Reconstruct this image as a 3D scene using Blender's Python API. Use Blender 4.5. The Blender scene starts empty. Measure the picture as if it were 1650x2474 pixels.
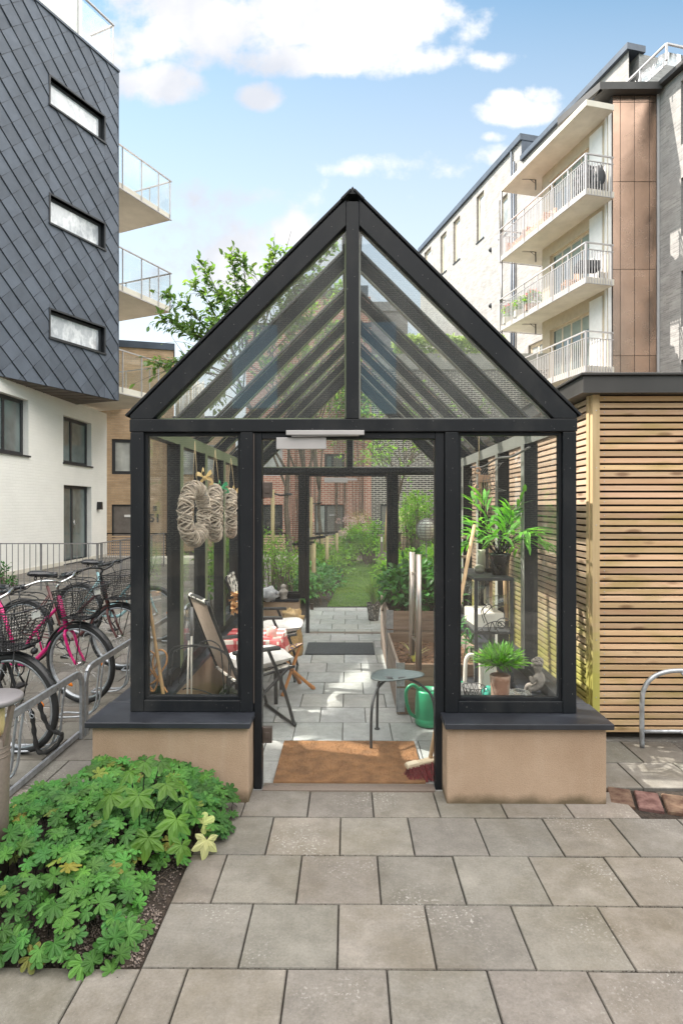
import bpy, bmesh, math, random
from mathutils import Vector as V, Matrix as MX, noise as NZ
PI=math.pi; R=math.radians
sc=bpy.context.scene; COL=sc.collection
rnd=random.Random(11)
U=rnd.uniform
# camera model measured from the photograph (pixels of the 1650 x 2474 picture); world metres
F=1472.; HZ=1224.; CX=825.; H=1.63
A=math.atan(15/F)
CAM=V((0,0,H))
def ray(px,py):
    c=(px-CX)/F
    return V((-math.sin(A)+c*math.cos(A), math.cos(A)+c*math.sin(A), (HZ-py)/F))
def PY(px,py,Y): d=ray(px,py); return CAM+d*(Y/d.y)
def PZ(px,py,z=0.): d=ray(px,py); return CAM+d*((z-H)/d.z)
def PX(px,py,X): d=ray(px,py); return CAM+d*(X/d.x)

# ---------------------------------------------------------------- materials
def N(nt,t,**k):
    n=nt.nodes.new(t)
    for a,b in k.items(): setattr(n,a,b)
    return n
def lk(nt,a,b): nt.links.new(a,b)
def put(nt,sock,val):
    if hasattr(val,'is_output'): nt.links.new(val,sock)
    else: sock.default_value=val
def mth(nt,op,*a,clamp=False):
    n=N(nt,'ShaderNodeMath',operation=op,use_clamp=clamp)
    for i,x in enumerate(a): put(nt,n.inputs[i],x)
    return n.outputs[0]
def mixc(nt,f,a,b,bt='MIX'):
    n=N(nt,'ShaderNodeMix',data_type='RGBA',blend_type=bt)
    put(nt,n.inputs[0],f); put(nt,n.inputs[6],a); put(nt,n.inputs[7],b)
    return n.outputs[2]
def rgb(c): return (c[0],c[1],c[2],1.) if len(c)==3 else c
def ramp(nt,f,stops):
    n=N(nt,'ShaderNodeValToRGB'); e=n.color_ramp.elements
    while len(e)<len(stops): e.new(.5)
    for i,(p,c) in enumerate(stops):
        e[i].position=p; e[i].color=rgb(c) if not isinstance(c,(int,float)) else (c,c,c,1)
    lk(nt,f,n.inputs[0]); return n.outputs[0]
def coords(nt,kind='Object',scale=(1,1,1),rot=(0,0,0)):
    t=N(nt,'ShaderNodeTexCoord'); m=N(nt,'ShaderNodeMapping')
    m.inputs['Scale'].default_value=scale; m.inputs['Rotation'].default_value=rot
    lk(nt,t.outputs[kind],m.inputs[0]); return m.outputs[0]
def noise(nt,vec,s,d=4,r=.55):
    n=N(nt,'ShaderNodeTexNoise'); n.inputs['Scale'].default_value=s; n.inputs['Detail'].default_value=d
    n.inputs['Roughness'].default_value=r; lk(nt,vec,n.inputs['Vector']); return n.outputs[0]
def bump(nt,b,h,st,dist=.01):
    n=N(nt,'ShaderNodeBump'); n.inputs['Strength'].default_value=st; n.inputs['Distance'].default_value=dist
    lk(nt,h,n.inputs['Height']); lk(nt,n.outputs[0],b.inputs['Normal'])
def base(name):
    m=bpy.data.materials.new(name); m.use_nodes=True; return m,m.node_tree,m.node_tree.nodes['Principled BSDF']
def tint(nt,c):
    a=N(nt,'ShaderNodeAttribute',attribute_name='Tint'); return mixc(nt,1.,c,a.outputs['Color'],'MULTIPLY')
def mat(name,c,r=.6,metal=0,var=.15,s=6,bp=0,bs=90,spec=.5,c2=None,st=(1,1,1),attr=False,lo=.35,hi=.65,kind='Object',bd=.004):
    m,nt,b=base(name); vec=coords(nt,kind,st)
    f=noise(nt,vec,s,6)
    c2=c2 or tuple(min(1,x*(1+var)) for x in c); c1=c if c2 is not None and var==0 else tuple(x*(1-var) for x in c)
    col=ramp(nt,f,[(lo,c1),(hi,c2)])
    if attr: col=tint(nt,col)
    lk(nt,col,b.inputs['Base Color']); b.inputs['Metallic'].default_value=metal
    f2=noise(nt,vec,s*3.1,3); b.inputs['Specular IOR Level'].default_value=spec
    lk(nt,mth(nt,'MULTIPLY_ADD',f2,.24,r-.12,clamp=True),b.inputs['Roughness'])
    if bp: bump(nt,b,noise(nt,vec,bs,4),bp,bd)
    return m
def brick(name,c1,c2,mo,bw=.25,bh=.075,mt=.011,bias=0.,bp=.5,stain=None):
    m,nt,b=base(name); uv=N(nt,'ShaderNodeUVMap',uv_map='UVMap').outputs[0]
    w=N(nt,'ShaderNodeTexNoise'); w.inputs['Scale'].default_value=9; lk(nt,uv,w.inputs['Vector'])
    va=N(nt,'ShaderNodeVectorMath',operation='MULTIPLY_ADD'); lk(nt,w.outputs['Color'],va.inputs[0]); va.inputs[1].default_value=(.006,.006,0); lk(nt,uv,va.inputs[2])
    t=N(nt,'ShaderNodeTexBrick'); lk(nt,va.outputs[0],t.inputs['Vector'])
    for k,v in (('Color1',rgb(c1)),('Color2',rgb(c2)),('Mortar',rgb(mo)),('Scale',1.),('Mortar Size',mt),('Mortar Smooth',.1),('Bias',bias),('Brick Width',bw),('Row Height',bh)): t.inputs[k].default_value=v
    g=noise(nt,uv,2.2,6); col=mixc(nt,.55,t.outputs['Color'],ramp(nt,g,[(.3,.55),(.7,1.)]),'MULTIPLY')
    g2=noise(nt,uv,45,3); col=mixc(nt,.4,col,ramp(nt,g2,[(.3,.6),(.7,1.)]),'MULTIPLY')
    lk(nt,col,b.inputs['Base Color']); b.inputs['Roughness'].default_value=.85
    h=mth(nt,'SUBTRACT',mth(nt,'MULTIPLY',g2,.35),t.outputs['Fac']); bump(nt,b,h,bp,.01)
    return m
def glass(name,tn=(.93,.965,.945),dirt=.03,ior=1.45,boost=1.):
    m=bpy.data.materials.new(name); m.use_nodes=True; nt=m.node_tree; nt.nodes.clear()
    o=N(nt,'ShaderNodeOutputMaterial'); tr=N(nt,'ShaderNodeBsdfTransparent'); tr.inputs[0].default_value=rgb(tn)
    gl=N(nt,'ShaderNodeBsdfGlossy'); gl.inputs['Roughness'].default_value=.0
    fr=N(nt,'ShaderNodeFresnel'); ge=N(nt,'ShaderNodeNewGeometry'); lk(nt,mth(nt,'MULTIPLY_ADD',ge.outputs['Backfacing'],1/ior-ior,ior),fr.inputs[0])
    mx=N(nt,'ShaderNodeMixShader'); lk(nt,mth(nt,'MULTIPLY',fr.outputs[0],boost,clamp=True),mx.inputs[0]); lk(nt,tr.outputs[0],mx.inputs[1]); lk(nt,gl.outputs[0],mx.inputs[2])
    df=N(nt,'ShaderNodeMixShader'); d1=N(nt,'ShaderNodeBsdfDiffuse'); d1.inputs[0].default_value=(.75,.75,.72,1); d2=N(nt,'ShaderNodeBsdfTranslucent'); d2.inputs[0].default_value=(.75,.75,.72,1); lk(nt,d1.outputs[0],df.inputs[1]); lk(nt,d2.outputs[0],df.inputs[2])
    vec=coords(nt); n1=noise(nt,vec,2.5,5); n2=noise(nt,vec,130,2)
    d=mth(nt,'ADD',mth(nt,'MULTIPLY',ramp(nt,n1,[(.3,.35),(.75,1.)]),dirt),mth(nt,'MULTIPLY',ramp(nt,n2,[(.77,.0),(.82,1.)]),dirt*3))
    m2=N(nt,'ShaderNodeMixShader'); lk(nt,d,m2.inputs[0]); lk(nt,mx.outputs[0],m2.inputs[1]); lk(nt,df.outputs[0],m2.inputs[2])
    lk(nt,m2.outputs[0],o.inputs[0]); return m
def leafmat(name,c,c2,trans=.45,r=.5,veins=False):
    m,nt,b=base(name); vec=coords(nt); f=noise(nt,vec,3.5,4)
    col=tint(nt,ramp(nt,f,[(.35,c),(.65,c2)]))
    lk(nt,col,b.inputs['Base Color']); b.inputs['Roughness'].default_value=r; b.inputs['Specular IOR Level'].default_value=.35
    t=N(nt,'ShaderNodeBsdfTranslucent'); lk(nt,mixc(nt,1.,col,(1.5,1.55,.55,1),'MULTIPLY'),t.inputs[0])
    mx=N(nt,'ShaderNodeMixShader'); mx.inputs[0].default_value=trans
    lk(nt,b.outputs[0],mx.inputs[1]); lk(nt,t.outputs[0],mx.inputs[2]); lk(nt,mx.outputs[0],nt.nodes['Material Output'].inputs[0])
    return m
def wood(name,c,c2,axis=0,attr=True,knots=True,moss=None):
    m,nt,b=base(name); st=[26,26,26]; st[axis]=1.3
    vec=coords(nt,'Object',tuple(st)); f=noise(nt,vec,1.2,6,.65)
    col=ramp(nt,f,[(.3,c),(.7,c2)])
    if knots:
        st2=[11,11,11]; st2[axis]=3.2
        v=N(nt,'ShaderNodeTexVoronoi'); lk(nt,coords(nt,'Object',tuple(st2)),v.inputs['Vector']); v.inputs['Scale'].default_value=1.
        k=ramp(nt,v.outputs['Distance'],[(.1,1.),(.22,0.)]); col=mixc(nt,mth(nt,'MULTIPLY',k,.65),col,(.12,.055,.03,1))
    if attr: col=tint(nt,col)
    if moss:
        mn=noise(nt,coords(nt,'Object',(1.2,1.2,5)),1.6,5); ax=N(nt,'ShaderNodeSeparateXYZ'); lk(nt,coords(nt),ax.inputs[0])
        col=moss(nt,col,mn,ax)
    lk(nt,col,b.inputs['Base Color']); b.inputs['Roughness'].default_value=.75; b.inputs['Specular IOR Level'].default_value=.25
    bump(nt,b,f,.25,.003); return m

# ---------------------------------------------------------------- mesh builder
class MB:
    def __init__(s): s.v=[]; s.f=[]; s.sm=[]; s.c=[]; s.t=(1,1,1); s.tinted=False
    def add(s,vs,fs,sm=False):
        k=len(s.v); s.v.extend([(p[0],p[1],p[2]) for p in vs])
        for f in fs: s.f.append([i+k for i in f]); s.sm.append(sm); s.c.append(s.t)
        return s
    def col(s,g,w=None):
        s.tinted=True; s.t=(g,g,g) if w is None else w; return s
    def box(s,x0,x1,y0,y1,z0,z1,ch=0,edge=1.):
        if ch:
            c=ch
            b=[(x0,y0,z0),(x1,y0,z0),(x1,y1,z0),(x0,y1,z0),(x0,y0,z1-c),(x1,y0,z1-c),(x1,y1,z1-c),(x0,y1,z1-c),(x0+c,y0+c,z1),(x1-c,y0+c,z1),(x1-c,y1-c,z1),(x0+c,y1-c,z1)]
            t=s.t; s.add(b,[(8,9,10,11)]); k=len(s.v)-12
            s.t=tuple(q*edge for q in t)
            for f in ((0,1,5,4),(1,2,6,5),(2,3,7,6),(3,0,4,7),(4,5,9,8),(5,6,10,9),(6,7,11,10),(7,4,8,11)): s.f.append([i+k for i in f]); s.sm.append(False); s.c.append(s.t)
            s.t=t; return s
        b=[(x0,y0,z0),(x1,y0,z0),(x1,y1,z0),(x0,y1,z0),(x0,y0,z1),(x1,y0,z1),(x1,y1,z1),(x0,y1,z1)]
        return s.add(b,[(3,2,1,0),(4,5,6,7),(0,1,5,4),(1,2,6,5),(2,3,7,6),(3,0,4,7)])
    def beam(s,a,b,w,h,up=(0,0,1)):
        a=V(a);b=V(b); d=(b-a).normalized(); u=V(up)
        if abs(d.dot(u))>.99: u=V((0,1,0)) if abs(d.y)<.9 else V((1,0,0))
        x=d.cross(u).normalized()*(w/2); y=x.cross(d).normalized()*(h/2)
        vs=[a-x-y,a+x-y,a+x+y,a-x+y,b-x-y,b+x-y,b+x+y,b-x+y]
        return s.add(vs,[(0,1,2,3),(7,6,5,4),(1,0,4,5),(2,1,5,6),(3,2,6,7),(0,3,7,4)])
    def tube(s,pts,r,n=8,closed=False,sm=True):
        pts=[V(p) for p in pts]; m=len(pts)
        if m<2: return s
        rr=r if isinstance(r,(list,tuple)) else [r]*m
        def tan(i):
            if closed: d=pts[(i+1)%m]-pts[i-1]
            else: d=pts[min(i+1,m-1)]-pts[max(i-1,0)]
            return d.normalized() if d.length>1e-9 else V((0,0,1))
        t=tan(0); u=V((0,0,1)) if abs(t.z)<.9 else V((1,0,0)); u=(u-t*u.dot(t)).normalized()
        vs=[]
        for i in range(m):
            t=tan(i); u=u-t*u.dot(t)
            if u.length<1e-6: u=t.orthogonal()
            u.normalize(); w=t.cross(u)
            for k in range(n):
                a=2*PI*k/n; vs.append(pts[i]+(u*math.cos(a)+w*math.sin(a))*rr[i])
        fs=[]
        for i in range(m if closed else m-1):
            j=(i+1)%m
            for k in range(n):
                l=(k+1)%n; fs.append((i*n+k,i*n+l,j*n+l,j*n+k))
        s.add(vs,fs,sm)
        if not closed:
            q=len(s.v)-m*n; s.f.append([q+k for k in range(n)][::-1]); s.sm.append(False); s.c.append(s.t)
            s.f.append([q+(m-1)*n+k for k in range(n)]); s.sm.append(False); s.c.append(s.t)
        return s
    def lathe(s,prof,c=(0,0,0),n=24,sm=True,ax=None,ry=1.,wob=None):
        c=V(c); vs=[];fs=[]; m=len(prof)
        for (r,z) in prof:
            for k in range(n):
                a=2*PI*k/n; rr=r*(wob(a,z) if wob else 1)
                p=V((rr*math.cos(a),rr*ry*math.sin(a),z)); vs.append((ax@p if ax else p)+c)
        for i in range(m-1):
            for k in range(n):
                l=(k+1)%n; fs.append((i*n+k,i*n+l,(i+1)*n+l,(i+1)*n+k))
        return s.add(vs,fs,sm)
    def torus(s,c,R_,r,n=48,m=8,ax='y'):
        pts=[]
        for k in range(n):
            a=2*PI*k/n
            p=(R_*math.cos(a),0,R_*math.sin(a)) if ax=='y' else ((0,R_*math.cos(a),R_*math.sin(a)) if ax=='x' else (R_*math.cos(a),R_*math.sin(a),0))
            pts.append(V(c)+V(p))
        return s.tube(pts,r,m,True)
    def sph(s,c,rx,ry=None,rz=None,n=14,m=9,wob=0,seed=0):
        ry=ry or rx; rz=rz or rx; c=V(c); vs=[];fs=[]
        for i in range(m+1):
            t=PI*i/m
            for k in range(n):
                a=2*PI*k/n; d=V((math.sin(t)*math.cos(a),math.sin(t)*math.sin(a),-math.cos(t)))
                q=1+wob*NZ.noise(d*2.3+V((seed,0,0)))
                vs.append(c+V((d.x*rx*q,d.y*ry*q,d.z*rz*q)))
        for i in range(m):
            for k in range(n):
                l=(k+1)%n; fs.append((i*n+k,i*n+l,(i+1)*n+l,(i+1)*n+k))
        return s.add(vs,fs,True)
    def prism(s,poly,vec):
        n=len(poly); vec=V(vec); p=[V(q) for q in poly]; p2=[q+vec for q in p]
        nr=V((0,0,0))
        for i in range(n): nr+=p[i].cross(p[(i+1)%n])
        if nr.dot(vec)>0: p,p2=p2,p
        return s.add(p+p2,[tuple(range(n)),tuple(range(2*n-1,n-1,-1))]+[((i+1)%n,i,i+n,(i+1)%n+n) for i in range(n)])
    def quad(s,*p): return s.add(p,[tuple(range(len(p)))])
    def mark(s): return len(s.v)
    def xf(s,k,M):
        for i in range(k,len(s.v)): s.v[i]=tuple(M@V(s.v[i]))
        return s
    def build(s,name,m,parent=None,bev=0,local=False,uv=False,sub=0):
        me=bpy.data.meshes.new(name); off=V((0,0,0))
        root=None
        if parent is not None and not local: off=ROOT.get(parent.name,V((0,0,0)))
        vs=s.v if off.length==0 else [(p[0]-off.x,p[1]-off.y,p[2]-off.z) for p in s.v]
        me.from_pydata(vs,[],s.f); me.polygons.foreach_set('use_smooth',s.sm)
        if s.tinted:
            a=me.color_attributes.new('Tint','FLOAT_COLOR','CORNER'); d=[]
            for f,c in zip(s.f,s.c): d.extend([c[0],c[1],c[2],1.]*len(f))
            a.data.foreach_set('color',d)
        if uv:
            l=me.uv_layers.new(name='UVMap'); d=[0.]*(2*len(me.loops))
            for p in me.polygons:
                n=p.normal
                if abs(n.z)>.8: e=V((1,0,0)); g=V((0,1,0))
                else: e=V((-n.y,n.x,0)).normalized(); g=V((0,0,1))
                for li in p.loop_indices:
                    q=me.vertices[me.loops[li].vertex_index].co+off
                    d[2*li]=q.dot(e); d[2*li+1]=q.dot(g)
            l.data.foreach_set('uv',d)
        me.update()
        o=bpy.data.objects.new(name,me); COL.objects.link(o)
        if m: me.materials.append(m)
        if parent is not None: o.parent=parent; ROOT[o.name]=off
        if bev:
            b=o.modifiers.new('Bevel','BEVEL'); b.width=bev; b.segments=2; b.limit_method='ANGLE'; b.angle_limit=R(40)
        if sub:
            b=o.modifiers.new('Subdivision','SUBSURF'); b.levels=b.render_levels=sub
        return o
ROOT={}
def thing(name,label,cat,loc=(0,0,0),rz=0,group=None):
    o=bpy.data.objects.new(name,None); COL.objects.link(o); o.empty_display_size=.1
    o.location=loc; o.rotation_euler=(0,0,rz); ROOT[o.name]=V(loc); return tag(o,label,cat,group)
def tag(o,label,cat,group=None,kind=None):
    o['label']=label; o['category']=cat
    if group: o['group']=group
    if kind: o['kind']=kind
    return o
def struct(name,mb,m,uv=False,label=None):
    o=mb.build(name,m,uv=uv); o['kind']='structure'
    if label: o['label']=label
    return o
def solo(name,mb,m,label,cat,group=None,kind=None,**k): return tag(mb.build(name,m,**k),label,cat,group,kind)
def kids(o): return [c for c in COL.objects if c.parent==o]
def dup(root,loc,rz=None,label=None,scale=None):
    def cp(o,par):
        c=o.copy(); COL.objects.link(c)
        if par: c.parent=par
        for ch in kids(o): cp(ch,c)
        return c
    r=cp(root,None); r.location=loc
    if rz is not None: r.rotation_euler=(0,0,rz)
    if scale: r.scale=(scale,)*3
    if label: r['label']=label
    return r
def cat(pts,k=8,closed=False):
    pts=[V(p) for p in pts]; n=len(pts); out=[]
    for i in range(n if closed else n-1):
        g=(lambda j: pts[j%n]) if closed else (lambda j: pts[max(0,min(n-1,j))])
        a,b,c,d=g(i-1),g(i),g(i+1),g(i+2)
        for q in range(k):
            t=q/k; out.append(.5*((2*b)+(c-a)*t+(2*a-5*b+4*c-d)*t*t+(3*b-a-3*c+d)*t**3))
    if not closed: out.append(pts[-1])
    return out
# a flat facade: o = origin, e = direction along it; w is the distance out of the wall
class Fac:
    def __init__(s,o,e): s.o=V((o[0],o[1],0)); s.e=V((e[0],e[1],0)).normalized(); s.n=V((s.e.y,-s.e.x,0))
    def p(s,u,v,w=0): return s.o+s.e*u+V((0,0,v))+s.n*w
    def uv(s,px,py,w=0):
        d=ray(px,py); t=(s.o+s.n*w-CAM).dot(s.n)/d.dot(s.n); q=CAM+d*t; return (q-s.o).dot(s.e),q.z
    def box(s,mb,u0,u1,v0,v1,w0,w1):
        b=[s.p(u0,v0,w1),s.p(u1,v0,w1),s.p(u1,v0,w0),s.p(u0,v0,w0),s.p(u0,v1,w1),s.p(u1,v1,w1),s.p(u1,v1,w0),s.p(u0,v1,w0)]
        return mb.add(b,[(3,2,1,0),(4,5,6,7),(0,1,5,4),(1,2,6,5),(2,3,7,6),(3,0,4,7)])
    def wall(s,mb,u0,u1,v0,v1,holes=(),dep=.15,back=None,w=0):
        us=sorted(set([u0,u1]+[x for h in holes for x in h[:2]])); vs=sorted(set([v0,v1]+[x for h in holes for x in h[2:4]]))
        for i in range(len(us)-1):
            for j in range(len(vs)-1):
                a,b,c,d=us[i],us[i+1],vs[j],vs[j+1]; mu,mv=(a+b)/2,(c+d)/2
                if a<u0-1e-6 or b>u1+1e-6 or c<v0-1e-6 or d>v1+1e-6: continue
                if any(h[0]<mu<h[1] and h[2]<mv<h[3] for h in holes): continue
                mb.quad(s.p(a,c,w),s.p(b,c,w),s.p(b,d,w),s.p(a,d,w))
        for h in holes:
            a,b,c,d=h[:4]; q=w-dep
            mb.quad(s.p(a,c,w),s.p(a,c,q),s.p(a,d,q),s.p(a,d,w)); mb.quad(s.p(b,c,q),s.p(b,c,w),s.p(b,d,w),s.p(b,d,q))
            mb.quad(s.p(a,c,q),s.p(a,c,w),s.p(b,c,w),s.p(b,c,q)); mb.quad(s.p(a,d,w),s.p(a,d,q),s.p(b,d,q),s.p(b,d,w))
        if back: s.box(mb,u0,u1,v0,v1,w-back,w-dep-.12)
        return mb
    def window(s,par,h,fm,pm,w=-.1,fw=.06,mull=(),trans=(),name='window',door=False):
        a,b,c,d=h[:4]; f=MB(); k=.05
        for (x0,x1,y0,y1) in ((a,a+fw,c,d),(b-fw,b,c,d),(a+fw,b-fw,d-fw,d),(a+fw,b-fw,c,c+fw)): s.box(f,x0,x1,y0,y1,w-k,w)
        for t in mull: x=a+(b-a)*t; s.box(f,x-fw*.5,x+fw*.5,c+fw,d-fw,w-k,w-.004)
        for t in trans: y=c+(d-c)*t; s.box(f,a+fw,b-fw,y-fw*.4,y+fw*.4,w-k,w-.006)
        o=f.build(name,fm,par); q=MB(); s.box(q,a+fw*.8,b-fw*.8,c+fw*.8,d-fw*.8,w-.04,w-.025); q.build('pane',pm,o)
        return o
# ---------------------------------------------------------------- palette
M={}
M['frame']=mat('anthracite_powder_coat',(.008,.0095,.012),.45,var=.12,s=3,spec=.28,bp=.04,bs=300)
def framemat():
    m,nt,b=base('anthracite_frame_specks'); vec=coords(nt); col=ramp(nt,noise(nt,vec,3,5),[(.3,(.0065,.008,.0105)),(.7,(.0115,.013,.016))])
    ds=noise(nt,coords(nt,'Object',(1,1,.5)),2.2,7,.7); col=mixc(nt,mth(nt,'MULTIPLY',ramp(nt,ds,[(.52,0.),(.75,1.)]),.22),col,(.1,.095,.085,1))
    sp=noise(nt,vec,85,2,.5); col=mixc(nt,mth(nt,'MULTIPLY',ramp(nt,sp,[(.735,0.),(.77,1.)]),.6),col,(.35,.34,.32,1))
    lk(nt,col,b.inputs['Base Color']); b.inputs['Specular IOR Level'].default_value=.3
    lk(nt,ramp(nt,ds,[(.3,.36),(.7,.6)]),b.inputs['Roughness']); bump(nt,b,noise(nt,vec,320,2),.06,.002); return m
M['frame']=framemat()
M['lining']=mat('sage_light_on_frame',(.17,.2,.115),.5,var=.06,s=3)  # reflected light painted as a sage tone on the left inner frame
M['lit_grey']=mat('grey_sunlight_on_frame',(.33,.33,.3),.5,var=.06,s=3)  # sunlight painted as a grey tone on the right inner frame
M['glass']=glass('greenhouse_glass',(.99,.998,.993),.012,1.5,.85)
M['dusty']=glass('dusty_glass',(.985,.995,.99),.045,1.5,.85)
M['clear']=glass('balcony_glass',(.98,.995,.988),.03,1.45,1.1)
def rendermat():
    m,nt,b=base('sandy_render'); vec=coords(nt); col=ramp(nt,noise(nt,vec,3,6),[(.3,(.39,.27,.185)),(.7,(.49,.355,.255))])
    col=mixc(nt,.4,col,ramp(nt,noise(nt,vec,150,3,.7),[(.3,.6),(.7,1.)]),'MULTIPLY')
    dr=noise(nt,coords(nt,'Object',(9,9,.7)),1.5,4); col=mixc(nt,mth(nt,'MULTIPLY',ramp(nt,dr,[(.55,0.),(.72,1.)]),.15),col,(.55,.45,.36,1))
    sp=N(nt,'ShaderNodeSeparateXYZ'); lk(nt,vec,sp.inputs[0]); k=mth(nt,'ADD',mth(nt,'MULTIPLY_ADD',sp.outputs[2],-9.,.62),mth(nt,'MULTIPLY',noise(nt,vec,7,5),.9))
    col=mixc(nt,mth(nt,'MULTIPLY',ramp(nt,k,[(.55,0.),(1.,1.)]),.75),col,(.06,.05,.025,1))
    lk(nt,col,b.inputs['Base Color']); b.inputs['Roughness'].default_value=.92; b.inputs['Specular IOR Level'].default_value=.2; bump(nt,b,noise(nt,vec,170,4,.7),1.,.006); return m
M['render']=rendermat()
M['cap']=mat('zinc_cap',(.03,.033,.042),.38,var=.3,s=3,metal=.15)
M['steel']=mat('brushed_steel',(.42,.36,.32),.33,metal=.85,var=.1,st=(40,40,1),s=2)
M['galv']=mat('galvanised_steel',(.38,.4,.43),.42,metal=.7,var=.2,s=25)
M['rail']=mat('railing_grey',(.22,.21,.21),.5,metal=.4,var=.1)
M['alu']=mat('aluminium_grey',(.45,.43,.43),.45,metal=.3,var=.05)
M['bronze']=mat('hinge_bronze',(.12,.095,.085),.4,metal=.5,var=.1)
M['black']=mat('black_paint',(.014,.014,.016),.4,var=.1)
M['dark']=mat('dark_frame',(.024,.026,.03),.5,var=.1)
M['rubber']=mat('tyre_rubber',(.014,.014,.015),.75,var=.2,s=30,bp=.3,bs=200)
M['white']=mat('white_paint',(.75,.74,.72),.5,var=.04)
M['stone']=mat('pale_stone',(.33,.3,.27),.85,var=.25,s=20,bp=.3,bs=60)
M['stone2']=mat('weathered_stone',(.2,.175,.155),.9,var=.35,s=22,bp=.4,bs=60)
M['concrete']=mat('balcony_concrete',(.62,.58,.5),.85,var=.08,s=2,bp=.15,bs=60)
M['pane']=None
def panemat(name,c,ior=1.7):
    m,nt,b=base(name); f=noise(nt,coords(nt),1.2,3); lk(nt,ramp(nt,f,[(.35,tuple(x*.5 for x in c)),(.65,c)]),b.inputs['Base Color'])
    b.inputs['Roughness'].default_value=.02; b.inputs['IOR'].default_value=ior; b.inputs['Specular IOR Level'].default_value=.8
    bump(nt,b,noise(nt,coords(nt),.9,2),.06,.05); return m
M['pane']=panemat('window_pane',(.05,.055,.055))
M['panel']=panemat('window_pane_pale',(.5,.52,.5),1.6)
M['paneb']=panemat('window_pane_mid',(.16,.2,.2),1.6)
def panestrip(name):   # strip window: pale reflections painted into the pane colour
    m,nt,b=base(name); v=coords(nt,'Object',(1,1,.6)); f=noise(nt,v,1.6,5,.6)
    lk(nt,ramp(nt,f,[(.3,(.16,.17,.19)),(.42,(.45,.47,.5)),(.5,(.78,.79,.81)),(.56,(.5,.52,.55)),(.7,(.7,.71,.73))]),b.inputs['Base Color'])
    b.inputs['Roughness'].default_value=.05; b.inputs['Specular IOR Level'].default_value=.8; return m
M['strip']=panestrip('strip_window_pane')
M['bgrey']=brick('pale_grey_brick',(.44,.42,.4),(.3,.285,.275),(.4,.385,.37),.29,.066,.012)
M['bred']=brick('red_brick',(.62,.245,.17),(.5,.19,.13),(.76,.62,.52),.24,.077,.013)
M['bdark']=brick('dark_brick',(.09,.08,.074),(.05,.046,.046),(.66,.61,.54),.26,.077,.014)
M['btan']=brick('tan_brick',(.66,.46,.29),(.55,.37,.22),(.5,.38,.26),.29,.064,.009)
M['bgrey2']=brick('grey_brick_wall',(.3,.28,.27),(.2,.19,.18),(.3,.29,.28),.29,.066,.012)  # second, darker grey brick
def slatewhite():
    m,nt,b=base('white_washed_brick'); uv=N(nt,'ShaderNodeUVMap',uv_map='UVMap').outputs[0]
    t=N(nt,'ShaderNodeTexBrick'); lk(nt,uv,t.inputs['Vector'])
    for k,v in (('Color1',(.84,.82,.775,1)),('Color2',(.825,.805,.76,1)),('Mortar',(.81,.79,.745,1)),('Scale',1.),('Mortar Size',.008),('Mortar Smooth',.8),('Brick Width',.26),('Row Height',.075)): t.inputs[k].default_value=v
    lk(nt,mixc(nt,.5,t.outputs['Color'],ramp(nt,noise(nt,uv,1.3,5),[(.3,.86),(.7,1.)]),'MULTIPLY'),b.inputs['Base Color']); b.inputs['Roughness'].default_value=.9
    bump(nt,b,mth(nt,'SUBTRACT',mth(nt,'MULTIPLY',noise(nt,uv,14,4),.7),mth(nt,'MULTIPLY',t.outputs['Fac'],.6)),.5,.008); return m
M['wash']=slatewhite()
M['tile']=mat('slate_fibre_tile',(.085,.1,.128),.55,var=.1,s=3,attr=True,bp=.05,bs=200,spec=.45)
M['copper']=mat('copper_panel',(.38,.26,.195),.24,metal=.9,var=.1,s=1.2,attr=True)
M['fascia']=mat('zinc_fascia',(.055,.052,.05),.45,metal=.3,var=.15,s=2)
M['fasciab']=mat('blue_grey_flashing',(.07,.085,.11),.45,metal=.3,var=.15,s=2)
M['beige']=mat('beige_cladding',(.5,.42,.31),.7,var=.06)
M['winwood']=mat('oak_window_frame',(.6,.5,.37),.6,var=.08)

def mossf(nt,col,mn,ax):
    k=ramp(nt,mn,[(.5,0.),(.66,1.)])
    return mixc(nt,mth(nt,'MULTIPLY',k,.5),col,(.25,.22,.045,1))
def mossl(nt,col,mn,ax):   # algae grows from the ground up
    zz=mth(nt,'MULTIPLY_ADD',ax.outputs[2],-1.1,1.35,clamp=True); k=ramp(nt,mth(nt,'ADD',mth(nt,'MULTIPLY',zz,.6),mth(nt,'MULTIPLY',mn,.8)),[(.62,0.),(.95,1.)])
    return mixc(nt,mth(nt,'MULTIPLY',k,.75),col,(.36,.36,.06,1))
M['slat']=wood('larch_slats',(.48,.305,.185),(.62,.44,.285),0,moss=mossf)
M['slaty']=wood('larch_slats_side',(.42,.29,.2),(.6,.45,.33),1,moss=mossl)
M['post']=wood('corner_post',(.4,.28,.15),(.55,.42,.25),2,moss=mossl,attr=False,knots=False)
M['slat2']=wood('fence_slats',(.4,.27,.17),(.58,.42,.28),0)
M['plank']=wood('weathered_plank',(.15,.095,.065),(.27,.185,.13),0)
M['planky']=wood('weathered_plank_side',(.2,.15,.12),(.33,.27,.23),1)
M['pine']=wood('pine_pole',(.5,.31,.17),(.68,.47,.29),2,attr=False,knots=False)
M['stake']=wood('treated_stake',(.25,.19,.1),(.4,.33,.18),2,attr=False)
M['stool']=wood('stained_beech',(.42,.16,.045),(.6,.27,.09),2,attr=False,knots=False)
M['bark']=mat('bark',(.1,.075,.055),.9,var=.35,s=18,st=(3,3,.6),bp=.5,bs=40)
M['vine']=mat('grey_willow',(.33,.25,.19),.7,var=.25,s=30)
M['cane']=mat('rattan',(.42,.2,.07),.5,var=.25,s=14)
M['bamboo']=mat('bamboo',(.33,.2,.09),.55,var=.25,s=12)

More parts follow.
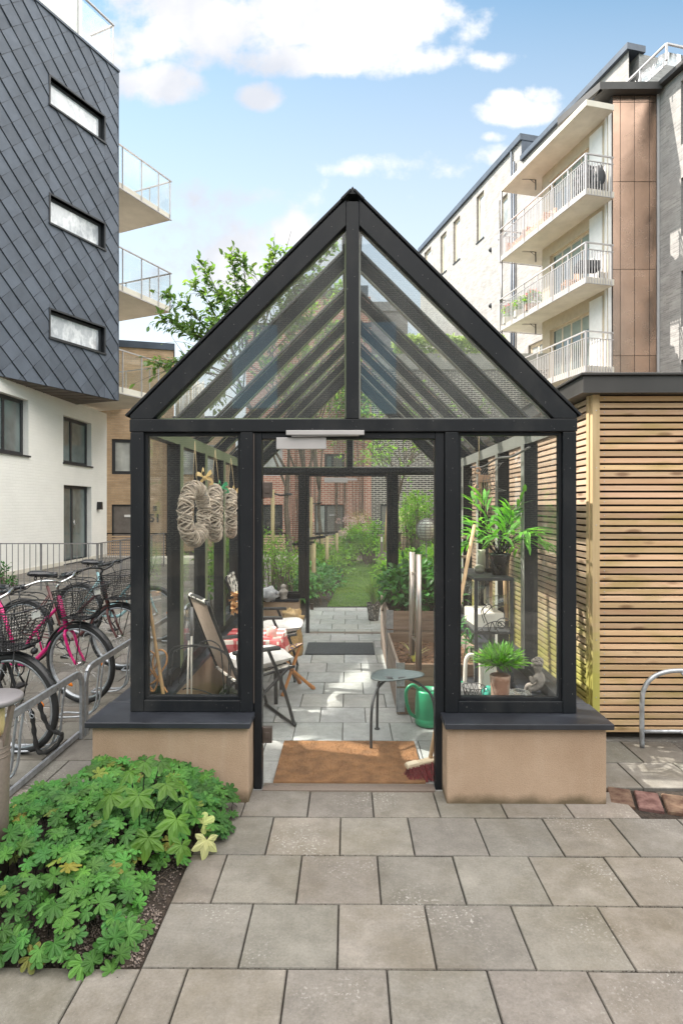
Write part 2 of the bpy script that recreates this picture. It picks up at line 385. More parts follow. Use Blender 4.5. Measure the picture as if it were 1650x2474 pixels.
def pavemat(name,c,moss,speck,cool=1.):
    m,nt,b=base(name); vec=coords(nt)
    col=ramp(nt,noise(nt,vec,1.6,7,.6),[(.3,tuple(x*.78 for x in c)),(.7,tuple(x*1.12 for x in c))])
    col=mixc(nt,.55,col,ramp(nt,noise(nt,vec,90,4,.7),[(.3,.52),(.7,1.)]),'MULTIPLY')
    gr=N(nt,'ShaderNodeTexVoronoi'); gr.inputs['Scale'].default_value=260; lk(nt,vec,gr.inputs['Vector']); col=mixc(nt,.35,col,ramp(nt,gr.outputs['Distance'],[(.1,.55),(.5,1.)]),'MULTIPLY')
    col=mixc(nt,.7,col,ramp(nt,noise(nt,vec,11,6,.7),[(.3,.68),(.7,1.12)]),'MULTIPLY')
    ms=mth(nt,'MULTIPLY',ramp(nt,noise(nt,vec,1.3,7,.7),[(.47,0.),(.7,1.)]),moss*.8); col=mixc(nt,ms,col,(.095,.078,.05,1))
    lt=ramp(nt,noise(nt,vec,2.1,6,.7),[(.52,0.),(.7,1.)]); col=mixc(nt,mth(nt,'MULTIPLY',lt,.3),col,(.36,.33,.3,1))
    col=tint(nt,col)
    patch=ramp(nt,noise(nt,vec,2.3,3),[(.52,0.),(.66,1.)]); sp=ramp(nt,noise(nt,vec,75,3,.6),[(.56,0.),(.66,1.)])
    col=mixc(nt,mth(nt,'MULTIPLY',mth(nt,'MULTIPLY',patch,sp),speck),col,(.5,.48,.45,1))
    sp2=ramp(nt,noise(nt,vec,160,2,.5),[(.71,0.),(.75,1.)]); col=mixc(nt,mth(nt,'MULTIPLY',sp2,speck*.7),col,(.55,.53,.5,1))
    lk(nt,col,b.inputs['Base Color']); b.inputs['Roughness'].default_value=.82; b.inputs['Specular IOR Level'].default_value=.35
    bump(nt,b,noise(nt,vec,140,5,.7),.5,.004); return m
M['pave']=pavemat('concrete_slabs',(.242,.22,.193),.9,.5)
M['pave2']=pavemat('greenhouse_slabs',(.43,.435,.43),.15,.3)
M['pave3']=pavemat('yard_slabs',(.2,.185,.165),.75,.4)
M['clinker']=mat('clinker_brick',(.12,.055,.042),.9,var=.3,s=20,c2=(.19,.115,.09),bp=.4,bs=60,attr=True)
M['soil']=mat('dark_soil',(.03,.021,.015),.95,var=.4,s=30,bp=1.,bs=50,bd=.02)
M['earth']=mat('bare_earth',(.075,.06,.045),.95,var=.4,s=8,bp=1.,bs=50,bd=.02)
M['gravel']=mat('grit',(.16,.13,.115),.9,var=.4,s=90,attr=True)
M['grass']=leafmat('lawn_grass',(.1,.2,.04),(.16,.29,.06),.35)
M['turf']=mat('turf',(.075,.14,.03),.95,var=.3,s=3,c2=(.12,.2,.045),bp=.6,bs=80)
M['coir']=mat('coir_mat',(.3,.145,.06),.95,var=.25,s=12,bp=1.,bs=420,bd=.01)
M['bristlemat']=mat('grey_mat',(.055,.065,.075),.95,var=.25,s=60,bp=1.,bs=300,bd=.01)
M['terra']=mat('terracotta',(.34,.17,.11),.85,var=.2,s=9,c2=(.5,.36,.28),lo=.4,hi=.62)
M['ceramic']=mat('white_ceramic',(.72,.66,.58),.4,var=.05)
M['fabric']=mat('cream_cushion',(.72,.68,.66),.9,var=.06,s=20,bp=.3,bs=200)
M['canvas']=mat('tan_canvas',(.42,.31,.24),.9,var=.08,s=30,bp=.3,bs=300)
M['green']=mat('green_plastic',(.02,.28,.13),.35,var=.08)
M['bred2']=mat('red_bristles',(.2,.018,.024),.8,var=.3,s=60)
M['pink']=mat('magenta_paint',(.55,.012,.16),.28,var=.08)
M['brown']=mat('maroon_paint',(.1,.035,.035),.35,var=.12)
M['blue']=mat('pale_blue_paint',(.25,.42,.45),.35,var=.1)
M['chrome']=mat('chrome',(.6,.6,.6),.2,metal=1.,var=.05)
M['saddle']=mat('saddle_vinyl',(.012,.013,.017),.28,var=.2,spec=.7)
M['reflector']=mat('clear_reflector',(.65,.66,.64),.2,var=.05)
M['amber']=mat('amber_reflector',(.75,.2,.01),.25,var=.1)
M['string']=mat('jute_string',(.5,.38,.22),.9,var=.15)
M['gold']=mat('gold_ribbon',(.7,.48,.2),.4,var=.15)
M['gribbon']=mat('green_ribbon',(.03,.3,.12),.45,var=.2)
M['straw']=mat('straw_basket',(.42,.26,.1),.8,var=.3,s=60,bp=.6,bs=120)
M['copperw']=mat('tan_timber',(.5,.3,.2),.6,var=.15,s=10)
M['cream']=mat('cream_card',(.7,.6,.45),.7,var=.05)
M['post2']=mat('bollard_taupe',(.19,.15,.125),.5,var=.08,s=80,metal=.25)
M['topcap']=mat('bollard_cap',(.2,.185,.19),.5,var=.05,metal=.2)
M['geranium']=leafmat('geranium_leaves',(.034,.11,.024),(.066,.175,.034),.25,.55)
M['bigleaf']=leafmat('ranunculus_leaves',(.045,.12,.02),(.09,.18,.028),.28,.45)
M['wilt']=leafmat('wilted_leaf',(.4,.42,.18),(.5,.48,.25),.3,.6)
M['treeleaf']=leafmat('tree_leaves',(.11,.24,.05),(.2,.36,.08),.55,.4)
M['sprayleaf']=leafmat('spray_leaves',(.1,.18,.075),(.16,.26,.11),.4,.4)
M['shrubl']=leafmat('shrub_leaves',(.09,.21,.035),(.19,.35,.06),.5,.45)
M['darkleaf']=leafmat('bed_leaves',(.03,.115,.03),(.06,.19,.045),.3,.4)
M['ivy']=leafmat('hedge_leaves',(.26,.36,.12),(.42,.52,.22),.4,.45)
M['palm']=leafmat('palm_leaves',(.08,.26,.04),(.18,.42,.09),.4,.3)
M['potgrass']=leafmat('artificial_grass',(.06,.2,.02),(.13,.32,.04),.35,.4)
M['lilac']=leafmat('lilac_flowers',(.5,.33,.5),(.65,.5,.62),.3,.6)
M['pinkfl']=leafmat('pink_blossom',(.65,.25,.25),(.75,.42,.4),.3,.6)
M['redfl']=leafmat('red_flowers',(.7,.05,.1),(.8,.2,.25),.3,.6)
M['paleleaf']=leafmat('silver_leaves',(.4,.45,.35),(.6,.62,.5),.4,.5)
def gingham():
    m,nt,b=base('red_gingham'); uv=N(nt,'ShaderNodeUVMap',uv_map='UVMap').outputs[0]; sp=N(nt,'ShaderNodeSeparateXYZ'); lk(nt,uv,sp.inputs[0])
    k=[mth(nt,'GREATER_THAN',mth(nt,'FRACT',mth(nt,'MULTIPLY',sp.outputs[i],6.)),.5) for i in (0,1)]
    f=mth(nt,'MULTIPLY',mth(nt,'ADD',k[0],k[1]),.5)
    lk(nt,ramp(nt,f,[(0.,(.75,.66,.58)),(.5,(.55,.13,.13)),(1.,(.4,.025,.03))]),b.inputs['Base Color']); b.inputs['Roughness'].default_value=.85; return m
M['gingham']=gingham()
def floral(name,c,d,sc_,lo,hi):
    m,nt,b=base(name); vec=coords(nt); f=noise(nt,vec,sc_,3,.6)
    lk(nt,ramp(nt,f,[(lo,c),(hi,d)]),b.inputs['Base Color']); b.inputs['Roughness'].default_value=.85; return m
M['floral']=floral('black_white_damask',(.02,.02,.02),(.72,.68,.62),22,.47,.5)
def tapestry():
    m,nt,b=base('violet_tapestry'); v=N(nt,'ShaderNodeTexVoronoi',feature='DISTANCE_TO_EDGE'); v.inputs['Scale'].default_value=26; lk(nt,coords(nt),v.inputs['Vector'])
    lk(nt,ramp(nt,v.outputs[0],[(.05,(.55,.34,.12)),(.1,(.06,.045,.07)),(.3,(.14,.11,.17)),(.42,(.5,.45,.42))]),b.inputs['Base Color']); b.inputs['Roughness'].default_value=.9; return m
M['tapestry']=tapestry()

# ---------------------------------------------------------------- sky, sun, camera
SUN=V((-1,.25,1.4)).normalized(); EL=math.asin(SUN.z); AZ=math.atan2(SUN.x,SUN.y)
w=bpy.data.worlds.new('World'); sc.world=w; w.use_nodes=True; nt=w.node_tree; bg=nt.nodes['Background']
sky=N(nt,'ShaderNodeTexSky',sky_type='NISHITA'); sky.sun_disc=False; sky.sun_elevation=EL; sky.sun_rotation=AZ
sky.air_density=1.; sky.dust_density=.6; sky.ozone_density=2.5
tc=N(nt,'ShaderNodeTexCoord'); d=tc.outputs['Generated']; sx=N(nt,'ShaderNodeSeparateXYZ'); lk(nt,d,sx.inputs[0])
yy=mth(nt,'MAXIMUM',sx.outputs[1],.06); uu=mth(nt,'DIVIDE',sx.outputs[0],yy); vv=mth(nt,'DIVIDE',sx.outputs[2],yy)
BL=[(600,15,360,150,1.),(900,55,270,115,1.15),(1040,135,110,45,.9),(1150,150,85,28,.55),(770,140,330,50,.9),(330,85,170,60,.6),
    (345,205,170,48,.85),(400,190,60,50,.9),(290,140,60,30,.5),(630,228,60,36,.75),(1270,268,120,40,.9),(1225,245,60,32,.85),(1305,240,60,30,.7),(1185,332,26,11,.3),
    (1170,375,90,22,.35),(700,560,60,60,.7),(480,475,330,40,.35),(560,640,300,130,.4),(980,400,160,26,.28)]
m=None
for (px,py,a,b_,k) in BL:
    x=mth(nt,'MULTIPLY',mth(nt,'SUBTRACT',uu,(px-840)/F),F/a); y=mth(nt,'MULTIPLY',mth(nt,'SUBTRACT',vv,(HZ-py)/F),F/b_)
    q=mth(nt,'MULTIPLY',mth(nt,'SUBTRACT',1.,mth(nt,'ADD',mth(nt,'MULTIPLY',x,x),mth(nt,'MULTIPLY',y,y))),k)
    m=q if m is None else mth(nt,'MAXIMUM',m,q)
cb=N(nt,'ShaderNodeCombineXYZ'); lk(nt,uu,cb.inputs[0]); lk(nt,vv,cb.inputs[1])
n1=noise(nt,cb.outputs[0],8.5,9,.6); n2=noise(nt,cb.outputs[0],3.2,6,.5); n3=noise(nt,d,2.4,7,.55)
mf=mth(nt,'MULTIPLY_ADD',mth(nt,'SUBTRACT',n1,.5),3.9,m)
front=N(nt,'ShaderNodeMapRange',interpolation_type='SMOOTHSTEP'); lk(nt,mf,front.inputs[0]); front.inputs[1].default_value=-.2; front.inputs[2].default_value=.8
isf=mth(nt,'MULTIPLY_ADD',sx.outputs[1],5.,-2.,clamp=True)   # the sky ahead holds the clouds one can see; the unseen rest is brighter cloud added as fill light
rear=N(nt,'ShaderNodeMapRange',interpolation_type='SMOOTHSTEP'); lk(nt,mth(nt,'ADD',n3,mth(nt,'MULTIPLY',mth(nt,'SUBTRACT',sx.outputs[2],.5),1.1)),rear.inputs[0]); rear.inputs[1].default_value=.36; rear.inputs[2].default_value=.52
shade=N(nt,'ShaderNodeMapRange',interpolation_type='SMOOTHSTEP'); lk(nt,mth(nt,'ADD',n2,mth(nt,'MULTIPLY',mth(nt,'SUBTRACT',uu,-.1),.5)),shade.inputs[0]); shade.inputs[1].default_value=.36; shade.inputs[2].default_value=.62
K=5.3
cc=mixc(nt,shade.outputs[0],(.66*K,.69*K,.76*K,1),(1.05*K,1.02*K,.99*K,1))
rc=(SKYB*K*1.02,SKYB*K,SKYB*K*.97,1) if 'SKYB' in globals() else (3.5*K,3.4*K,3.25*K,1)
skc=N(nt,'ShaderNodeHueSaturation'); lk(nt,mixc(nt,1.,sky.outputs[0],(.96,1.2,1.06,1),'MULTIPLY'),skc.inputs['Color']); skc.inputs['Saturation'].default_value=1.; skc.inputs['Value'].default_value=1.
hz=N(nt,'ShaderNodeMapRange'); lk(nt,vv,hz.inputs[0]); hz.inputs[1].default_value=.92; hz.inputs[2].default_value=.1
hzc=mixc(nt,mth(nt,'MULTIPLY',hz.outputs[0],.92),skc.outputs[0],(.97*K,.99*K,1.02*K,1))
fc=mixc(nt,front.outputs[0],hzc,cc); rcx=mixc(nt,rear.outputs[0],skc.outputs[0],rc)
lk(nt,mixc(nt,isf,rcx,fc),bg.inputs[0]); bg.inputs[1].default_value=.1
s=bpy.data.lights.new('sun','SUN'); s.energy=4.9; s.angle=R(.53); s.color=(1.,.945,.86); so=bpy.data.objects.new('sun',s); COL.objects.link(so)
so.rotation_euler=SUN.to_track_quat('Z','Y').to_euler(); so.location=(-20,10,30)
cam=bpy.data.cameras.new('camera'); co=bpy.data.objects.new('camera',cam); COL.objects.link(co); sc.camera=co
cam.sensor_fit='HORIZONTAL'; cam.sensor_width=36; cam.lens=36*F/1650; cam.shift_y=-(1237-HZ)/1650; cam.clip_end=3000; cam.clip_start=.05
co.location=CAM; co.rotation_euler=(PI/2,0,A)
sc.view_settings.view_transform='Standard'; sc.view_settings.look='None'; sc.view_settings.exposure=1.2; sc.view_settings.gamma=1
sc.cycles.max_bounces=14; sc.cycles.transparent_max_bounces=40; sc.cycles.glossy_bounces=5; sc.cycles.diffuse_bounces=5; sc.cycles.transmission_bounces=8
sc.cycles.sample_clamp_indirect=6
# ---------------------------------------------------------------- ground
mb=MB(); mb.quad((-120,-60,-.08),(120,-60,-.08),(120,200,-.08),(-120,200,-.08)); struct('ground',mb,M['earth'])
GX0,GX1,GY0,GY1=-1.25,1.306,3.49,7.9
def slabs(x0,x1,y0,y1,skip=lambda x,y:False,g=.0042,jit=.0018,vary=.14):
    mb=MB(); k0=math.floor((3.194-y1)/.35); k1=math.ceil((3.194-y0)/.35)
    for k in range(k0,k1):
        b=3.194-.35*k; a=b-.35; off=-.037 if k%2==0 else .137
        a=max(a,y0); b=min(b,y1)
        if b-a<.03: continue
        i0=math.floor((x0-off)/.35)
        for i in range(i0,int((x1-off)/.35)+1):
            l=max(off+.35*i,x0); r=min(l+.35 if l>x0 else off+.35*(i+1),x1)
            if r-l<.03 or skip((l+r)/2,(a+b)/2): continue
            t=U(1-vary,1+vary*.6); mb.col(0,(t*U(.97,1.03),t,t*U(.97,1.02)))
            z=U(-jit,jit); k_=mb.mark(); j=.0035
            mb.box(l+g/2,r-g/2,a+g/2,b-g/2,-.03,z,j,.7)
            tx,ty=U(-.004,.004),U(-.004,.004); cx,cy=(l+r)/2,(a+b)/2
            for q in range(k_,len(mb.v)):
                p=mb.v[q]; mb.v[q]=(p[0],p[1],p[2]+(p[0]-cx)*tx+(p[1]-cy)*ty)
    return mb
BX0,BX1,BY0,BY1=-1.75,-.73,2.144,3.33
EDGE=lambda x,y:(y-3.42)+(x-1.45)*.33
def sk_front(x,y):
    if BX0<x<BX1 and BY0+.01<y<BY1+.2 : return True
    if x>1.42 and y>3.2 and EDGE(x,y)>-.1: return True
    if y>3.345 and (-1.41<x<-.545 or .543<x<1.416): return True
    return False
_m=slabs(BX1,3.6,-2.4,3.494,sk_front)
for _a in ((-4.2,BX1,-2.4,BY0),(-4.2,BX0,BY0,3.494)):
    _q=slabs(*_a,sk_front); _k=len(_m.v); _m.v+=_q.v; _m.f+=[[i+_k for i in f] for f in _q.f]; _m.sm+=_q.sm; _m.c+=_q.c
struct('paving',_m,M['pave'])
struct('yard_paving',slabs(-9.5,-1.4,3.494,20.5,lambda x,y: x<-8.1 and y>13,vary=.2),M['pave3'])
struct('side_paving',slabs(1.4,4.6,3.2,4.4,lambda x,y:EDGE(x,y)<.16,vary=.2),M['pave3'])
struct('floor',slabs(-1.2,1.25,3.494,7.9,vary=.1),M['pave2'])
struct('garden_path',slabs(-.62,2.4,7.9,9.83,vary=.12),M['pave2'])
mb=MB()
for i in range(-1,16):
    x=1.40+.135*i; y=3.475-(x-1.45)*.33+rnd.uniform(-.004,.004); k=mb.mark(); t=U(.7,1.25); mb.col(0,(t,t*U(.85,1.1),t*U(.85,1.1)))
    mb.box(-.062,.062,-.105,.105,-.03,U(.0,.004),.006); mb.xf(k,MX.Translation((x,y,0))@MX.Rotation(-.318,4,'Z'))
struct('brick_edging',mb,M['clinker'])
mb=MB(); mb.quad((1.3,3.1,-.02),(4.6,3.1,-.02),(4.6,4.5,-.02),(1.3,4.5,-.02)); mb.quad((-9.5,-2.4,-.02),(-.5,-2.4,-.02),(-.5,20,-.02),(-9.5,20,-.02)); mb.quad((-.5,-2.4,-.021),(3.6,-2.4,-.021),(3.6,3.5,-.021),(-.5,3.5,-.021)); mb.quad((-1.24,3.5,-.022),(1.3,3.5,-.022),(1.3,9.8,-.022),(-1.24,9.8,-.022)); struct('joint_sand',mb,M['soil'])
# flower bed soil with grit
mb=MB(); nx,ny=34,40
vs=[];fs=[]
for j in range(ny+1):
    for i in range(nx+1):
        x=BX0+(BX1-.004-BX0)*i/nx; y=BY0+.004+(BY1-BY0)*j/ny; d=min(x-BX0,BX1-x,y-BY0,.2)
        vs.append((x,y,-.015+min(.05,d*.35)+.012*NZ.noise(V((x*14,y*14,0)))))
for j in range(ny):
    for i in range(nx): q=j*(nx+1)+i; fs.append((q,q+1,q+nx+2,q+nx+1))
mb.add(vs,fs,True); struct('flower_bed_soil',mb,M['soil'])
mb=MB()
for i in range(2600):
    x=U(-1.2,BX1-.01); y=U(BY0+.01,2.9); 
    if rnd.random()<.35: x=U(-.98,BX1-.01); y=U(BY0+.01,2.45)
    d=min(BX1-x,y-BY0,.2); r=U(.0018,.0055); t=U(.4,1.7); mb.col(0,(t,t*.96,t*.93)); mb.sph((x,y,-.012+min(.05,max(0,d)*.35)+r*.4),r,r*U(.7,1),r*.7,5,3)
o=solo('grit',mb,M['gravel'],'loose grey grit along the bare edge of the flower bed','grit',kind='stuff')
# garden floor, lawn
mb=MB(); mb.quad((-8,9.82,-.03),(9,9.82,-.03),(9,23.9,-.03),(-8,23.9,-.03)); mb.quad((-1.6,7.95,-.035),(-.63,7.95,-.035),(-.63,9.9,-.035),(-1.6,9.9,-.035)); struct('garden_soil',mb,M['soil'])
LL=lambda y:-.33+(y-9.83)*.055; LR=lambda y:.42+(y-9.83)*.13
mb=MB(); vs=[];fs=[]
for j in range(21):
    y=9.84+j*.42
    for i in range(9):
        x=LL(y)+(LR(y)-LL(y))*i/8; vs.append((x,y,.012+.012*NZ.noise(V((x*2,y*2,0)))))
for j in range(20):
    for i in range(8): q=j*9+i; fs.append((q,q+1,q+10,q+9))
mb.add(vs,fs,True); struct('lawn',mb,M['turf'])
mb=MB()
for i in range(15000):
    y=9.85+8.3*rnd.random()**1.6; x=U(LL(y),LR(y)); h=U(.02,.045); a=U(0,2*PI); w_=.003+.0004*(y-9.8)
    t=U(.7,1.25)*(1+.25*NZ.noise(V((x*1.5,y*1.5,3)))); mb.col(0,(t*1.02,t,t*.9)); l=V((U(-.02,.02),U(-.02,.02),h)); c=V((x,y,.012)); q=V((math.cos(a),math.sin(a),0))*w_
    mb.add([c-q,c+q,c+l],[(0,1,2)])
solo('lawn_grass',mb,M['grass'],'short mown green lawn grass beyond the greenhouse','grass',kind='stuff')

# ---------------------------------------------------------------- greenhouse
GH=thing('greenhouse','black framed glass greenhouse with pointed gable on rendered plinths','greenhouse',(.028,3.5,0))
fm=M['frame']
def part(n,mb,m=None,bev=.003,par=GH,**k): return mb.build(n,m or fm,par,bev,**k)
gc=.028; hw=1.278; ZE=2.155; ZR=3.43
# plinth walls
for (x0,x1,y0,y1) in ((-1.41,-.545,3.346,3.66),(.543,1.416,3.346,3.66)):
    mb=MB(); mb.box(x0,x1,y0,y1,-.05,.415); part('plinth',mb,M['render'],.008)
    mb=MB(); mb.box(x0-.03 if x0<0 else x0-.012,x1+.012 if x0<0 else x1+.03,3.315,y1+.01,.416,.447); part('plinth_cap',mb,M['cap'],.004)
for (x0,x1) in ((-1.41,-1.12),(1.12,1.416)):
    mb=MB(); mb.box(x0,x1,3.662,8.0,-.05,.415); part('side_plinth',mb,M['render'],.008)
    mb=MB(); mb.box(x0-.02 if x0<0 else x0-.012,x1+.012 if x0<0 else x1+.02,3.672,8.01,.416,.447); part('plinth_cap',mb,M['cap'],.004)
for (x0,x1) in ((-1.118,-.62),(.62,1.118)):
    mb=MB(); mb.box(x0,x1,7.75,8.0,-.05,.415); part('back_plinth',mb,M['render'],.008)
    mb=MB(); mb.box(x0+.012,x1-.002,7.74,8.02,.416,.4465); part('plinth_cap',mb,M['cap'],.004)
def frame_end(y,yd,front):
    s=1 if front else -1
    def b(n,x0,x1,z0,z1,dy=0,d=.09,bev=.004):
        mb=MB(); ya,yb=y+dy,y+dy+d; mb.box(x0,x1,ya,yb,z0,z1); return part(n,mb,bev=bev)
    L,Rr=gc-hw,gc+hw
    b('corner_post',L,L+.077,.448,2.058); b('corner_post',Rr-.077,Rr,.448,2.058)
    b('mullion',-.616,-.543,.4475,2.058,.001); b('mullion',.557,.633,.4475,2.058,.001)
    b('lintel_beam',L-.004,Rr+.004,2.06,2.133,-.003,.098)
    for (x0,x1) in ((L+.078,-.617),(.634,Rr-.078)):
        b('sill_rail',x0,x1,.448,.515,.002); 
        mb=MB(); f=.018
        for q in ((x0,x0+f,.516,2.057),(x1-f,x1,.516,2.057),(x0+f,x1-f,.516,.516+f),(x0+f,x1-f,2.057-f,2.057)): mb.box(q[0],q[1],y+.02,y+.06,q[2],q[3])
        part('glazing_bead',mb,bev=.002)
        mb=MB(); mb.box(x0+f-.003,x1-f+.003,y+.035,y+.041,.53,2.042); part('glass_pane',mb,M['glass'],0)
    b('king_post',gc-.037,gc+.037,2.134,ZR-.05,-.004,.1)
    for sg in (-1,1):
        P=lambda x,z: V((gc+sg*x,y-.002,z))
        zo=lambda x: ZR-x*(ZR-ZE)/hw
        xi=(ZR-.148-2.134)/((ZR-ZE)/hw)
        mb=MB(); mb.prism([P(hw,2.134),P(hw,ZE),P(.038,zo(.038)),P(.038,zo(.038)-.148),P(xi,2.134)],(0,.094,0)); part('rafter',mb,bev=.003)
        zi=lambda x: zo(x)-.146
        mb=MB(); mb.prism([P(.036,2.136),P(.036,zi(.036)),P(xi,2.136)],(0,.005,0)); mb.xf(0,MX.Translation((0,.04,0))); part('gable_pane',mb,M['dusty'],0)
        mb=MB(); q=.016   # inner gable beads
        A_,B_,C_=P(.037,2.135),P(.037,zi(.037)),P(xi,2.135)
        for (p,r) in ((A_,B_),(B_,C_),(C_,A_)): mb.beam(p+V((0,.055,0)),r+V((0,.055,0)),.02,.02,(0,1,0))
        part('glazing_bead',mb,M['lit_grey'] if sg>0 else M['lining'],0)  # bead colour carries painted light over the dark frame
    # doorway jambs and glass door
    b('door_jamb',-.540,-.495,.0,2.058,.012,.07); b('door_jamb',.503,.555,.0,2.058,.012,.07)
    b('door_head',-.494,.502,2.02,2.058,.014,.06)
    mb=MB(); mb.box(-.49,.5,y-.01 if front else y,y+.08,-.02,.008); part('threshold',mb,M['post2'],.002)
    if front:
        dr=MB(); dr.box(-.488,.497,y+.03,y+.04,.014,2.014); dr=part('glass_door',dr,M['glass'],0)
        mb=MB()
        for yy,z0,z1 in ((y-.05,.71,1.36),(y+.125,.75,1.36)):
            X=PY(1011,1500,3.44).x if yy<y else PY(996,1500,3.6).x
            mb.tube([(X,yy,z0),(X,yy,z1)],.0175,14)
        for z in (.86,1.24): mb.tube([(PY(1011,1500,3.44).x,y-.05,z),(PY(996,1500,3.6).x,y+.125,z)],.008,8)
        part('door_handle',mb,M['steel'],0,dr)
        for z in (1.18,1.75+.0):
            pass
        for py in (1184,1774):
            z=PY(640,py,3.53).z
            mb=MB(); mb.box(-.487,-.437,y+.018,y+.052,z-.045,z+.045); mb.box(-.478,-.45,y+.012,y+.017,z-.018,z+.018); mb.tube([(-.489,y+.03,z-.05),(-.489,y+.03,z+.05)],.007,8); part('hinge',mb,M['bronze'],.002,dr)
        a=PY(668,1057,3.5); c=PY(788,1085,3.5)
        mb=MB(); mb.box(a.x,c.x,y+.0,y+.028,c.z,a.z); part('door_closer',mb,M['alu'],.003,dr)
        a=PY(691,1039,3.46); c=PY(880,1050,3.46)
        mb=MB(); mb.box(a.x,c.x,y-.03,y-.006,c.z,a.z); mb.beam((a.x+.03,y-.012,c.z-.006),(c.x-.03,y-.012,c.z-.002),.02,.006); part('closer_rail',mb,M['alu'],.002)
        mb=MB(); mb.box(-.541,-.536,y+.0,y+.01,.5,2.05); part('door_seal',mb,M['bronze'],0)
    else:
        dr=MB(); dr.box(-.488,.497,y+.03,y+.04,.014,2.014); dr=part('glass_door',dr,M['clear'],0)
        mb=MB(); mb.box(-.30,.0,y-.02,y+.02,1.94,2.0); mb.box(0,.12,y-.02,y-.005,1.965,1.99); part('door_closer',mb,M['alu'],.003,dr)
        mb=MB(); mb.box(-.487,-.44,y+.018,y+.052,.3,.38); part('hinge',mb,M['bronze'],.002,dr)
frame_end(3.49,0,True); frame_end(7.82,0,False)
# side walls
PYS=[3.49+.735*k for k in range(7)]
for sg in (-1,1):
    xo=gc+sg*hw; xi=gc+sg*(hw-.075); a,b=min(xo,xi),max(xo,xi)
    lit_m=M['lining'] if sg<0 else M['lit_grey']
    mb=MB(); mb.box(a+.001,b-.001,3.585,7.818,2.062,2.145); part('eave_beam',mb)
    mb=MB(); mb.box(a+.002,b-.002,3.585,7.818,.448,.515); part('sill_rail',mb)
    q=(b+.001,b+.006) if sg<0 else (a-.006,a-.001)
    mb=MB(); mb.box(q[0],q[1],3.6,7.8,2.06,2.147); part('painted_light_strip',mb,lit_m,0)  # added strip; its colour stands for light on the dark frame
    for k in range(1,6):
        y=PYS[k]; mb=MB(); mb.box(a+.003,b+.02 if sg<0 else b-.003,y-.035,y+.035,.516,2.061) if sg<0 else mb.box(a-.02,b-.003,y-.035,y+.035,.516,2.061); part('post',mb)
        e=b+.021 if sg<0 else a-.025
        mb=MB(); mb.box(e,e+.004,y-.036,y+.036,.516,2.06); part('painted_light_strip',mb,lit_m,0)
        zo=lambda x: ZR-x*(ZR-ZE)/hw
        P=lambda x,z: V((gc+sg*x,y-.03,z)); xk=(ZR-.113-2.146)/((ZR-ZE)/hw)
        mb=MB(); mb.prism([P(hw-.01,2.146),P(hw-.01,zo(hw-.01)-.008),P(.025,zo(.025)-.008),P(.025,zo(.025)-.108),P(xk,2.146)],(0,.06,0)); part('rafter',mb)
        mb=MB(); zt=lambda x: zo(x)-.1095; mb.prism([P(.03,zt(.03)),P(xk-.02,zt(xk-.02)),P(xk-.02,zt(xk-.02)-.004),P(.03,zt(.03)-.004)],(0,.06,0)); part('painted_light_strip',mb,lit_m,0)
    for k in range(6):
        y0,y1=PYS[k]+.036,PYS[k+1]-.036
        if k==0: y0+=.06
        if k==5: y1=7.815
        xg=gc+sg*(hw-.03); mb=MB(); mb.box(xg-.003,xg+.003,y0,y1,.516,2.061); part('side_pane',mb,M['glass'],0)
        s_=(ZR-ZE)/hw; nrm=V((sg*s_,0,1)).normalized()*.006
        p0=V((gc+sg*(hw+.012),y0-.034,ZE-.006)); p1=V((gc+sg*.012,y0-.034,ZR-.006)); dy=V((0,y1-y0+.068,0))
        mb=MB(); mb.add([p0,p1,p1+dy,p0+dy,p0+nrm,p1+nrm,p1+dy+nrm,p0+dy+nrm],[(0,1,2,3),(7,6,5,4),(1,0,4,5),(2,1,5,6),(3,2,6,7),(0,3,7,4)]); part('roof_pane',mb,M['dusty'],0)
    for k in range(7):
        y=PYS[k] if k<6 else 7.86; y+= .045 if k==0 else 0; s_=(ZR-ZE)/hw; up=V((sg*s_,0,1)).normalized()
        off=up*.012; mb=MB(); mb.beam(V((gc+sg*(hw+.018),y,ZE-.012))+off,V((gc+sg*.02,y,ZR-.012))+off,.1 if k in (0,6) else .06,.014,up); part('rafter_cap',mb,bev=.002)
mb=MB(); mb.box(gc-.022,gc+.022,3.6,7.8,ZR-.16,ZR-.02); part('ridge_beam',mb)
mb=MB()
for sg in (-1,1):
    d=V((sg*1.,0,-.998)).normalized(); up=V((sg*.998,0,1)).normalized(); o=V((gc,3.47,ZR+.03)); a=o+d*.02; b=o+d*.095
    mb.add([a,b,b+V((0,4.47,0)),a+V((0,4.47,0)),a-up*.012,b-up*.012,b+V((0,4.47,0))-up*.012,a+V((0,4.47,0))-up*.012],[(0,1,2,3),(7,6,5,4),(1,0,4,5),(2,1,5,6),(3,2,6,7),(0,3,7,4)])
mb.prism([V((gc-.03,3.478,ZR-.012)),V((gc+.03,3.478,ZR-.012)),V((gc,3.478,ZR+.032))],(0,4.45,0))
part('ridge_cap',mb,bev=.001)
for sg in (-1,1): mb=MB(); mb.beam((gc+sg*(hw+.012),3.6,2.13),(gc+sg*(hw+.012),7.95,2.13),.05,.06); part('gutter',mb)

mb=MB()
for x in (gc-hw+.038,gc+hw-.038,-.58,.595):
    for z in (.56,.95,1.4,1.85,2.02): mb.sph((x+U(-.02,.02),3.4885,z),.0022,.0015,.0022,6,4)
for i in range(11): mb.sph((gc-1.15+.23*i,3.4865,2.075+.045*(i%2)),.0022,.0015,.0022,6,4)
for sg in (-1,1):
    for i in range(8): q=.12+.14*i; mb.sph((gc+sg*q,3.487,ZR-q*.998-.075-.03*(i%2)),.0022,.0015,.0022,6,4)
part('screws',mb,M['rail'],0)
# ---------------------------------------------------------------- things inside the greenhouse
def pos(p): return (p.x,p.y,p.z)
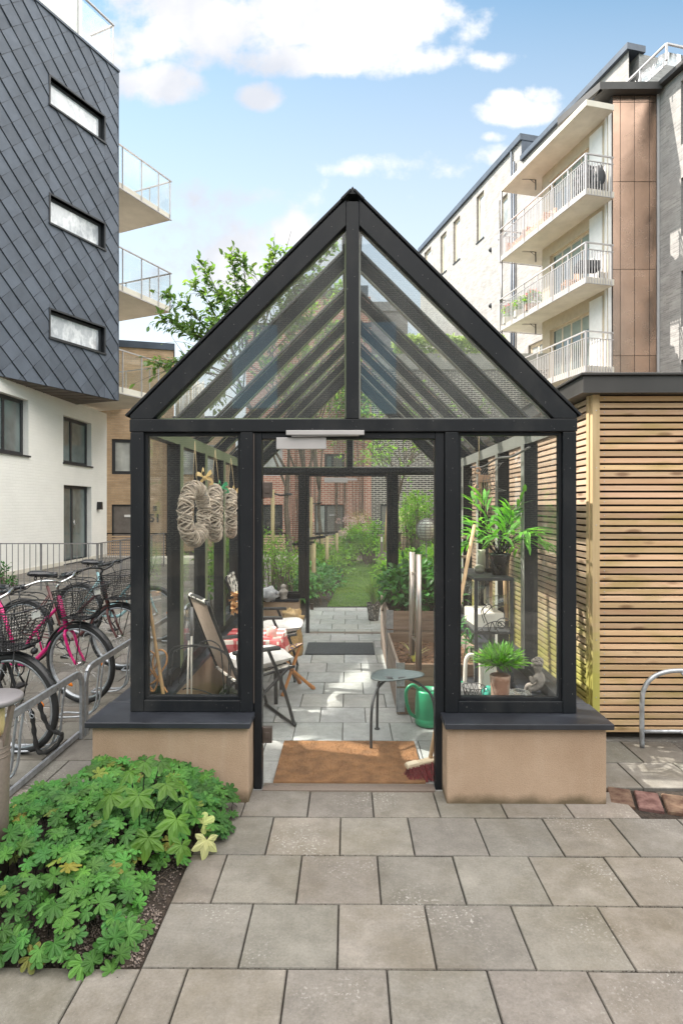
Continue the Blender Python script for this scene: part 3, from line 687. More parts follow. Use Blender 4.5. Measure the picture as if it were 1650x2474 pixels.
# mats
mb=MB(); n=44; vs=[]
mb.box(-.437,.456,3.565,4.187,.002,.02,.004); o=solo('doormat',mb,M['coir'],'brown coir doormat just inside the glass door','doormat')
mb=MB()
for i in range(5200):
    x=U(-.436,.455); y=U(3.566,4.186); a=U(0,2*PI); q=V((math.cos(a),math.sin(a),0))*.0022; c=V((x,y,.019)); mb.add([c-q,c+q,c+V((U(-.006,.006),U(-.006,.006),U(.004,.009)))],[(0,1,2)])
f=mb.build('pile',M['coir'],o,local=True)
mb=MB(); mb.box(-.47,.30,6.68,7.23,.002,.018,.005); solo('doormat',mb,M['bristlemat'],'dark grey bristle doormat by the far greenhouse door','doormat')
# three legged stool with saddle top
T=thing('stool','round grey metal stool with thin legs standing on the coir mat','stool',(.335,4.3,0))
mb=MB(); nr=9;na=40; vs=[];fs=[]
for lay in (0,1):
    for i in range(nr+1):
        for k in range(na):
            a=2*PI*k/na; r=i/nr; rx=.187*r*(1+.10*math.cos(3*a+.5)*r); z=.428+.018*r*r-.03*(1-r)**2*.5 - .02*(math.cos(a-.3)*.5+.5)*r*r*0 +.012*math.sin(a+2.4)*r*r
            vs.append((rx*math.cos(a),rx*math.sin(a)*.95,z-(.007 if lay else 0)))
for lay in (0,1):
    for i in range(nr):
        for k in range(na):
            q=lay*(nr+1)*na; f=(q+i*na+k,q+(i+1)*na+k,q+(i+1)*na+(k+1)%na,q+i*na+(k+1)%na); fs.append(f if not lay else f[::-1])
q=(nr+1)*na
for k in range(na): l=(k+1)%na; fs.append((nr*na+k,q+nr*na+k,q+nr*na+l,nr*na+l))
mb.add(vs,fs,True); mb.build('seat',mat('grey_stool_paint',(.05,.066,.07),.5,var=.12,s=5),T,local=True)
for (fx,fy,tx,ty) in ((-.18,-.24,-.1,-.08),(-.12,.16,-.1,.02),(.27,-.06,.11,.0)):
    mb=MB(); mb.tube(cat([(tx*.2,ty*.2,.418),(tx*.75,ty*.75,.417),(tx+(fx-tx)*.5,ty+(fy-ty)*.35,.37),(fx*.97,fy*.95,.27),(fx,fy,.012)],7),.0095,8); mb.lathe([(.0,.0),(.02,.0),(.02,.006),(.012,.012),(0,.012)],(fx,fy,.0),12)
    l=mb.build('leg',M['dark'],T,local=True)
# watering can
T=thing('watering_can','green plastic watering can beside the raised bed','watering can',(.605,4.56,0)); 
mb=MB(); mb.lathe([(0,.004),(.095,.004),(.105,.02),(.105,.055),(.102,.06),(.103,.065),(.1,.18),(.094,.25),(.088,.262),(.07,.262),(.07,.25),(0,.24)],n=28); mb.build('body',M['green'],T,local=True)
mb=MB(); mb.tube(cat([(-.06,-.01,.255),(-.12,-.02,.3),(-.165,-.03,.27),(-.17,-.03,.2),(-.145,-.025,.1),(-.1,-.01,.06)],7),[.013]*36,10); mb.build('handle',M['green'],T,local=True)
mb=MB(); mb.tube(cat([(.09,0,.06),(.17,.02,.14),(.26,.04,.28)],6),[.022-.0009*i for i in range(13)],10); mb.lathe([(.013,0),(.035,.03),(.035,.035),(0,.04)],(.26,.04,.27),14); mb.build('spout',M['green'],T,local=True)
# broom: head on the mat, handle leaning into the right corner
T=thing('broom','red bristle broom resting on the coir mat with a long pine handle','broom',(.46,3.66,0))
h=V((.0,.0,0)); ang=R(14)
mb=MB(); k=mb.mark(); mb.box(-.125,.13,-.028,.028,.085,.103,.006); mb.xf(k,MX.Translation((.02,.02,.0))@MX.Rotation(ang,4,'Z')@MX.Rotation(R(-8),4,'Y')); mb.build('head',mat('raw_beech',(.5,.4,.28),.7,var=.12,s=18),T,local=True)
mb=MB(); k=mb.mark(); mb.box(-.115,-.05,-.024,.024,.104,.106); mb.xf(k,MX.Translation((.02,.02,.0))@MX.Rotation(ang,4,'Z')@MX.Rotation(R(-8),4,'Y')); mb.build('paper_label',M['cream'],T,local=True)
mb=MB(); k=mb.mark()
for i in range(620):
    x=U(-.12,.125); y=U(-.03,.03); e=x+(U(-.03,.01) if x<-.09 else U(-.012,.012)); mb.tube([(x,y,.087),(x+(e-x)*.4,y*1.4-.01,.05),(e-.03*(x<-.09),y*2.2-.028,U(.003,.012))],.0017,3,sm=False)
mb.xf(k,MX.Translation((.02,.02,.006))@MX.Rotation(ang,4,'Z')@MX.Rotation(R(-8),4,'Y')); mb.build('bristles',M['bred2'],T,local=True)
a=V((.50,3.69,.11)); b=PY(1146,1269,4.02); mb=MB(); mb.tube([a,a+(b-a)*.5,b],[.0125,.0125,.0115],12); mb.build('handle',M['pine'],T)
# raised beds built of pallet collars
def bed(x0,x1,y0,y1,n,label):
    T=thing('raised_bed',label,'raised bed',(x0,y0,0),group='pallet collar beds along the right side'); t=.022
    for k in range(n):
        z0,z1=.2*k+.004,.2*k+.196
        mb=MB(); mb.col(U(.85,1.1)); mb.box(x0+t,x1-t,y0,y0+t,z0,z0+.095); mb.box(x0+t,x1-t,y1-t,y1,z0,z0+.095); mb.col(U(.85,1.1)); mb.box(x0+t,x1-t,y0,y0+t,z0+.097,z1); mb.box(x0+t,x1-t,y1-t,y1,z0+.097,z1); mb.build('cross_boards',M['plank'],T,.002)
        mb=MB(); mb.col(U(.85,1.1)); mb.box(x0,x0+t-.001,y0-.002,y1,z0,z0+.095); mb.box(x1-t+.001,x1,y0,y1,z0,z0+.095); mb.col(U(.85,1.1)); mb.box(x0,x0+t-.001,y0-.002,y1,z0+.097,z1); mb.box(x1-t+.001,x1,y0,y1,z0+.097,z1); mb.build('side_boards',M['planky'],T,.002)
        mb=MB()
        mb.box(x0-.004,x0+.06,y0-.006,y0-.003,z0+.02,z1+.012); mb.box(x0-.004,x0-.001,y0-.006,y0+.07,z0+.02,z1+.012)
        for i in range(4): mb.sph((x0+.025,y0-.006,z0+.04+.045*i),.005,n=6,m=4)
        mb.build('corner_hinge',M['galv'],T,0)
    mb=MB(); vs=[];fs=[]; n1=20
    for j in range(n1+1):
        for i in range(n1+1): x=x0+t+(x1-x0-2*t)*i/n1; y=y0+t+(y1-y0-2*t)*j/n1; vs.append((x,y,.2*n-.09+.02*NZ.noise(V((x*9,y*9,2)))))
    for j in range(n1):
        for i in range(n1): q=j*(n1+1)+i; fs.append((q,q+1,q+n1+2,q+n1+1))
    mb.add(vs,fs,True)
    for i in range(260):
        x,y=U(x0+.05,x1-.05),U(y0+.05,y1-.05); a=U(0,PI); l=U(.01,.03); d=V((math.cos(a)*l,math.sin(a)*l,U(-.005,.01))); c=V((x,y,.2*n-.075)); mb.tube([c-d,c+d],.003,4)
    mb.build('soil',mat('bark_mulch',(.06,.03,.018),.95,var=.5,s=40,c2=(.2,.1,.05),bp=1,bs=60) if n==2 else M['soil'],T)
    return T
bed(.386,1.1,4.77,5.97,2,'low two tier pallet collar bed with bark mulch and a chive clump')
bed(.389,1.1,6.02,7.22,3,'three tier pallet collar bed full of dark leafy plants')
# blades helper for grassy clumps
def blades(mb,c,n,h,spread,w,curve=1.,tilt=0):
    c=V(c)
    for i in range(n):
        a=U(0,2*PI); l=h*U(.55,1.1); out=spread*U(.2,1.); d=V((math.cos(a),math.sin(a),0)); s_=V((-d.y,d.x,0))*w*U(.7,1.2); pts=[]
        b=c+d*U(0,.02)
        for q in range(5):
            t=q/4; pts.append(b+d*out*t**1.5+V((0,0,l*(t-.45*curve*t*t*(out/max(spread,.01))))))
        t=U(.75,1.3); mb.col(0,(t*U(.9,1.15),t,t*.9)); vs=[]
        for q in range(5): k=(1-q/4)**.6; vs+= [pts[q]-s_*k,pts[q]+s_*k]
        mb.add(vs,[(2*q,2*q+1,2*q+3,2*q+2) for q in range(4)],True)
mb=MB(); blades(mb,(.56,5.15,.32),16,.24,.2,.005,1.); solo('chive_clump',mb,M['wilt'],'small pale chive clump growing in the bark mulch','plant')
mb=MB(); blades(mb,(.88,5.3,.32),14,.3,.16,.005,.8); solo('spring_onion',mb,M['potgrass'],'spring onions behind the door handle in the low bed','plant')
# leaves: kite = folded ovate leaf
def leaf(mb,c,d,n,l,w,fold=.18,droop=.2,t=None):
    c=V(c); d=V(d).normalized(); n=V(n); n=(n-d*n.dot(d)); n=n.normalized() if n.length>1e-5 else d.orthogonal().normalized(); s_=d.cross(n)
    if t: mb.col(0,t)
    p=[c, c+d*l*.32+s_*w*.45+n*fold*w, c+d*l*.68+s_*w*.42+n*(fold*w-droop*l*.3), c+d*l-n*droop*l, c+d*l*.68-s_*w*.42+n*(fold*w-droop*l*.3), c+d*l*.32-s_*w*.45+n*fold*w, c+d*l*.36, c+d*l*.7-n*droop*l*.35]
    mb.add(p,[(0,1,6),(0,6,5),(1,2,7,6),(6,7,4,5),(2,3,7),(7,3,4)],True)
def rdir(up=0.):
    while 1:
        v=V((U(-1,1),U(-1,1),U(-1,1)))
        if .05<v.length<1: v.normalize(); v.z+=up; return v.normalized()
def clump(mb,c,rx,ry,rz,n,l,w,up=.5,fill=.5,tl=.65,th=1.3,low=-.6):
    c=V(c); sd=U(0,99)
    for i in range(n):
        d=rdir()
        if d.z<low: d.z=-d.z
        r=(fill+(1-fill)*rnd.random())*(1+.35*NZ.noise(d*2.2+V((sd,0,0))))
        p=c+V((d.x*rx,d.y*ry,d.z*rz))*r; dd=(d+rdir()*.8+V((0,0,-.1))).normalized()
        k=U(tl,th); leaf(mb,p,dd,V((0,0,1))+rdir()*.6+d*up,l*U(.6,1.25),w*U(.7,1.2),t=(k*U(.9,1.15),k,k*U(.8,1.05)))
def bush(name,label,cat_,spots,n,l,w,m,loc,stems=True,group=None,flowers=None,**k):
    T=thing(name,label,cat_,loc,group=group)
    mb=MB()
    tot=sum(s[3]*s[4]*s[5] for s in spots)
    for s_ in spots: clump(mb,s_[:3],s_[3],s_[4],s_[5],max(30,int(n*s_[3]*s_[4]*s_[5]/tot)),l,w,**k)
    mb.build('foliage',m,T)
    if stems:
        mb=MB()
        for s_ in spots:
            for i in range(5): a=V((s_[0]+U(-.1,.1),s_[1]+U(-.1,.1),loc[2])); b=V((s_[0]+U(-.5,.5)*s_[3],s_[1]+U(-.5,.5)*s_[4],s_[2]+U(-.1,.5)*s_[5])); mb.tube(cat([a,(a+b)/2+V((U(-.05,.05),U(-.05,.05),0)),b],4),[.01-.0008*i for i in range(9)],5)
        mb.build('stems',M['bark'],T)
    if flowers:
        fmb=MB()
        for (x,y,z,r) in flowers(): clump(fmb,(x,y,z),r,r,r*1.3,60,r*.5,r*.35,fill=.6)
        fmb.build('flowers',M[flowers.m],T)
    return T
sp=[]
for i in range(26): sp.append((U(.45,1.1),U(6.05,7.2),U(.62,.95),.17,.17,.17))
bush('potato_plants','tall dark green leafy plants filling the three tier bed','plant',sp,2100,.085,.05,M['darkleaf'],(.75,6.6,.5),tl=.6,th=1.5,fill=.25)
# patterned pot with grass past the far door
T=thing('plant_pot','dark patterned plant pot with arching grass on the garden path','plant pot',(.37,8.75,0))
mb=MB(); mb.lathe([(0,.0),(.07,0),(.095,.2),(.1,.25),(.088,.25),(.08,.22),(0,.22)],n=24); mb.build('pot',floral('dark_patterned_glaze',(.05,.045,.045),(.3,.27,.25),40,.55,.62),T,local=True)
mb=MB(); blades(mb,(0,0,.22),90,.62,.5,.007,1.2); mb.build('grass',M['grass'],T,local=True)
# folding chairs
def chair(label,loc,rz,fab,backfab):
    T=thing('folding_chair',label,'folding chair',loc,rz,'black folding chairs around the little table')
    B=lambda n,mb,m,p=T,**k: mb.build(n,m,p,local=True,**k)
    bt,bb=V((-.4,0,.94)),V((-.17,0,.36))
    mb=MB(); 
    mb.tube(cat([bb+V((0,.24,0)),bt*.85+bb*.15+V((0,.24,0)),bt+V((0,.2,.02)),bt+V((0,-.2,.02)),bt*.85+bb*.15+V((0,-.24,0)),bb+V((0,-.24,0))],8),.0125,8); fr=B('back_frame',mb,M['black'])
    mb=MB(); q=.01
    vs=[];fs=[]
    for i in range(9):
        t=i/8; p=bb+(bt-bb)*t; sag=.035*math.sin(PI*t)
        for j in range(7): u=-1+j/3; vs.append(p+V((-sag*(1-u*u)*.9,u*.222,0)))
    for i in range(8):
        for j in range(6): k=i*7+j; fs.append((k,k+1,k+8,k+7))
    m0=MB(); m0.add(vs,fs,True); bk=B('backrest',m0,backfab)
    m1=MB(); m1.add([V(v)+V((.012,0,.008)) for v in vs],[f[::-1] for f in fs],True); 
    m1.tube(cat([bt+V((.0,-.2,.022)),bt+V((0,0,.024)),bt+V((0,.2,.022))],6),.017,8); B('back_cover',m1,fab,bk)
    mb=MB(); vs=[];fs=[]
    for i in range(9):
        t=i/8
        for j in range(7): u=-1+j/3; vs.append((-.2+.45*t,u*.225,.39+.05*t-.03*math.sin(PI*t)*(1-u*u)))
    for i in range(8):
        for j in range(6): k=i*7+j; fs.append((k,k+1,k+8,k+7))
    mb.add(vs,fs,True); mb.add([V(v)-V((0,0,.012)) for v in vs],[f[::-1] for f in fs],True); st=B('seat',mb,fab)
    mb=MB()
    for s_ in (-1,1): mb.tube([(-.2,s_*.235,.38),(.26,s_*.235,.435)],.011,8)
    B('seat_frame',mb,M['black'],st)
    for s_ in (-1,1):
        mb=MB(); mb.box(-.23,.13,s_*.265-.022,s_*.265+.022,.585,.61,.008); B('armrest',mb,M['black'],bev=.006)
    mb=MB(); mb.tube(cat([(.04,.262,.585),(.15,.262,.32),(.235,.262,.045),(.24,.24,.014),(.24,-.24,.014),(.235,-.262,.045),(.15,-.262,.32),(.04,-.262,.585)],8),.0125,8); B('leg_loop',mb,M['black'])
    mb=MB(); mb.tube(cat([(.2,.245,.43),(-.02,.245,.25),(-.3,.245,.05),(-.32,.22,.014),(-.32,-.22,.014),(-.3,-.245,.05),(-.02,-.245,.25),(.2,-.245,.43)],8),.0125,8); B('leg_loop',mb,M['black'])
    mb=MB()
    for s_ in (-1,1): mb.tube([(-.2,s_*.262,.585),(-.17,s_*.25,.38)],.01,8)
    B('arm_support',mb,M['black'])
    return T
def cushion(label,loc,rz,sx,sy,t=.07,tilt=0):
    mb=MB(); n=14; vs=[];fs=[]
    for lay in (1,-1):
        for i in range(n+1):
            for j in range(n+1):
                u,v=-1+2*i/n,-1+2*j/n; k=(1-u**4)*(1-v**4); vs.append((u*sx*(1-.06*v*v),v*sy*(1-.06*u*u),lay*t*.5*k**.5+.004*NZ.noise(V((u*3,v*3,lay)))))
    for lay in (0,1):
        for i in range(n):
            for j in range(n): q=lay*(n+1)**2+i*(n+1)+j; f=(q,q+n+1,q+n+2,q+1); fs.append(f if not lay else f[::-1])
    mb.add(vs,fs,True); mb.xf(0,MX.Rotation(tilt,4,'Y')); o=solo('seat_cushion',mb,M['fabric'],label,'cushion'); o.location=loc; o.rotation_euler=(0,0,rz); return o
chair('black folding chair seen from behind its tan canvas back',(-.74,4.62,0),R(30),M['floral'],M['canvas'])
chair('far black folding chair with black and white damask back facing right',(-.74,5.9,0),R(2),M['floral'],M['floral'])
cushion('cream cushion on the near folding chair',(-.69,4.65,.475),R(30),.23,.2,.11,R(-5)); cushion('cream cushion on the far damask folding chair',(-.66,5.9,.475),R(2),.23,.21,.1,R(-6))
# table with gingham cloth
T=thing('side_table','low square table under a red checked cloth','table',(-.79,5.22,0))
mb=MB(); mb.box(-.22,.22,-.22,.22,.5,.53); mb.build('tabletop',M['black'],T,.003,local=True)
for sx_ in (-1,1):
    for sy_ in (-1,1): mb=MB(); mb.beam((sx_*.19,sy_*.19,.5),(sx_*.2,sy_*.2,0),.03,.03); mb.build('leg',M['black'],T,.002,local=True)
mb=MB(); n=64; vs=[];fs=[]
per=[]
for k in range(n):
    t=4*k/n; s_=int(t); f=t-s_; q=[(-1+2*f,-1),(1,-1+2*f),(1-2*f,1),(-1,1-2*f)][s_]; per.append(V((q[0],q[1],0)))
rows=[(0.,.535),(.12,.536),(.236,.536),(.245,.525),(.25,.47),(.262,.41),(.268,.36)]
for ri,(r,z) in enumerate(rows):
    for k,p in enumerate(per):
        wv=0 if ri<3 else (ri-2)*.006*math.sin(k*.98+math.sin(k*.37)); cn=max(0,abs(p.x)*abs(p.y)-.55)*1.6
        zz=z-(.055*cn if ri>3 else 0)*(ri-3)/2; vs.append((p.x*r+p.x*wv,p.y*r+p.y*wv,zz))
for i in range(len(rows)-1):
    for k in range(n): l=(k+1)%n; fs.append((i*n+k,(i+1)*n+k,(i+1)*n+l,i*n+l)[::-1])
mb.add(vs,fs,True); o=mb.build('tablecloth',M['gingham'],None,uv=True); tag(o,'red and cream gingham cloth draped over the little table','tablecloth'); o.location=(-.79,5.22,0)
mb=MB(); mb.lathe([(0,0),(.04,0),(.043,.008),(.043,.075),(.038,.075),(.037,.02),(0,.018)],n=24); o=solo('candle_holder',mb,mat('pale_pink_glass',(.75,.42,.38),.25,var=.05),'pink candle glass standing on the gingham cloth','candle holder'); o.location=(-.64,5.12,.538)
# tripod stool
T=thing('tripod_stool','wooden tripod stool with violet tapestry seat','stool',(-.5,5.3,0))
hub=V((-.49,5.33,.2)); feet=[V((-.30,5.44,.0)),V((-.56,5.22,0)),V((-.44,5.62,0))]
tops=[hub+(hub-f)*.95 for f in feet]
for f,t in zip(feet,tops):
    mb=MB(); d=t-f; pts=[f+d*q for q in (0,.02,.05,.07,.1,.13,.3,.6,.9,1.)]; mb.tube(pts,[.015,.019,.019,.014,.018,.014,.014,.016,.013,.012],10); mb.build('leg',M['stool'],T)
mb=MB(); mb.sph(hub,.02,n=8,m=6); mb.build('pivot',M['bronze'],T)
vs=[];fs=[]; n=9
c=(tops[0]+tops[1]+tops[2])/3+V((0,0,.012))
mb=MB(); P3=[q+V((0,0,.02))+(q-c)*.28 for q in tops]; k=8
idx={}
for i in range(k+1):
    for j in range(k+1-i):
        a,b=i/k,j/k; p=P3[0]*a+P3[1]*b+P3[2]*(1-a-b); ed=min(a,b,1-a-b)*3; idx[(i,j)]=len(vs); vs.append(p-V((0,0,.06*ed)))
for i in range(k):
    for j in range(k-i):
        fs.append((idx[(i,j)],idx[(i+1,j)],idx[(i,j+1)]))
        if i+j<k-1: fs.append((idx[(i+1,j)],idx[(i+1,j+1)],idx[(i,j+1)]))
mb.add(vs,fs,True); mb.build('seat',M['tapestry'],T); m2=MB(); m2.add([V(v)-V((0,0,.008)) for v in vs],fs,True); m2.build('seat_lining',mat('brown_leather',(.2,.1,.06),.6),T)
# basket with crumpled paper at the back, tray with paper
T=thing('straw_basket','tall straw basket with crumpled gold paper behind the far chair','basket',(-.62,6.7,0))
mb=MB(); mb.lathe([(0,0),(.12,0),(.13,.05),(.12,.2),(.1,.3),(.115,.36),(.105,.36),(.09,.3),(0,.29)],n=22,wob=lambda a,z:1+.03*math.sin(9*a+z*40)); mb.build('basket',M['straw'],T,local=True)
mb=MB(); mb.sph((.01,-.01,.4),.11,.1,.09,16,10,.9,3); mb.build('crumpled_paper',mat('gold_paper',(.45,.3,.14),.45,var=.35,s=14),T,local=True)
mb=MB(); mb.box(-.14,.1,-.1,.1,0,.3,.01); o=solo('storage_crate',mb,mat('grey_crate',(.2,.2,.19),.7),'grey crate in the back corner behind the straw basket','crate',bev=.004); o.location=(-.9,7.3,0)
mb=MB(); mb.lathe([(0,0),(.045,0),(.05,.012),(.04,.03),(.05,.07),(.058,.09),(.055,.105),(.03,.13),(.024,.14),(.035,.155),(.03,.18),(.012,.19),(0,.19)],n=20); o=solo('stone_finial',mb,M['stone'],'grey stone urn finial on the far sill','ornament'); o.location=(-.82,7.78,.448)
mb=MB(); mb.sph((0,0,.07),.13,.09,.09,16,10,.5,8); mb.sph((.11,-.03,.09),.028,n=8,m=6); o=solo('garden_ornament',mb,mat('silver_fabric',(.4,.4,.42),.6,var=.4,s=12),'silvery crumpled ornament left of the urn finial on the far sill','ornament'); o.location=(-1.0,7.72,.448)
mb=MB()
clump(mb,PY(574,1462,4.9),.04,.04,.11,110,.045,.04,fill=.3); solo('artificial_flowers',mb,mat('peach_petals',(.7,.42,.2),.7,var=.2),'peach artificial roses behind the near folding chair','flowers')
# wreaths
def wreath():
    mb=MB(); RR,rr=.158,.047
    for s_ in range(17):
        k=rnd.choice([6,7,9,11,-6,-8,-10,13,-12]); ph=U(0,2*PI); rad=rr*U(.82,1.06); n=150; pts=[]
        st=U(0,2*PI); ln=U(.9,1.)*2*PI
        for i in range(n):
            u=st+ln*i/n; v=k*(u)+ph+.5*math.sin(3*u+ph); q=rad*(1+.05*math.sin(7*u+ph)); r2=RR+q*math.cos(v); pts.append((r2*math.cos(u)*.98,q*math.sin(v),r2*math.sin(u)*1.06))
        t=U(.55,1.3); mb.col(t); mb.tube(pts,U(.0042,.0062),5)
    mb.col(.42); pts=[(RR*math.cos(2*PI*i/40)*.98,0,RR*math.sin(2*PI*i/40)*1.06) for i in range(40)]; mb.tube(pts,rr*.7,8,True)
    return mb
vinem=mat('grey_willow_vine',(.5,.41,.33),.7,var=.2,s=30,attr=True); WM=wreath().build('x',vinem); wme=WM.data; bpy.data.objects.remove(WM)
def bow(mb,c,s):
    c=V(c)
    for a in (.5,2.4,3.6,5.4,1.4):
        d=V((.35*math.cos(a),math.cos(a),math.sin(a)*.8)); p=[c,c+d*s*.6+V((.01,0,.01)),c+d*s*1.1,c+d*s*.9+V((.012,.02,-.02))]
        sd=V((.3,.2,.5))*s*.33; vs=[];pp=cat(p,4)
        for q,x in enumerate(pp): k=.3+math.sin(PI*min(1,q/len(pp)*1.1)); vs+=[x-sd*k,x+sd*k]
        mb.add(vs,[(2*i,2*i+1,2*i+3,2*i+2) for i in range(len(pp)-1)],True)
    mb.sph(c,s*.22,n=8,m=6)
for i,(cx,cy,Y,rz,lab,bm) in enumerate(((471,1241,4.0,R(81),'willow wreath nearest the front glass with a gold bow','gold'),(520,1239,4.6,R(98),'middle willow wreath with a green ribbon','gribbon'),(558,1240,5.4,R(102),'willow wreath hanging farthest back with a gold ribbon','gold'))):
    p=PY(cx,cy,Y); T=thing('willow_wreath',lab,'wreath',p,rz,'willow wreaths hung from the eave beam')
    o=bpy.data.objects.new('ring',wme); COL.objects.link(o); o.parent=T; ROOT[o.name]=V(p)
    mb=MB(); tz=2.06-p.z; ty=.0
    for s_ in (-.07,.07): mb.tube([(s_*.6,s_*.5,.17),(0,0,tz+.0)],.002,5)
    mb.build('string',M['string'],T,local=True)
    mb=MB(); bow(mb,(.055,-.045,.235) if i==0 else (.08,-.04,.19),.07 if i==0 else .06); mb.build('bow',M[bm],T,local=True)
    mb=MB(); mb.box(.07,.075,-.05,-.01,.12,.18); mb.build('paper_tag',M['white'],T,local=True)
# left window sill: bamboo cane, carpet beater, hoops, curtain poles
a=PY(346,1363,3.6); b=PY(399,1684,3.57); b.z=.455; mb=MB(); pts=[a+(b-a)*t for t in [i/24 for i in range(25)]]; mb.tube(pts,[(.0085+.002*t/24)*(1.22 if t%5==0 else 1) for t in range(25)],10); solo('bamboo_cane',mb,M['bamboo'],'knobbly bamboo cane leaning in the left front window corner','cane')
def pz(px,py,Y=3.6): return PY(px,py,Y)
mb=MB(); Q=[(404,1674),(392,1655),(372,1630),(349,1597),(345,1580),(360,1573),(374,1582),(380,1600),(370,1622),(357,1640),(358,1662),(370,1671),(379,1655),(380,1640),(372,1620),(369,1600),(374,1580),(388,1570),(402,1580),(402,1602),(392,1620),(378,1642),(362,1655)]
off=[.012*math.sin(i*1.7) for i in range(len(Q))]
mb.tube(cat([pz(x,y,3.61+o_) for (x,y),o_ in zip(Q,off)],6),.0052,8); mb.tube(cat([pz(x,y,3.62) for x,y in ((372,1672),(360,1656),(345,1630))],5),.0045,6); solo('carpet_beater',mb,M['cane'],'looped rattan carpet beater standing behind the left front glass','carpet beater')
for q,lab in (([(343,1505),(346,1497),(352,1498),(366,1505)],''),):
    pass
mb=MB(); mb.tube(cat([pz(x,y,3.68) for x,y in ((381,1676),(365,1600),(343,1515),(346,1503),(354,1500),(368,1506))],6),.0028,6); solo('plant_support',mb,M['dark'],'thin dark wire plant stake behind the bamboo cane','plant support')
HP=[[(402,1700),(406,1600),(416,1568),(450,1560),(505,1561),(548,1580),(553,1610),(548,1690)],[(412,1700),(418,1590),(430,1570),(470,1562),(520,1567),(553,1590),(557,1620),(552,1690)],[(425,1700),(440,1610),(470,1565),(500,1548),(524,1556),(535,1580),(542,1690)],[(430,1690),(440,1668),(460,1664),(490,1670),(512,1678)]]
for i,q in enumerate(HP):
    mb=MB(); mb.tube(cat([PY(x,y,3.92+.07*i) for x,y in q],6),.0042,6); solo('garden_hoop',mb,M['black'],['flat topped black wire hoop behind the left front glass','second flat black wire hoop set just behind the first','round topped black wire hoop reaching highest behind the left glass','low green black hoop lying along the left sill'][i],'garden hoop',group='wire hoops stored behind the left glass')
for x,x2,lab in ((463.5,462,'white pole with a grey rubber grip behind the wire hoops'),(456.5,452,'shorter white pole beside the grey gripped pole')):
    mb=MB(); top=1467 if x>460 else 1545; a=PY(x,top,4.05); b=PY(x2,1700,4.0); T=thing('white_pole',lab,'pole',b,group='white poles'); mb.tube([b,a],.0065,10); mb.build('shaft',M['ceramic'],T)
    mb=MB(); mb.tube([a+(b-a)*.3,a],.011,10) if x>460 else mb.box(a.x-.018,a.x+.008,a.y-.012,a.y+.012,a.z-.005,a.z+.04); mb.build('grip',M['rail'],T)
# ---------------------------------------------------------------- right window: rack and what stands on it
RK=thing('shelf_rack','black metal shelf rack behind the right front glass','shelf',(.86,4.1,0))
X0,X1,Y0,Y1=.865,1.105,4.12,4.75
for x in (X0,X1):
    for y in (Y0,Y1): mb=MB(); mb.box(x-.011,x+.011,y-.011,y+.011,0,1.15); mb.build('leg',M['dark'],RK,.002)
for z in (1.15,.79,.3): mb=MB(); mb.box(X0-.013,X1+.013,Y0-.013,Y1+.013,z-.02,z); mb.build('shelf',M['dark'],RK,.002)
def put_(name,mb,m,lab,cat_,loc,rz=0,group=None,**k):
    o=solo(name,mb,m,lab,cat_,group,**k); o.location=loc; o.rotation_euler=(0,0,rz); return o
# potted palm
p=PY(1229,1388,4.3); px_=V((1.07,4.3,1.151))
T=thing('potted_palm','bushy green palm in a ribbed black pot on the rack top','potted plant',px_)
mb=MB(); mb.lathe([(0,0),(.052,0),(.071,.135),(.075,.15),(.068,.15),(.064,.13),(0,.125)],n=36,wob=lambda a,z:1+.02*math.cos(18*a)); mb.build('pot',M['saddle'],T,local=True)
lf=MB(); stm=MB()
for i in range(26):
    a=U(0,2*PI); el=U(.15,1.35); L=U(.32,.5) if el>.6 else U(.24,.36); d=V((math.cos(a)*math.cos(el),math.sin(a)*math.cos(el),math.sin(el)))
    b=V((U(-.02,.02),U(-.02,.02),.13)); pts=[b+d*L*t+V((0,0,.16*math.sin(t*1.3) if el<.6 else .03*t))-V((0,0,.15*t*t*(1.2-el*.6))) for t in [q/8 for q in range(9)]]
    stm.tube(pts,[.0032-.0002*q for q in range(9)],5)
    for q in range(3,9):
        for s_ in ((-1,1) if q>6 else ((-1,) if q%2 else (1,))):
            t_=(pts[min(q+1,8)]-pts[q-1]).normalized(); sd=t_.cross(V((0,0,1)))
            if sd.length<.1: sd=V((1,0,0))
            sd.normalize(); k=U(.7,1.35); l=U(.13,.2)*(1 if q<8 else .85)
            leaf(lf,pts[q],(t_*.9+sd*s_*.75+V((0,0,U(-.25,.2)))),V((0,0,1))+rdir()*.3,l*1.1,.027,.1,.28,(k,k,k*.9))
lf.build('fronds',M['palm'],T,local=True); stm.build('stems',M['palm'],T,local=True)
mb=MB(); mb.sph((0,0,.03),.041,.036,.03,16,10,.15,2); put_('pebble',mb,M['stone'],'rounded pale stone on the rack top near the leaning broom handle','stone',PZ(1158,1385,1.151))
q=PZ(1185,1383,1.151); T=thing('figurine','small wood block with a rod and pale paddle on the rack top','ornament',q)
mb=MB(); mb.box(-.035,.035,-.025,.025,0,.028,.003); mb.build('base_block',M['plank'],T,local=True); mb=MB(); mb.tube([(0,0,.028),(0,0,.1)],.002,6); mb.build('rod',M['black'],T,local=True); mb=MB(); mb.beam((0,0,.1),(0,0,.19),.022,.008,(0,1,0)); mb.build('paddle',M['copperw'],T,.002,local=True)
mb=MB(); mb.lathe([(0,0),(.032,0),(.026,.14),(.03,.16),(.024,.16),(0,.15)],n=20); put_('white_vase',mb,M['ceramic'],'tall white vase behind the palm pot on the rack top','vase',(.985,4.5,1.151))
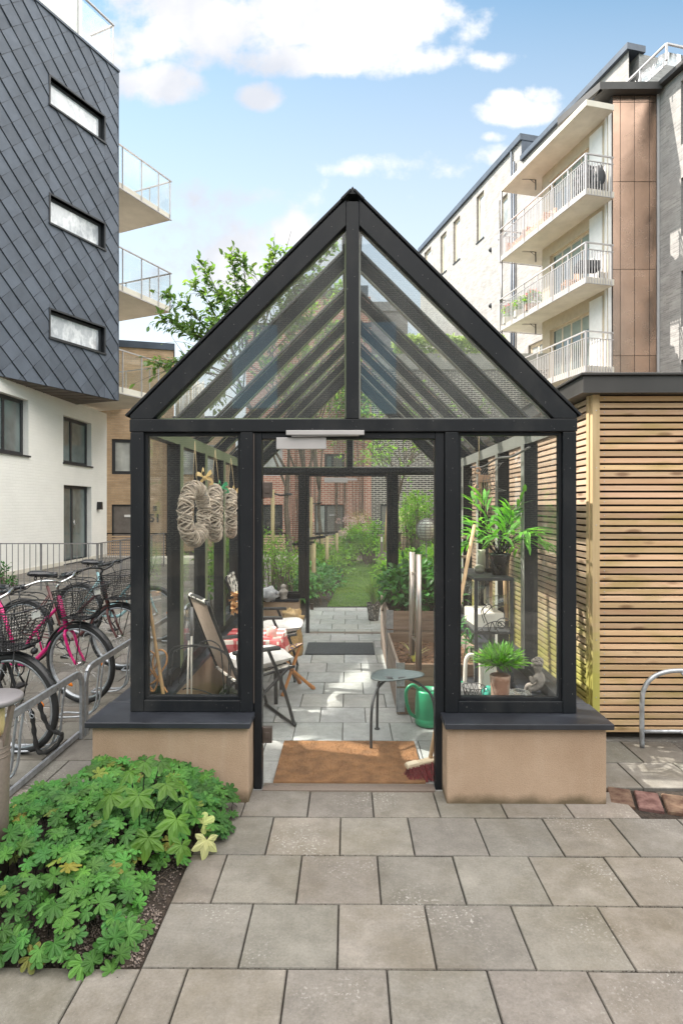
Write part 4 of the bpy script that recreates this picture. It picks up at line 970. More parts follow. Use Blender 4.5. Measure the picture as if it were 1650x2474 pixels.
# hanging ornament and coil
q=PY(1157,1131,5.0); T=thing('hanging_ornament','carved tan timber ornament with scrolls and strings hanging by a cord','ornament',q)
mb=MB(); mb.tube([(0,0,0),(-.0,0,.27)],.0025,6); mb.build('cord',M['string'],T,local=True)
mb=MB(); mb.box(-.005,.09,-.012,.012,-.115,-.055,.003); mb.build('plank',M['copperw'],T,local=True)
mb=MB(); mb.tube(cat([(-.01+.022*math.cos(t),0,-.02+.022*math.sin(t)) for t in [i*.5 for i in range(12)]]+[(.0,0,-.09),(.004,0,-.13)]+[(-.012+.02*math.cos(-t+.6),0,-.155+.02*math.sin(-t+.6)) for t in [i*.5 for i in range(11)]],4),.007,8); mb.build('scroll',M['copperw'],T,local=True)
mb=MB()
for i in range(16): x=U(-.0,.09); l=U(.18,.3); mb.tube(cat([(x,U(-.01,.01),-.115),(x+U(-.01,.01),U(-.01,.01),-.115-l*.5),(x+U(-.015,.015),U(-.01,.01),-.115-l)],3),.0022,4)
mb.build('strings',M['string'],T,local=True)
mb=MB()
for i in range(14):
    r=U(.062,.082); c=V((U(-.006,.006),U(-.012,.012),U(-.006,.006))); ph=U(-.25,.25); mb.tube([c+V((r*math.cos(t)*.95,ph*r*math.cos(t),r*math.sin(t)*1.05)) for t in [2*PI*k/36 for k in range(36)]],.0016,4,True)
put_('wire_coil',mb,M['vine'],'loose coil of brown wire hanging behind the broom handle','wire coil',PY(1122,1322,4.8),R(15))
mb=MB()
for i in range(9): y=4.6+i*.11; mb.tube(cat([(1.16,y,1.96),(1.1,y+.02,1.86),(1.12,y,1.78),(1.19,y,1.75)],5),.0022,4)
for z,x in ((1.96,1.16),(1.9,1.115),(1.84,1.1),(1.78,1.12),(1.75,1.18)): mb.tube([(x,4.55,z),(x+.003,5.55,z+U(-.01,.01))],.0022,4)
mb.tube(cat([(1.16,3.9,2.01),(1.16,4.3,1.985),(1.15,4.7,2.0),(1.15,5.2,1.97),(1.15,5.7,2.)],6),.008,6)
solo('wire_mesh',mb,M['rail'],'bent strip of grey wire mesh tied under the right eave','wire mesh')
# second shelf
q=V((.98,4.4,.791))
mb=MB(); mb.box(-.1,.1,-.17,.17,0,.095,.006); put_('wooden_box',mb,M['ceramic'],'cream painted box on the middle shelf','box',(.985,4.42,.791),R(4),bev=.004)
mb=MB()
put_('jar',mb.lathe([(.0,0),(.04,0),(.046,.012),(.046,.1),(.032,.125),(.032,.145),(.036,.146),(.036,.15),(.029,.15),(.029,.125),(.043,.098),(.043,.014),(0,.008)],n=24,ax=MX.Rotation(R(75),4,'Y')@MX.Rotation(R(8),4,'X')),M['clear'],'clear glass jar lying on its side on the cream box','jar',(.985,4.3,.94),R(15))
for i,(dx,dy) in enumerate(((.9,4.55),(.945,4.5),(.99,4.58))):
    mb=MB(); mb.lathe([(0,0),(.032,0),(.006,.008),(.006,.075),(.03,.105),(.035,.14),(.036,.19),(.034,.19),(.033,.14),(.027,.107),(0,.09)],n=22); put_('stem_glass',mb,M['clear'],['stem glass upside nearest the leaning handle on the cream box','middle stem glass standing on the cream box','stem glass beside the grey books on the cream box'][i],'glass',(dx,dy,.887),group='stem glasses on the cream box')
for i,(dx,h,m_) in enumerate(((1.035,.16,M['rail']),(1.06,.19,M['copperw']))):
    mb=MB(); mb.box(-.01,.01,-.06,.06,0,h,.001); put_('book',mb,m_,['grey book standing on the cream box','taller orange brown book beside the grey book'][i],'book',(dx,4.52,.887),R(-14),bev=.002)
mb=MB(); T0=V((0,0,0))
def circ(c,r,n=26): return [V(c)+V((r*math.cos(2*PI*i/n),0,r*math.sin(2*PI*i/n))) for i in range(n)]
mb.tube(circ((.045,0,.056),.052),.0032,6,True); mb.tube(circ((.03,0,.062),.025),.0028,6,True); mb.tube(circ((.02,0,.066),.012),.0028,6,True)
for Q in ([(-.105,0,.0),(-.12,0,.02),(-.1,0,.035),(-.088,0,.012),(-.1,0,.004)],[(-.11,0,.03),(-.06,0,.07),(.0,0,.085),(.045,0,.056)],[(-.06,0,.07),(-.085,0,.13),(-.09,0,.17),(-.05,0,.2),(-.03,0,.17)],[(-.085,0,.13),(-.02,0,.19),(.035,0,.18),(.05,0,.13),(.045,0,.1)],[(.035,0,.16),(.03,0,.19),(.05,0,.195)],[(-.075,.03,.07),(-.095,.03,.15),(-.06,.03,.19)],[(.045,0,.056),(.09,0,.05),(.1,0,.09)],[(-.06,0,.07),(-.05,0,.02),(-.03,0,.08),(-.01,0,.03)]):
    mb.tube(cat(Q,6),.0032,6)
put_('wire_tricycle',mb,M['black'],'scrolled black wire tricycle plant holder on the middle shelf front','ornament',PY(1200,1533,4.05)+V((.0,0,.0)),0)
# upper background shelf bits: candle lantern, jar, pale pole
mb=MB(); mb.lathe([(0,0),(.03,0),(.033,.01),(.033,.1),(.02,.12),(.02,.13),(0,.13)],n=18); put_('candle_jar',mb,M['cream'],'cream lidded candle jar at the back of the middle shelf','jar',(1.07,4.66,.888))
a=PY(1222,1500,4.9); b=PY(1217,1330,4.9); mb=MB(); mb.tube([a,b],.013,10); solo('short_handle',mb,M['pine'],'short pine tool handle standing behind the middle shelf','tool handle')
# on the front sill
T=thing('grass_pot','fluffy green grass plant in a mottled terracotta pot on the window sill','potted plant',(PY(1211,1686,3.57).x,3.6,.449))
mb=MB(); mb.lathe([(0,0),(.044,0),(.047,.01),(.058,.165),(.061,.185),(.055,.19),(.05,.175),(0,.17)],n=30,wob=lambda a,z:1+.008*NZ.noise(V((math.cos(a)*2,math.sin(a)*2,z*20)))); mb.build('pot',M['terra'],T,local=True)
mb=MB()
for i in range(420):
    a=U(0,2*PI); el=math.asin(U(.2,1)); L=U(.1,.17); d=V((math.cos(a)*math.cos(el)*1.15,math.sin(a)*math.cos(el)*.75,math.sin(el)*.85)); b=V((0,0,.235)); e=b+d*L*.62; k=U(.6,1.4)
    mb.col(0,(k,k,k)); mb.tube([b+d*.02,e],.0011,3); leaf(mb,e,d+rdir()*.25+V((0,0,.1)),V((0,0,1))+rdir(),L*.5,.011,.1,.2,(k*U(.9,1.2),k,k*.8)); leaf(mb,b+d*L*.4,d+rdir()*.7,V((0,0,1))+rdir(),L*.4,.009,.1,.2,(k*.8,k*.8,k*.7))
mb.build('grass',M['potgrass'],T,local=True)
mb=MB(); prof=[(0,0),(.04,0)]
for i in range(1,17): t=i/16; prof.append((.045+.038*math.sin(PI*min(1,t*.95+.05)*.9),.155*t))
prof+=[(.035,.16),(.033,.158)]
mb.lathe(prof,n=40)
for i in range(10):
    z=.012+.0135*i; t=z/.155; r=.045+.038*math.sin(PI*min(1,t*.95+.05)*.9)
    for k in range(24): a=2*PI*(k+.5*(i%2))/24; mb.sph((r*math.cos(a),r*math.sin(a),z),.0058,n=6,m=4)
gv=glass('hobnail_glass',(.72,.72,.7),.25,1.5,1.6); put_('hobnail_vase',mb,gv,'round clear hobnail glass vase beside the terracotta pot','vase',(PY(1262,1690,3.66).x,3.72,.35)); 
put_('vase_stand',MB().box(-.07,.07,-.07,.07,0,.345,.004),M['dark'],'dark plinth box carrying the hobnail vase','stand',(PY(1262,1690,3.66).x,3.74,.001))
mb=MB()
mb.torus((0,0,.1),.07,.0025,30,5,'z'); mb.torus((0,0,.004),.05,.0025,30,5,'z')
for k in range(14): a=2*PI*k/14; b=2*PI*(k+1.5)/14; mb.tube([(.05*math.cos(a),.05*math.sin(a),.004),(.07*math.cos(b),.07*math.sin(b),.1)],.0018,4); b=2*PI*(k-1.5)/14; mb.tube([(.05*math.cos(a),.05*math.sin(a),.004),(.07*math.cos(b),.07*math.sin(b),.1)],.0018,4)
put_('wire_basket',mb,M['black'],'open black wire basket at the left of the right window sill','basket',(PY(1143,1690,3.72).x,3.7,.44)); put_('sill_shelf',MB().box(.655,1.11,3.664,3.80,.40,.438),M['dark'],'dark inner shelf board behind the right front glass','shelf board',(0,0,0),bev=.002)
mb=MB(); mb.sph((0,0,.05),.045,.045,.05,16,10); put_('glass_float',mb,mat('sea_green_glass',(.05,.33,.25),.1,var=.4,s=30),'sea green glass ball behind the terracotta pot','ornament',(PY(1180,1690,3.72).x,3.72,.4385))
mb=MB(); mb.box(-.045,.045,-.04,.04,0,.19,.01); put_('lantern_box',mb,M['ceramic'],'white embossed candle box between the wire basket and the terracotta pot','candle box',(PY(1176,1690,3.9).x,3.88,.46),R(10),bev=.006); put_('crate',MB().box(.7,1.05,3.82,4.08,0,.455,.004),M['rail'],'grey crate under the white candle box','crate',(0,0,0),bev=.003)
# white moulded chair back behind the rack
mb=MB(); mb.tube(cat([PY(x,y,4.3) for x,y in ((1123,1650),(1125,1600),(1131,1585),(1140,1583),(1147,1592),(1150,1650))],6),.014,8); solo('white_stool',mb,M['ceramic'],'white moulded arch of a stool behind the wire basket','stool')
T=thing('dark_foliage_plant','dark green strappy plant low beside the rack leg','plant',PY(1125,1600,4.3)); mb=MB()
for i in range(34): leaf(mb,PY(U(1112,1142),U(1500,1570),U(4.25,4.4)),rdir()+V((0,0,-.3)),V((0,0,1))+rdir(),U(.06,.12),.018,.1,.3,(U(.8,1.6),)*3)
mb.build('foliage',M['darkleaf'],T); mb=MB(); mb.tube(cat([PY(1126,1690,4.32),PY(1122,1600,4.32),PY(1130,1510,4.32)],5),.004,5); mb.build('stem',M['bark'],T)
# cherub on the side sill
T=thing('cherub_statue','small weathered stone cherub sitting on the right sill','statue',(1.215,3.85,.448))
def skin(pts,edges,rad,m,par,name,sub=2,root=0):
    me=bpy.data.meshes.new(name); me.from_pydata(pts,edges,[]); o=bpy.data.objects.new(name,me); COL.objects.link(o); o.parent=par; me.materials.append(m)
    md=o.modifiers.new('Skin','SKIN'); sv=me.skin_vertices[0].data
    for i,r in enumerate(rad): sv[i].radius=(r,r); sv[i].use_root=(i==root)
    s2=o.modifiers.new('Subdivision','SUBSURF'); s2.levels=s2.render_levels=sub
    for p in me.polygons: p.use_smooth=True
    md.use_smooth_shade=True
    return o
P=[(0,0,.045),(0,.0,.075),(-.005,0,.115),(-.012,0,.14),(-.02,0,.165),(-.022,0,.2),(-.045,-.03,.11),(-.065,-.035,.075),(-.07,-.015,.12),(.02,.04,.11),(.01,.055,.075),(-.03,.04,.05),(-.04,-.028,.04),(-.075,-.03,.045),(-.085,-.03,.008),(-.035,.032,.04),(-.07,.04,.045),(-.08,.045,.008)]
E=[(0,1),(1,2),(2,3),(3,4),(4,5),(2,6),(6,7),(7,8),(2,9),(9,10),(10,11),(0,12),(12,13),(13,14),(0,15),(15,16),(16,17)]
skin(P,E,[.042,.04,.036,.018,.034,.03,.017,.014,.012,.017,.014,.012,.024,.019,.014,.024,.019,.014],M['stone2'],T,'body')
mb=MB()
for i in range(34): d=rdir(.3); mb.sph(V((-.018,0,.192))+d*.034,.0105,n=7,m=5)
mb.sph((-.056,0,.178),.006,n=6,m=4); mb.build('curls',M['stone2'],T,local=True)
# ---------------------------------------------------------------- left: slate clad building over a white ground floor
TB=thing('slate_building','white building whose upper floors wear dark grey diamond slate tiles','building',(-8,17,0))
CO=V((-6.43,16.97,0)); e1=V((.4117,.9113,0)); e2=V((-.9113,.4117,0)); LF=24.
FT=Fac(CO-e1*LF,e1); zb,zt=4.6,13.8
UO=LF
wins=[]
for (a,b) in (((117,181),(247,326)),((121,470),(251,580)),((123,748),(254,836))):
    u0,_=FT.uv(*a); u1,_=FT.uv(*b); v1=FT.uv(*a)[1]; wins.append([u0,u1,v1])
ua=sum(w_[0] for w_ in wins)/3; ub=sum(w_[1] for w_ in wins)/3; wh=.66
wz=[]
for a in ((117,181),(121,470),(123,748)): wz.append(FT.uv(ua*0+FT.uv(*a)[0],a[1]) if False else FT.uv(*a)[1])
holes=[(ua,ub,z-wh-.03,z) for z in wz]
mb=MB(); FT.wall(mb,0,UO,zb,zt,holes,.2); FT.box(mb,0,UO,zb+.02,zt,-9,-.33)
mb.build('wall',M['black'],TB)
# roof coping plus unseen blocks added to shape sun patches, penthouse storeys set back
mb=MB(); FT.box(mb,0,UO+.04,zt,zt+.06,-9,.05); FT.box(mb,12.4,16.2,zt+.07,14.5,-.5,-.1); FT.box(mb,12.95,16.2,15.45,16.1,-.5,-.1); FT.box(mb,UO+.001,UO+.03,zb,zt,-.25,.02); mb.build('coping_and_sun_blocks',M['fasciab'],TB)
# diamond tiles
dg=.553/2; tm=MB()
regs=[(13.,ua-.02,zb,zt),(ub+.02,UO,zb,zt)]; vs_=[zb]+sorted([q for h in holes for q in (h[2]-.02,h[3]+.02)])+[zt]
regs+=[(ua-.02,ub+.02,vs_[2*i],vs_[2*i+1]) for i in range(4)]
bm=bmesh.new(); cl=bm.loops.layers.float_color.new('Tint')
for i in range(0,int(UO/dg)+2):
    for j in range(int((zb-1)/dg),int((zt+1)/dg)):
        if (i+j)%2: continue
        c=V((i*dg,j*dg)); a=dg*.992
        if c.x<12.6: continue
        for rg in regs:
            if c.x+a<rg[0] or c.x-a>rg[1] or c.y+a<rg[2] or c.y-a>rg[3]: continue
            s2=.013; poly=[(c.x,c.y+a,.006),(c.x-a+s2,c.y+s2*.6,.026),(c.x+s2*.6,c.y-a+s2,.030),(c.x+a,c.y,.008)]
            def clip(P,ax,val,sg):
                out=[]
                for k in range(len(P)):
                    p,q=P[k-1],P[k]; ip=(p[ax]-val)*sg>=0; iq=(q[ax]-val)*sg>=0
                    if ip!=iq: t=(val-p[ax])/(q[ax]-p[ax]); out.append(tuple(p[z]+(q[z]-p[z])*t for z in range(3)))
                    if iq: out.append(q)
                return out
            for ax,val,sg in ((0,rg[0],1),(0,rg[1],-1),(1,rg[2],1),(1,rg[3],-1)):
                if len(poly)>2: poly=clip(poly,ax,val,sg)
            if len(poly)<3: continue
            t=U(.84,1.16); tm.col(t); wb=U(-.004,.004); top=[FT.p(p[0],p[1],p[2]+wb*(p[0]-c.x)/dg+wb) for p in poly]; bot=[FT.p(p[0],p[1],0.002) for p in poly]; n=len(poly)
            tm.add(top+bot,[tuple(range(n))]+[(k,k+n,(k+1)%n+n,(k+1)%n) for k in range(n)])
o=tm.build('slate_tiles',M['tile'],TB,uv=False)
for h in holes:
    o=FT.window(TB,h,M['dark'],M['strip'],w=-.1,fw=.07)
    f=MB(); FT.box(f,h[0]-.05,h[1]+.05,h[2]-.045,h[2],-.1,.06); FT.box(f,h[0]-.04,h[0],h[2],h[3],-.1,.035); FT.box(f,h[1],h[1]+.04,h[2],h[3],-.1,.035); FT.box(f,h[0]-.04,h[1]+.04,h[3],h[3]+.04,-.1,.035); f.build('surround',M['dark'],o)
# soffit under the overhang and the white ground floor
FW=Fac((-8.02,10.0),(.02,1.)); WZ=zb+.05
sp_=[FT.p(0,zb,-.02),FT.p(UO,zb,-.02),FT.p(UO,zb,-1.95),FT.p(0,zb,-1.95)]
mb=MB(); mb.quad(*[q+V((0,0,-.004)) for q in sp_][::-1])
for i in range(30):
    u=UO-.45*i; mb.beam(FT.p(u,zb-.008,-.03),FT.p(u-.5,zb-.008,-1.1),.02,.012); 
mb.build('soffit',mat('soffit_tile',(.12,.1,.085),.7,var=.15,s=3),TB)
def wh_(a,b):
    u0,v1=FW.uv(*a); u1,v0=FW.uv(*b); return (u0,u1,v0,v1)
w1=wh_((-30,953),(69,1099)); w1=(w1[0],w1[1],FW.uv(69,1102)[1],FW.uv(69,967)[1])
w2=wh_((153,1003),(221,1129)); w2=(w2[0],w2[1],FW.uv(154,1118)[1],FW.uv(153,1002)[1])
dv=wh_((154,1171),(221,1350)); dv=(dv[0],dv[1],0.02,FW.uv(154,1171)[1])
u_end=FW.uv(258,1200)[0]
mb=MB(); FW.wall(mb,0,u_end,-.1,WZ,[w1,w2,dv],.22); FW.box(mb,0,u_end,-.1,WZ+.0,-6,-.42); mb.build('white_wall',M['wash'],TB,uv=True)
mb=MB(); FW.box(mb,0,u_end,-.05,.1,-.01,.012); mb.build('base_strip',M['concrete'],TB)
for h,mu in ((w1,(.5,)),(w2,(.42,)),(dv,(.45,))):
    o=FW.window(TB,h,M['dark'],M['paneb'],w=-.14,fw=.09,mull=mu,name='window' if h is not dv else 'glazed_door')
    f=MB(); FW.box(f,h[0]-.03,h[1]+.03,h[2]-.03,h[2]+.01,-.2,.05); f.build('sill',M['dark'],o)
    if h is dv:
        f=MB(); x=h[0]+(h[1]-h[0])*.47; f.tube([FW.p(x,1.0,-.1),FW.p(x,1.25,-.1)],.012,6); f.tube([FW.p(x,1.12,-.1),FW.p(x+.12,1.12,-.08)],.012,6); f.build('handle',M['chrome'],o)
# potted flower inside the left window
x,z=FW.uv(30,1075)
q=FW.p(*FW.uv(236,1221),.0); mb=MB(); k=mb.mark(); mb.prism([(-.085,0,-.13),(.085,0,-.13),(.055,0,.11),(-.055,0,.11)],(0,-.13,0)); mb.xf(k,MX.Rotation(R(90),4,'Z')); o=solo('wall_lamp',mb,M['black'],'small dark tapered lamp on the white wall beside the glazed door','wall lamp'); o.location=q+V((0.003,0,0))
# concrete balconies with glass
for zs in (10.43,7.53,4.63):
    BF=Fac(CO+e2*.05+e1*.02,e1); bl=2.27; bd=3.0
    mb=MB(); BF.box(mb,.0,bl,zs+.2,zs+.4,-bd,-.05); B_=mb.build('balcony',M['concrete'],TB,.01)
    mb=MB(); zz=zs+.4; rl=[]
    for u in (.25,1.0,1.72,bl-.03): mb.beam(BF.p(u,zz-.15,-.03),BF.p(u,zz+1.02,-.03),.035,.02,BF.e)
    for w_ in (-.9,-1.9,-2.9): mb.beam(BF.p(bl+.02,zz-.15,w_),BF.p(bl+.02,zz+1.02,w_),.035,.02,BF.n)
    mb.beam(BF.p(0,zz+1.04,-.03),BF.p(bl+.03,zz+1.04,-.03),.05,.03); mb.beam(BF.p(bl+.02,zz+1.04,-.02),BF.p(bl+.02,zz+1.04,-bd),.05,.03)
    mb.beam(BF.p(0,zz-.2,.0),BF.p(bl,zz-.2,.0),.04,.03); mb.build('railing',M['alu'],B_)
    mb=MB(); BF.box(mb,.02,bl-.01,zz+.04,zz+.98,-.062,-.05); BF.box(mb,bl-.0,bl+.01,zz+.04,zz+.98,-bd,-.06); mb.build('glass_panel',M['clear'],B_)
# what hangs over the slate corner: rest of the upper floors (white, set back) and the roof terrace glass
PF=Fac(CO-e1*LF-FT.n*.9,e1)
mb=MB(); hz_=[(UO-3.3,UO-2.1,zt+.3,zt+2.2)]
PF.wall(mb,UO-5.2,UO-.42,zt,zt+2.5,hz_,.15); PF.box(mb,UO-5.2,UO-.42,zt,zt+2.5,-7,-.3); PF.box(mb,0,12.12,zt,zt+6.5,-6,.0)  # last box: unseen tall block added to shade the foreground
mb.build('penthouse_and_shade_block',M['wash'],TB,uv=True)
PF.window(TB,hz_[0],M['alu'],M['panel'],w=-.08,fw=.07,mull=(.5,))
mb=MB()
for i in range(6): u=UO-.05-1.2*i; mb.beam(FT.p(u,zt+.06,-.12),FT.p(u,zt+1.3,-.12),.04,.02,FT.e)
mb.beam(FT.p(UO-6.2,zt+1.32,-.12),FT.p(UO-.02,zt+1.32,-.12),.06,.035); mb.beam(FT.p(UO-.03,zt+1.32,-.12),FT.p(UO-.03,zt+1.32,-1.0),.06,.035); tr=mb.build('terrace_railing',M['alu'],TB)
mb=MB(); FT.box(mb,UO-6.2,UO-.04,zt+.12,zt+1.28,-.16,-.15); mb.build('glass_panel',M['clear'],tr)
# ---------------------------------------------------------------- tan brick house behind
tc_=V((-6.6,23.,0)); FN=Fac(tc_-V((.962,.272,0))*6,(.962,.272))
TN=thing('tan_brick_house','low tan brick house with dark flat roof edge and house number 51','house',(-8,22,0))
def fr_(F_,a,b): u0,v1=F_.uv(*a); u1,v0=F_.uv(*b); return (u0,u1,v0,v1)
h1=fr_(FN,(270,1060),(322,1146)); h2=fr_(FN,(270,1219),(335,1330)); h2=(h2[0],h2[1],-.3,h2[3])
mb=MB(); FN.wall(mb,0,6,-.4,7.55,[h1,h2],.14); FN.box(mb,0,6,-.4,7.55,-9,-.3); mb.build('wall',M['btan'],TN,uv=True)
mb=MB(); FN.box(mb,-.05,6.05,7.55,7.8,-9,.06); FN.box(mb,1.2,4.2,FN.uv(300,985)[1],FN.uv(300,975)[1],.01,.5); mb.build('roof_edge',M['fasciab'],TN)
FN.window(TN,h1,M['dark'],M['panel'],w=-.05,fw=.12); o=FN.window(TN,h2,M['dark'],mat('taupe_door',(.16,.14,.125),.5),w=-.06,fw=.06,name='door')
f=MB(); a=FN.uv(300,1247); FN.box(f,a[0],a[0]+.35,a[1]-.04,a[1]+.05,-.1,-.05); f.build('letter_slot',M['white'],o)
a=FN.uv(375,1232); mb=MB(); FN.box(mb,a[0]-.07,a[0]+.06,a[1]-.03,a[1]+.15,.01,.1); solo('wall_lamp',mb,M['dark'],'dark box lamp above the house number on the tan brick wall','wall lamp')
cu=bpy.data.curves.new('house_number','FONT'); cu.body='51'; cu.size=.42; cu.extrude=.015; cu.align_x='CENTER'; cu.offset=.014
to=bpy.data.objects.new('house_number',cu); COL.objects.link(to); a=FN.uv(374,1261); to.location=FN.p(a[0],a[1],.02); to.rotation_euler=(PI/2,0,math.atan2(.272,.962)); cu.materials.append(M['dark'])
dg_=bpy.context.evaluated_depsgraph_get(); me=bpy.data.meshes.new_from_object(to.evaluated_get(dg_)); mo=bpy.data.objects.new('house_number',me); COL.objects.link(mo); mo.matrix_world=to.matrix_world.copy(); mo.location=to.location; mo.rotation_euler=to.rotation_euler; bpy.data.objects.remove(to)
mo.name='house_number'; tag(mo,'dark metal house number 51 on the tan brick wall','house number')
# railing fence of thin bars in the yard
FA=Fac((-8.2,11.8),(1,0)); FB=Fac((-4.87,11.8),(-.02,1))
T=thing('bar_fence','grey steel fence of thin upright bars before the white wall','fence',(-4.87,11.8,0))
for F_,L_ in ((FA,3.33),(FB,4.6)):
    mb=MB(); mb.beam(F_.p(0,.91),F_.p(L_,.91),.03,.02); mb.beam(F_.p(0,.1),F_.p(L_,.1),.02,.02); mb.build('rail',M['rail'],T)
    mb=MB(); 
    for i in range(int(L_/.115)): u=.06+.115*i; mb.beam(F_.p(u,.1),F_.p(u,.9),.011,.011)
    mb.build('bars',M['rail'],T)
    for i in range(int(L_/1.1)+1): u=min(L_,L_-1.1*i); mb=MB(); mb.beam(F_.p(u,0),F_.p(u,.92),.03,.03); mb.build('post',M['rail'],T)
# slatted timber screens
def screen(label,x0,x1,y,z0,z1,group='low slatted timber screens before the houses',pitch=.085,sl=.055):
    T=thing('slatted_screen',label,'fence',((x0+x1)/2,y,0),group=group); mb=MB(); n=int((z1-z0)/pitch)
    for i in range(n): mb.col(U(.8,1.2)); z=z0+.02+pitch*i; mb.box(x0,x1,y,y+.025,z,z+sl)
    mb.build('slats',M['slat2'],T)
    mb=MB(); mb.box(x0-.03,x1+.03,y-.03,y+.05,z1,z1+.035); mb.build('cap_rail',M['slat2'],T)
    k=max(1,int((x1-x0)/1.4))
    for i in range(k+1): x=x0+(x1-x0)*i/k; mb=MB(); mb.box(x-.035,x+.035,y+.026,y+.09,0,z1); mb.build('post',M['slat2'],T)
a=PY(255,1288,20.); b=PY(400,1288,20.); screen('low light timber slat screen before the tan brick house',a.x,b.x,20.,0,a.z-.03)
# bench wall / pale kerb seen through left glass
a=PY(330,1370,16.5); mb=MB(); mb.box(-5.6,-2.6,17.2,17.6,-.02,.2,.02); solo('planter_kerb',mb,M['concrete'],'long pale concrete kerb at the far side of the yard','kerb')
# ---------------------------------------------------------------- bicycles
def bike(label,loc,rz,paint,basket=True,bar='chrome',fender=True,lean=R(4),rack=True,seed=1):
    T=thing('bicycle',label,'bicycle',loc,rz,'bicycles parked at the left racks'); T.rotation_euler=(lean,0,rz)
    B=lambda n,mb,m,p=T,**k: mb.build(n,m,p,local=True,**k)
    WR=.335; rc=random.Random(seed)
    for hx in (0.,-1.08):
        mb=MB(); h=V((hx,0,WR)); mb.tube([h+V((0,-.035,0)),h+V((0,.035,0))],.018,10); mb.tube([h+V((0,-.06,0)),h+V((0,.06,0))],.007,8)
        for k in range(28):
            a=2*PI*k/28; b=a+(.55 if (k//2)%2 else -.55); s_=.028 if k%2 else -.028; mb.tube([h+V((.018*math.cos(a+b-a),s_,.018*math.sin(b))),h+V(((WR-.03)*math.cos(a),0,(WR-.03)*math.sin(a)))],.0013,3)
        w_=B('wheel',mb,M['chrome'])
        mb=MB(); mb.torus(h,WR-.022,.0205,56,9); B('tyre',mb,M['rubber'],w_)
        mb=MB(); k=mb.mark(); mb.lathe([(WR-.052,-.012),(WR-.036,-.013),(WR-.034,.013),(WR-.052,.012),(WR-.052,-.012)],n=56,ax=MX.Rotation(PI/2,4,'X')); mb.xf(k,MX.Translation(h)); B('rim',mb,M['galv'],w_)
        if hx==0:
            for q in ((.19,.02),(-.12,-.18)): mb=MB(); k=mb.mark(); mb.sph((0,0,0),.038,.012,.018,10,6); mb.xf(k,MX.Translation(h+V((q[0],0,q[1])))@MX.Rotation(R(30),4,'Y')); B('wheel_reflector',mb,M['amber'],w_)
    hb,ht=V((-.115,0,.63)),V((-.175,0,.86)); bb=V((-.62,0,.28)); st=V((-.80,0,.82)); sj=V((-.70,0,.53)); ra=V((-1.08,0,.335))
    mb=MB(); mb.tube([hb-V((-.01,0,.03)),ht+V((-.01,0,.03))],.02,12)
    mb.tube(cat([hb+V((-.01,0,.03)),V((-.33,0,.44)),V((-.5,0,.3)),bb],8),.0185,10); mb.tube(cat([ht+V((.01,0,-.04)),V((-.42,0,.6)),V((-.56,0,.44)),bb+(st-bb)*.27],8),.0145,10)
    mb.tube([bb,st],.0155,10); mb.tube([V((-.38,0,.42)),V((-.42,0,.58))],.008,6)
    for s_ in (-1,1): mb.tube([bb+V((0,s_*.03,0)),ra+V((.02,s_*.06,0))],.009,8); mb.tube([bb+(st-bb)*.85+V((0,s_*.015,0)),ra+V((0,s_*.06,.01))],.007,8)
    fr=B('frame',mb,paint)
    mb=MB()
    for s_ in (-1,1): mb.tube(cat([hb+V((.0,s_*.018,-.02)),hb+V((.018,s_*.05,-.06)),V((-.055,s_*.052,.44)),V((-.012,s_*.052,.36)),V((0,s_*.05,WR))],7),[.0135-.00018*i for i in range(29)],10)
    B('fork',mb,paint)
    mb=MB(); mb.tube([st,V((-.83,0,.9))],.0125,10); B('seat_post',mb,M['chrome'])
    mb=MB(); k=mb.mark(); vs=[];fs=[]; n=13
    for i in range(n):
        t=i/(n-1); x=.14-.29*t; wd=.022+.085*max(0,(t-.25)/.75)**1.1 if t<.85 else .107*(1-((t-.85)/.15)**2*.4)
        for j in range(10): a=PI*2*j/10; vs.append((x,wd*math.cos(a),.032*math.sin(a)*(1 if math.sin(a)>0 else .9)+.012*t+ (.014*(abs(math.cos(a))-.4) if t>.6 else 0)))
    for i in range(n-1):
        for j in range(10): l=(j+1)%10; fs.append((i*10+j,i*10+l,(i+1)*10+l,(i+1)*10+j))
    fs+= [tuple(range(10))[::-1],tuple(range((n-1)*10,n*10))]; mb.add(vs,fs,True); mb.xf(k,MX.Translation((-.83,0,.935)))
    for s_ in (-1,1): mb.torus((-.9,s_*.045,.905),.017,.006,10,5,'x')
    B('saddle',mb,M['saddle'])
    bm=M[bar]; mb=MB(); stt=ht+V((-.02,0,.13)); mb.tube([ht,ht+V((-.018,0,.1)),stt+V((.03,0,.015))],.0125,10)
    L_=[V((-.38,.29,1.0)),V((-.27,.27,1.02)),V((-.18,.2,1.05)),V((-.13,.1,1.035)),stt+V((.035,0,.015))]; full=L_+[V((p.x,-p.y,p.z)) for p in L_[::-1][1:]]
    mb.tube(cat(full,6),.011,10); hbr=B('handlebar',mb,bm)
    for s_ in (-1,1):
        mb=MB(); mb.tube([V((-.41,s_*.296,.995)),V((-.29,s_*.275,1.018))],.0165,10); mb.tube([V((-.29,s_*.275,1.018)),V((-.26,s_*.268,1.022))],.021,10); B('grip',mb,M['saddle'],hbr)
        mb=MB(); mb.tube(cat([V((-.22,s_*.24,1.035)),V((-.25,s_*.28,1.0)),V((-.37,s_*.31,.975))],5),.005,6); mb.tube(cat([V((-.21,s_*.22,1.04)),V((-.05,s_*.14,1.09)),V((.0,s_*.05,.98)),V((-.08,0,.72))],7),.0028,5); B('brake_cable',mb,M['black'],hbr)
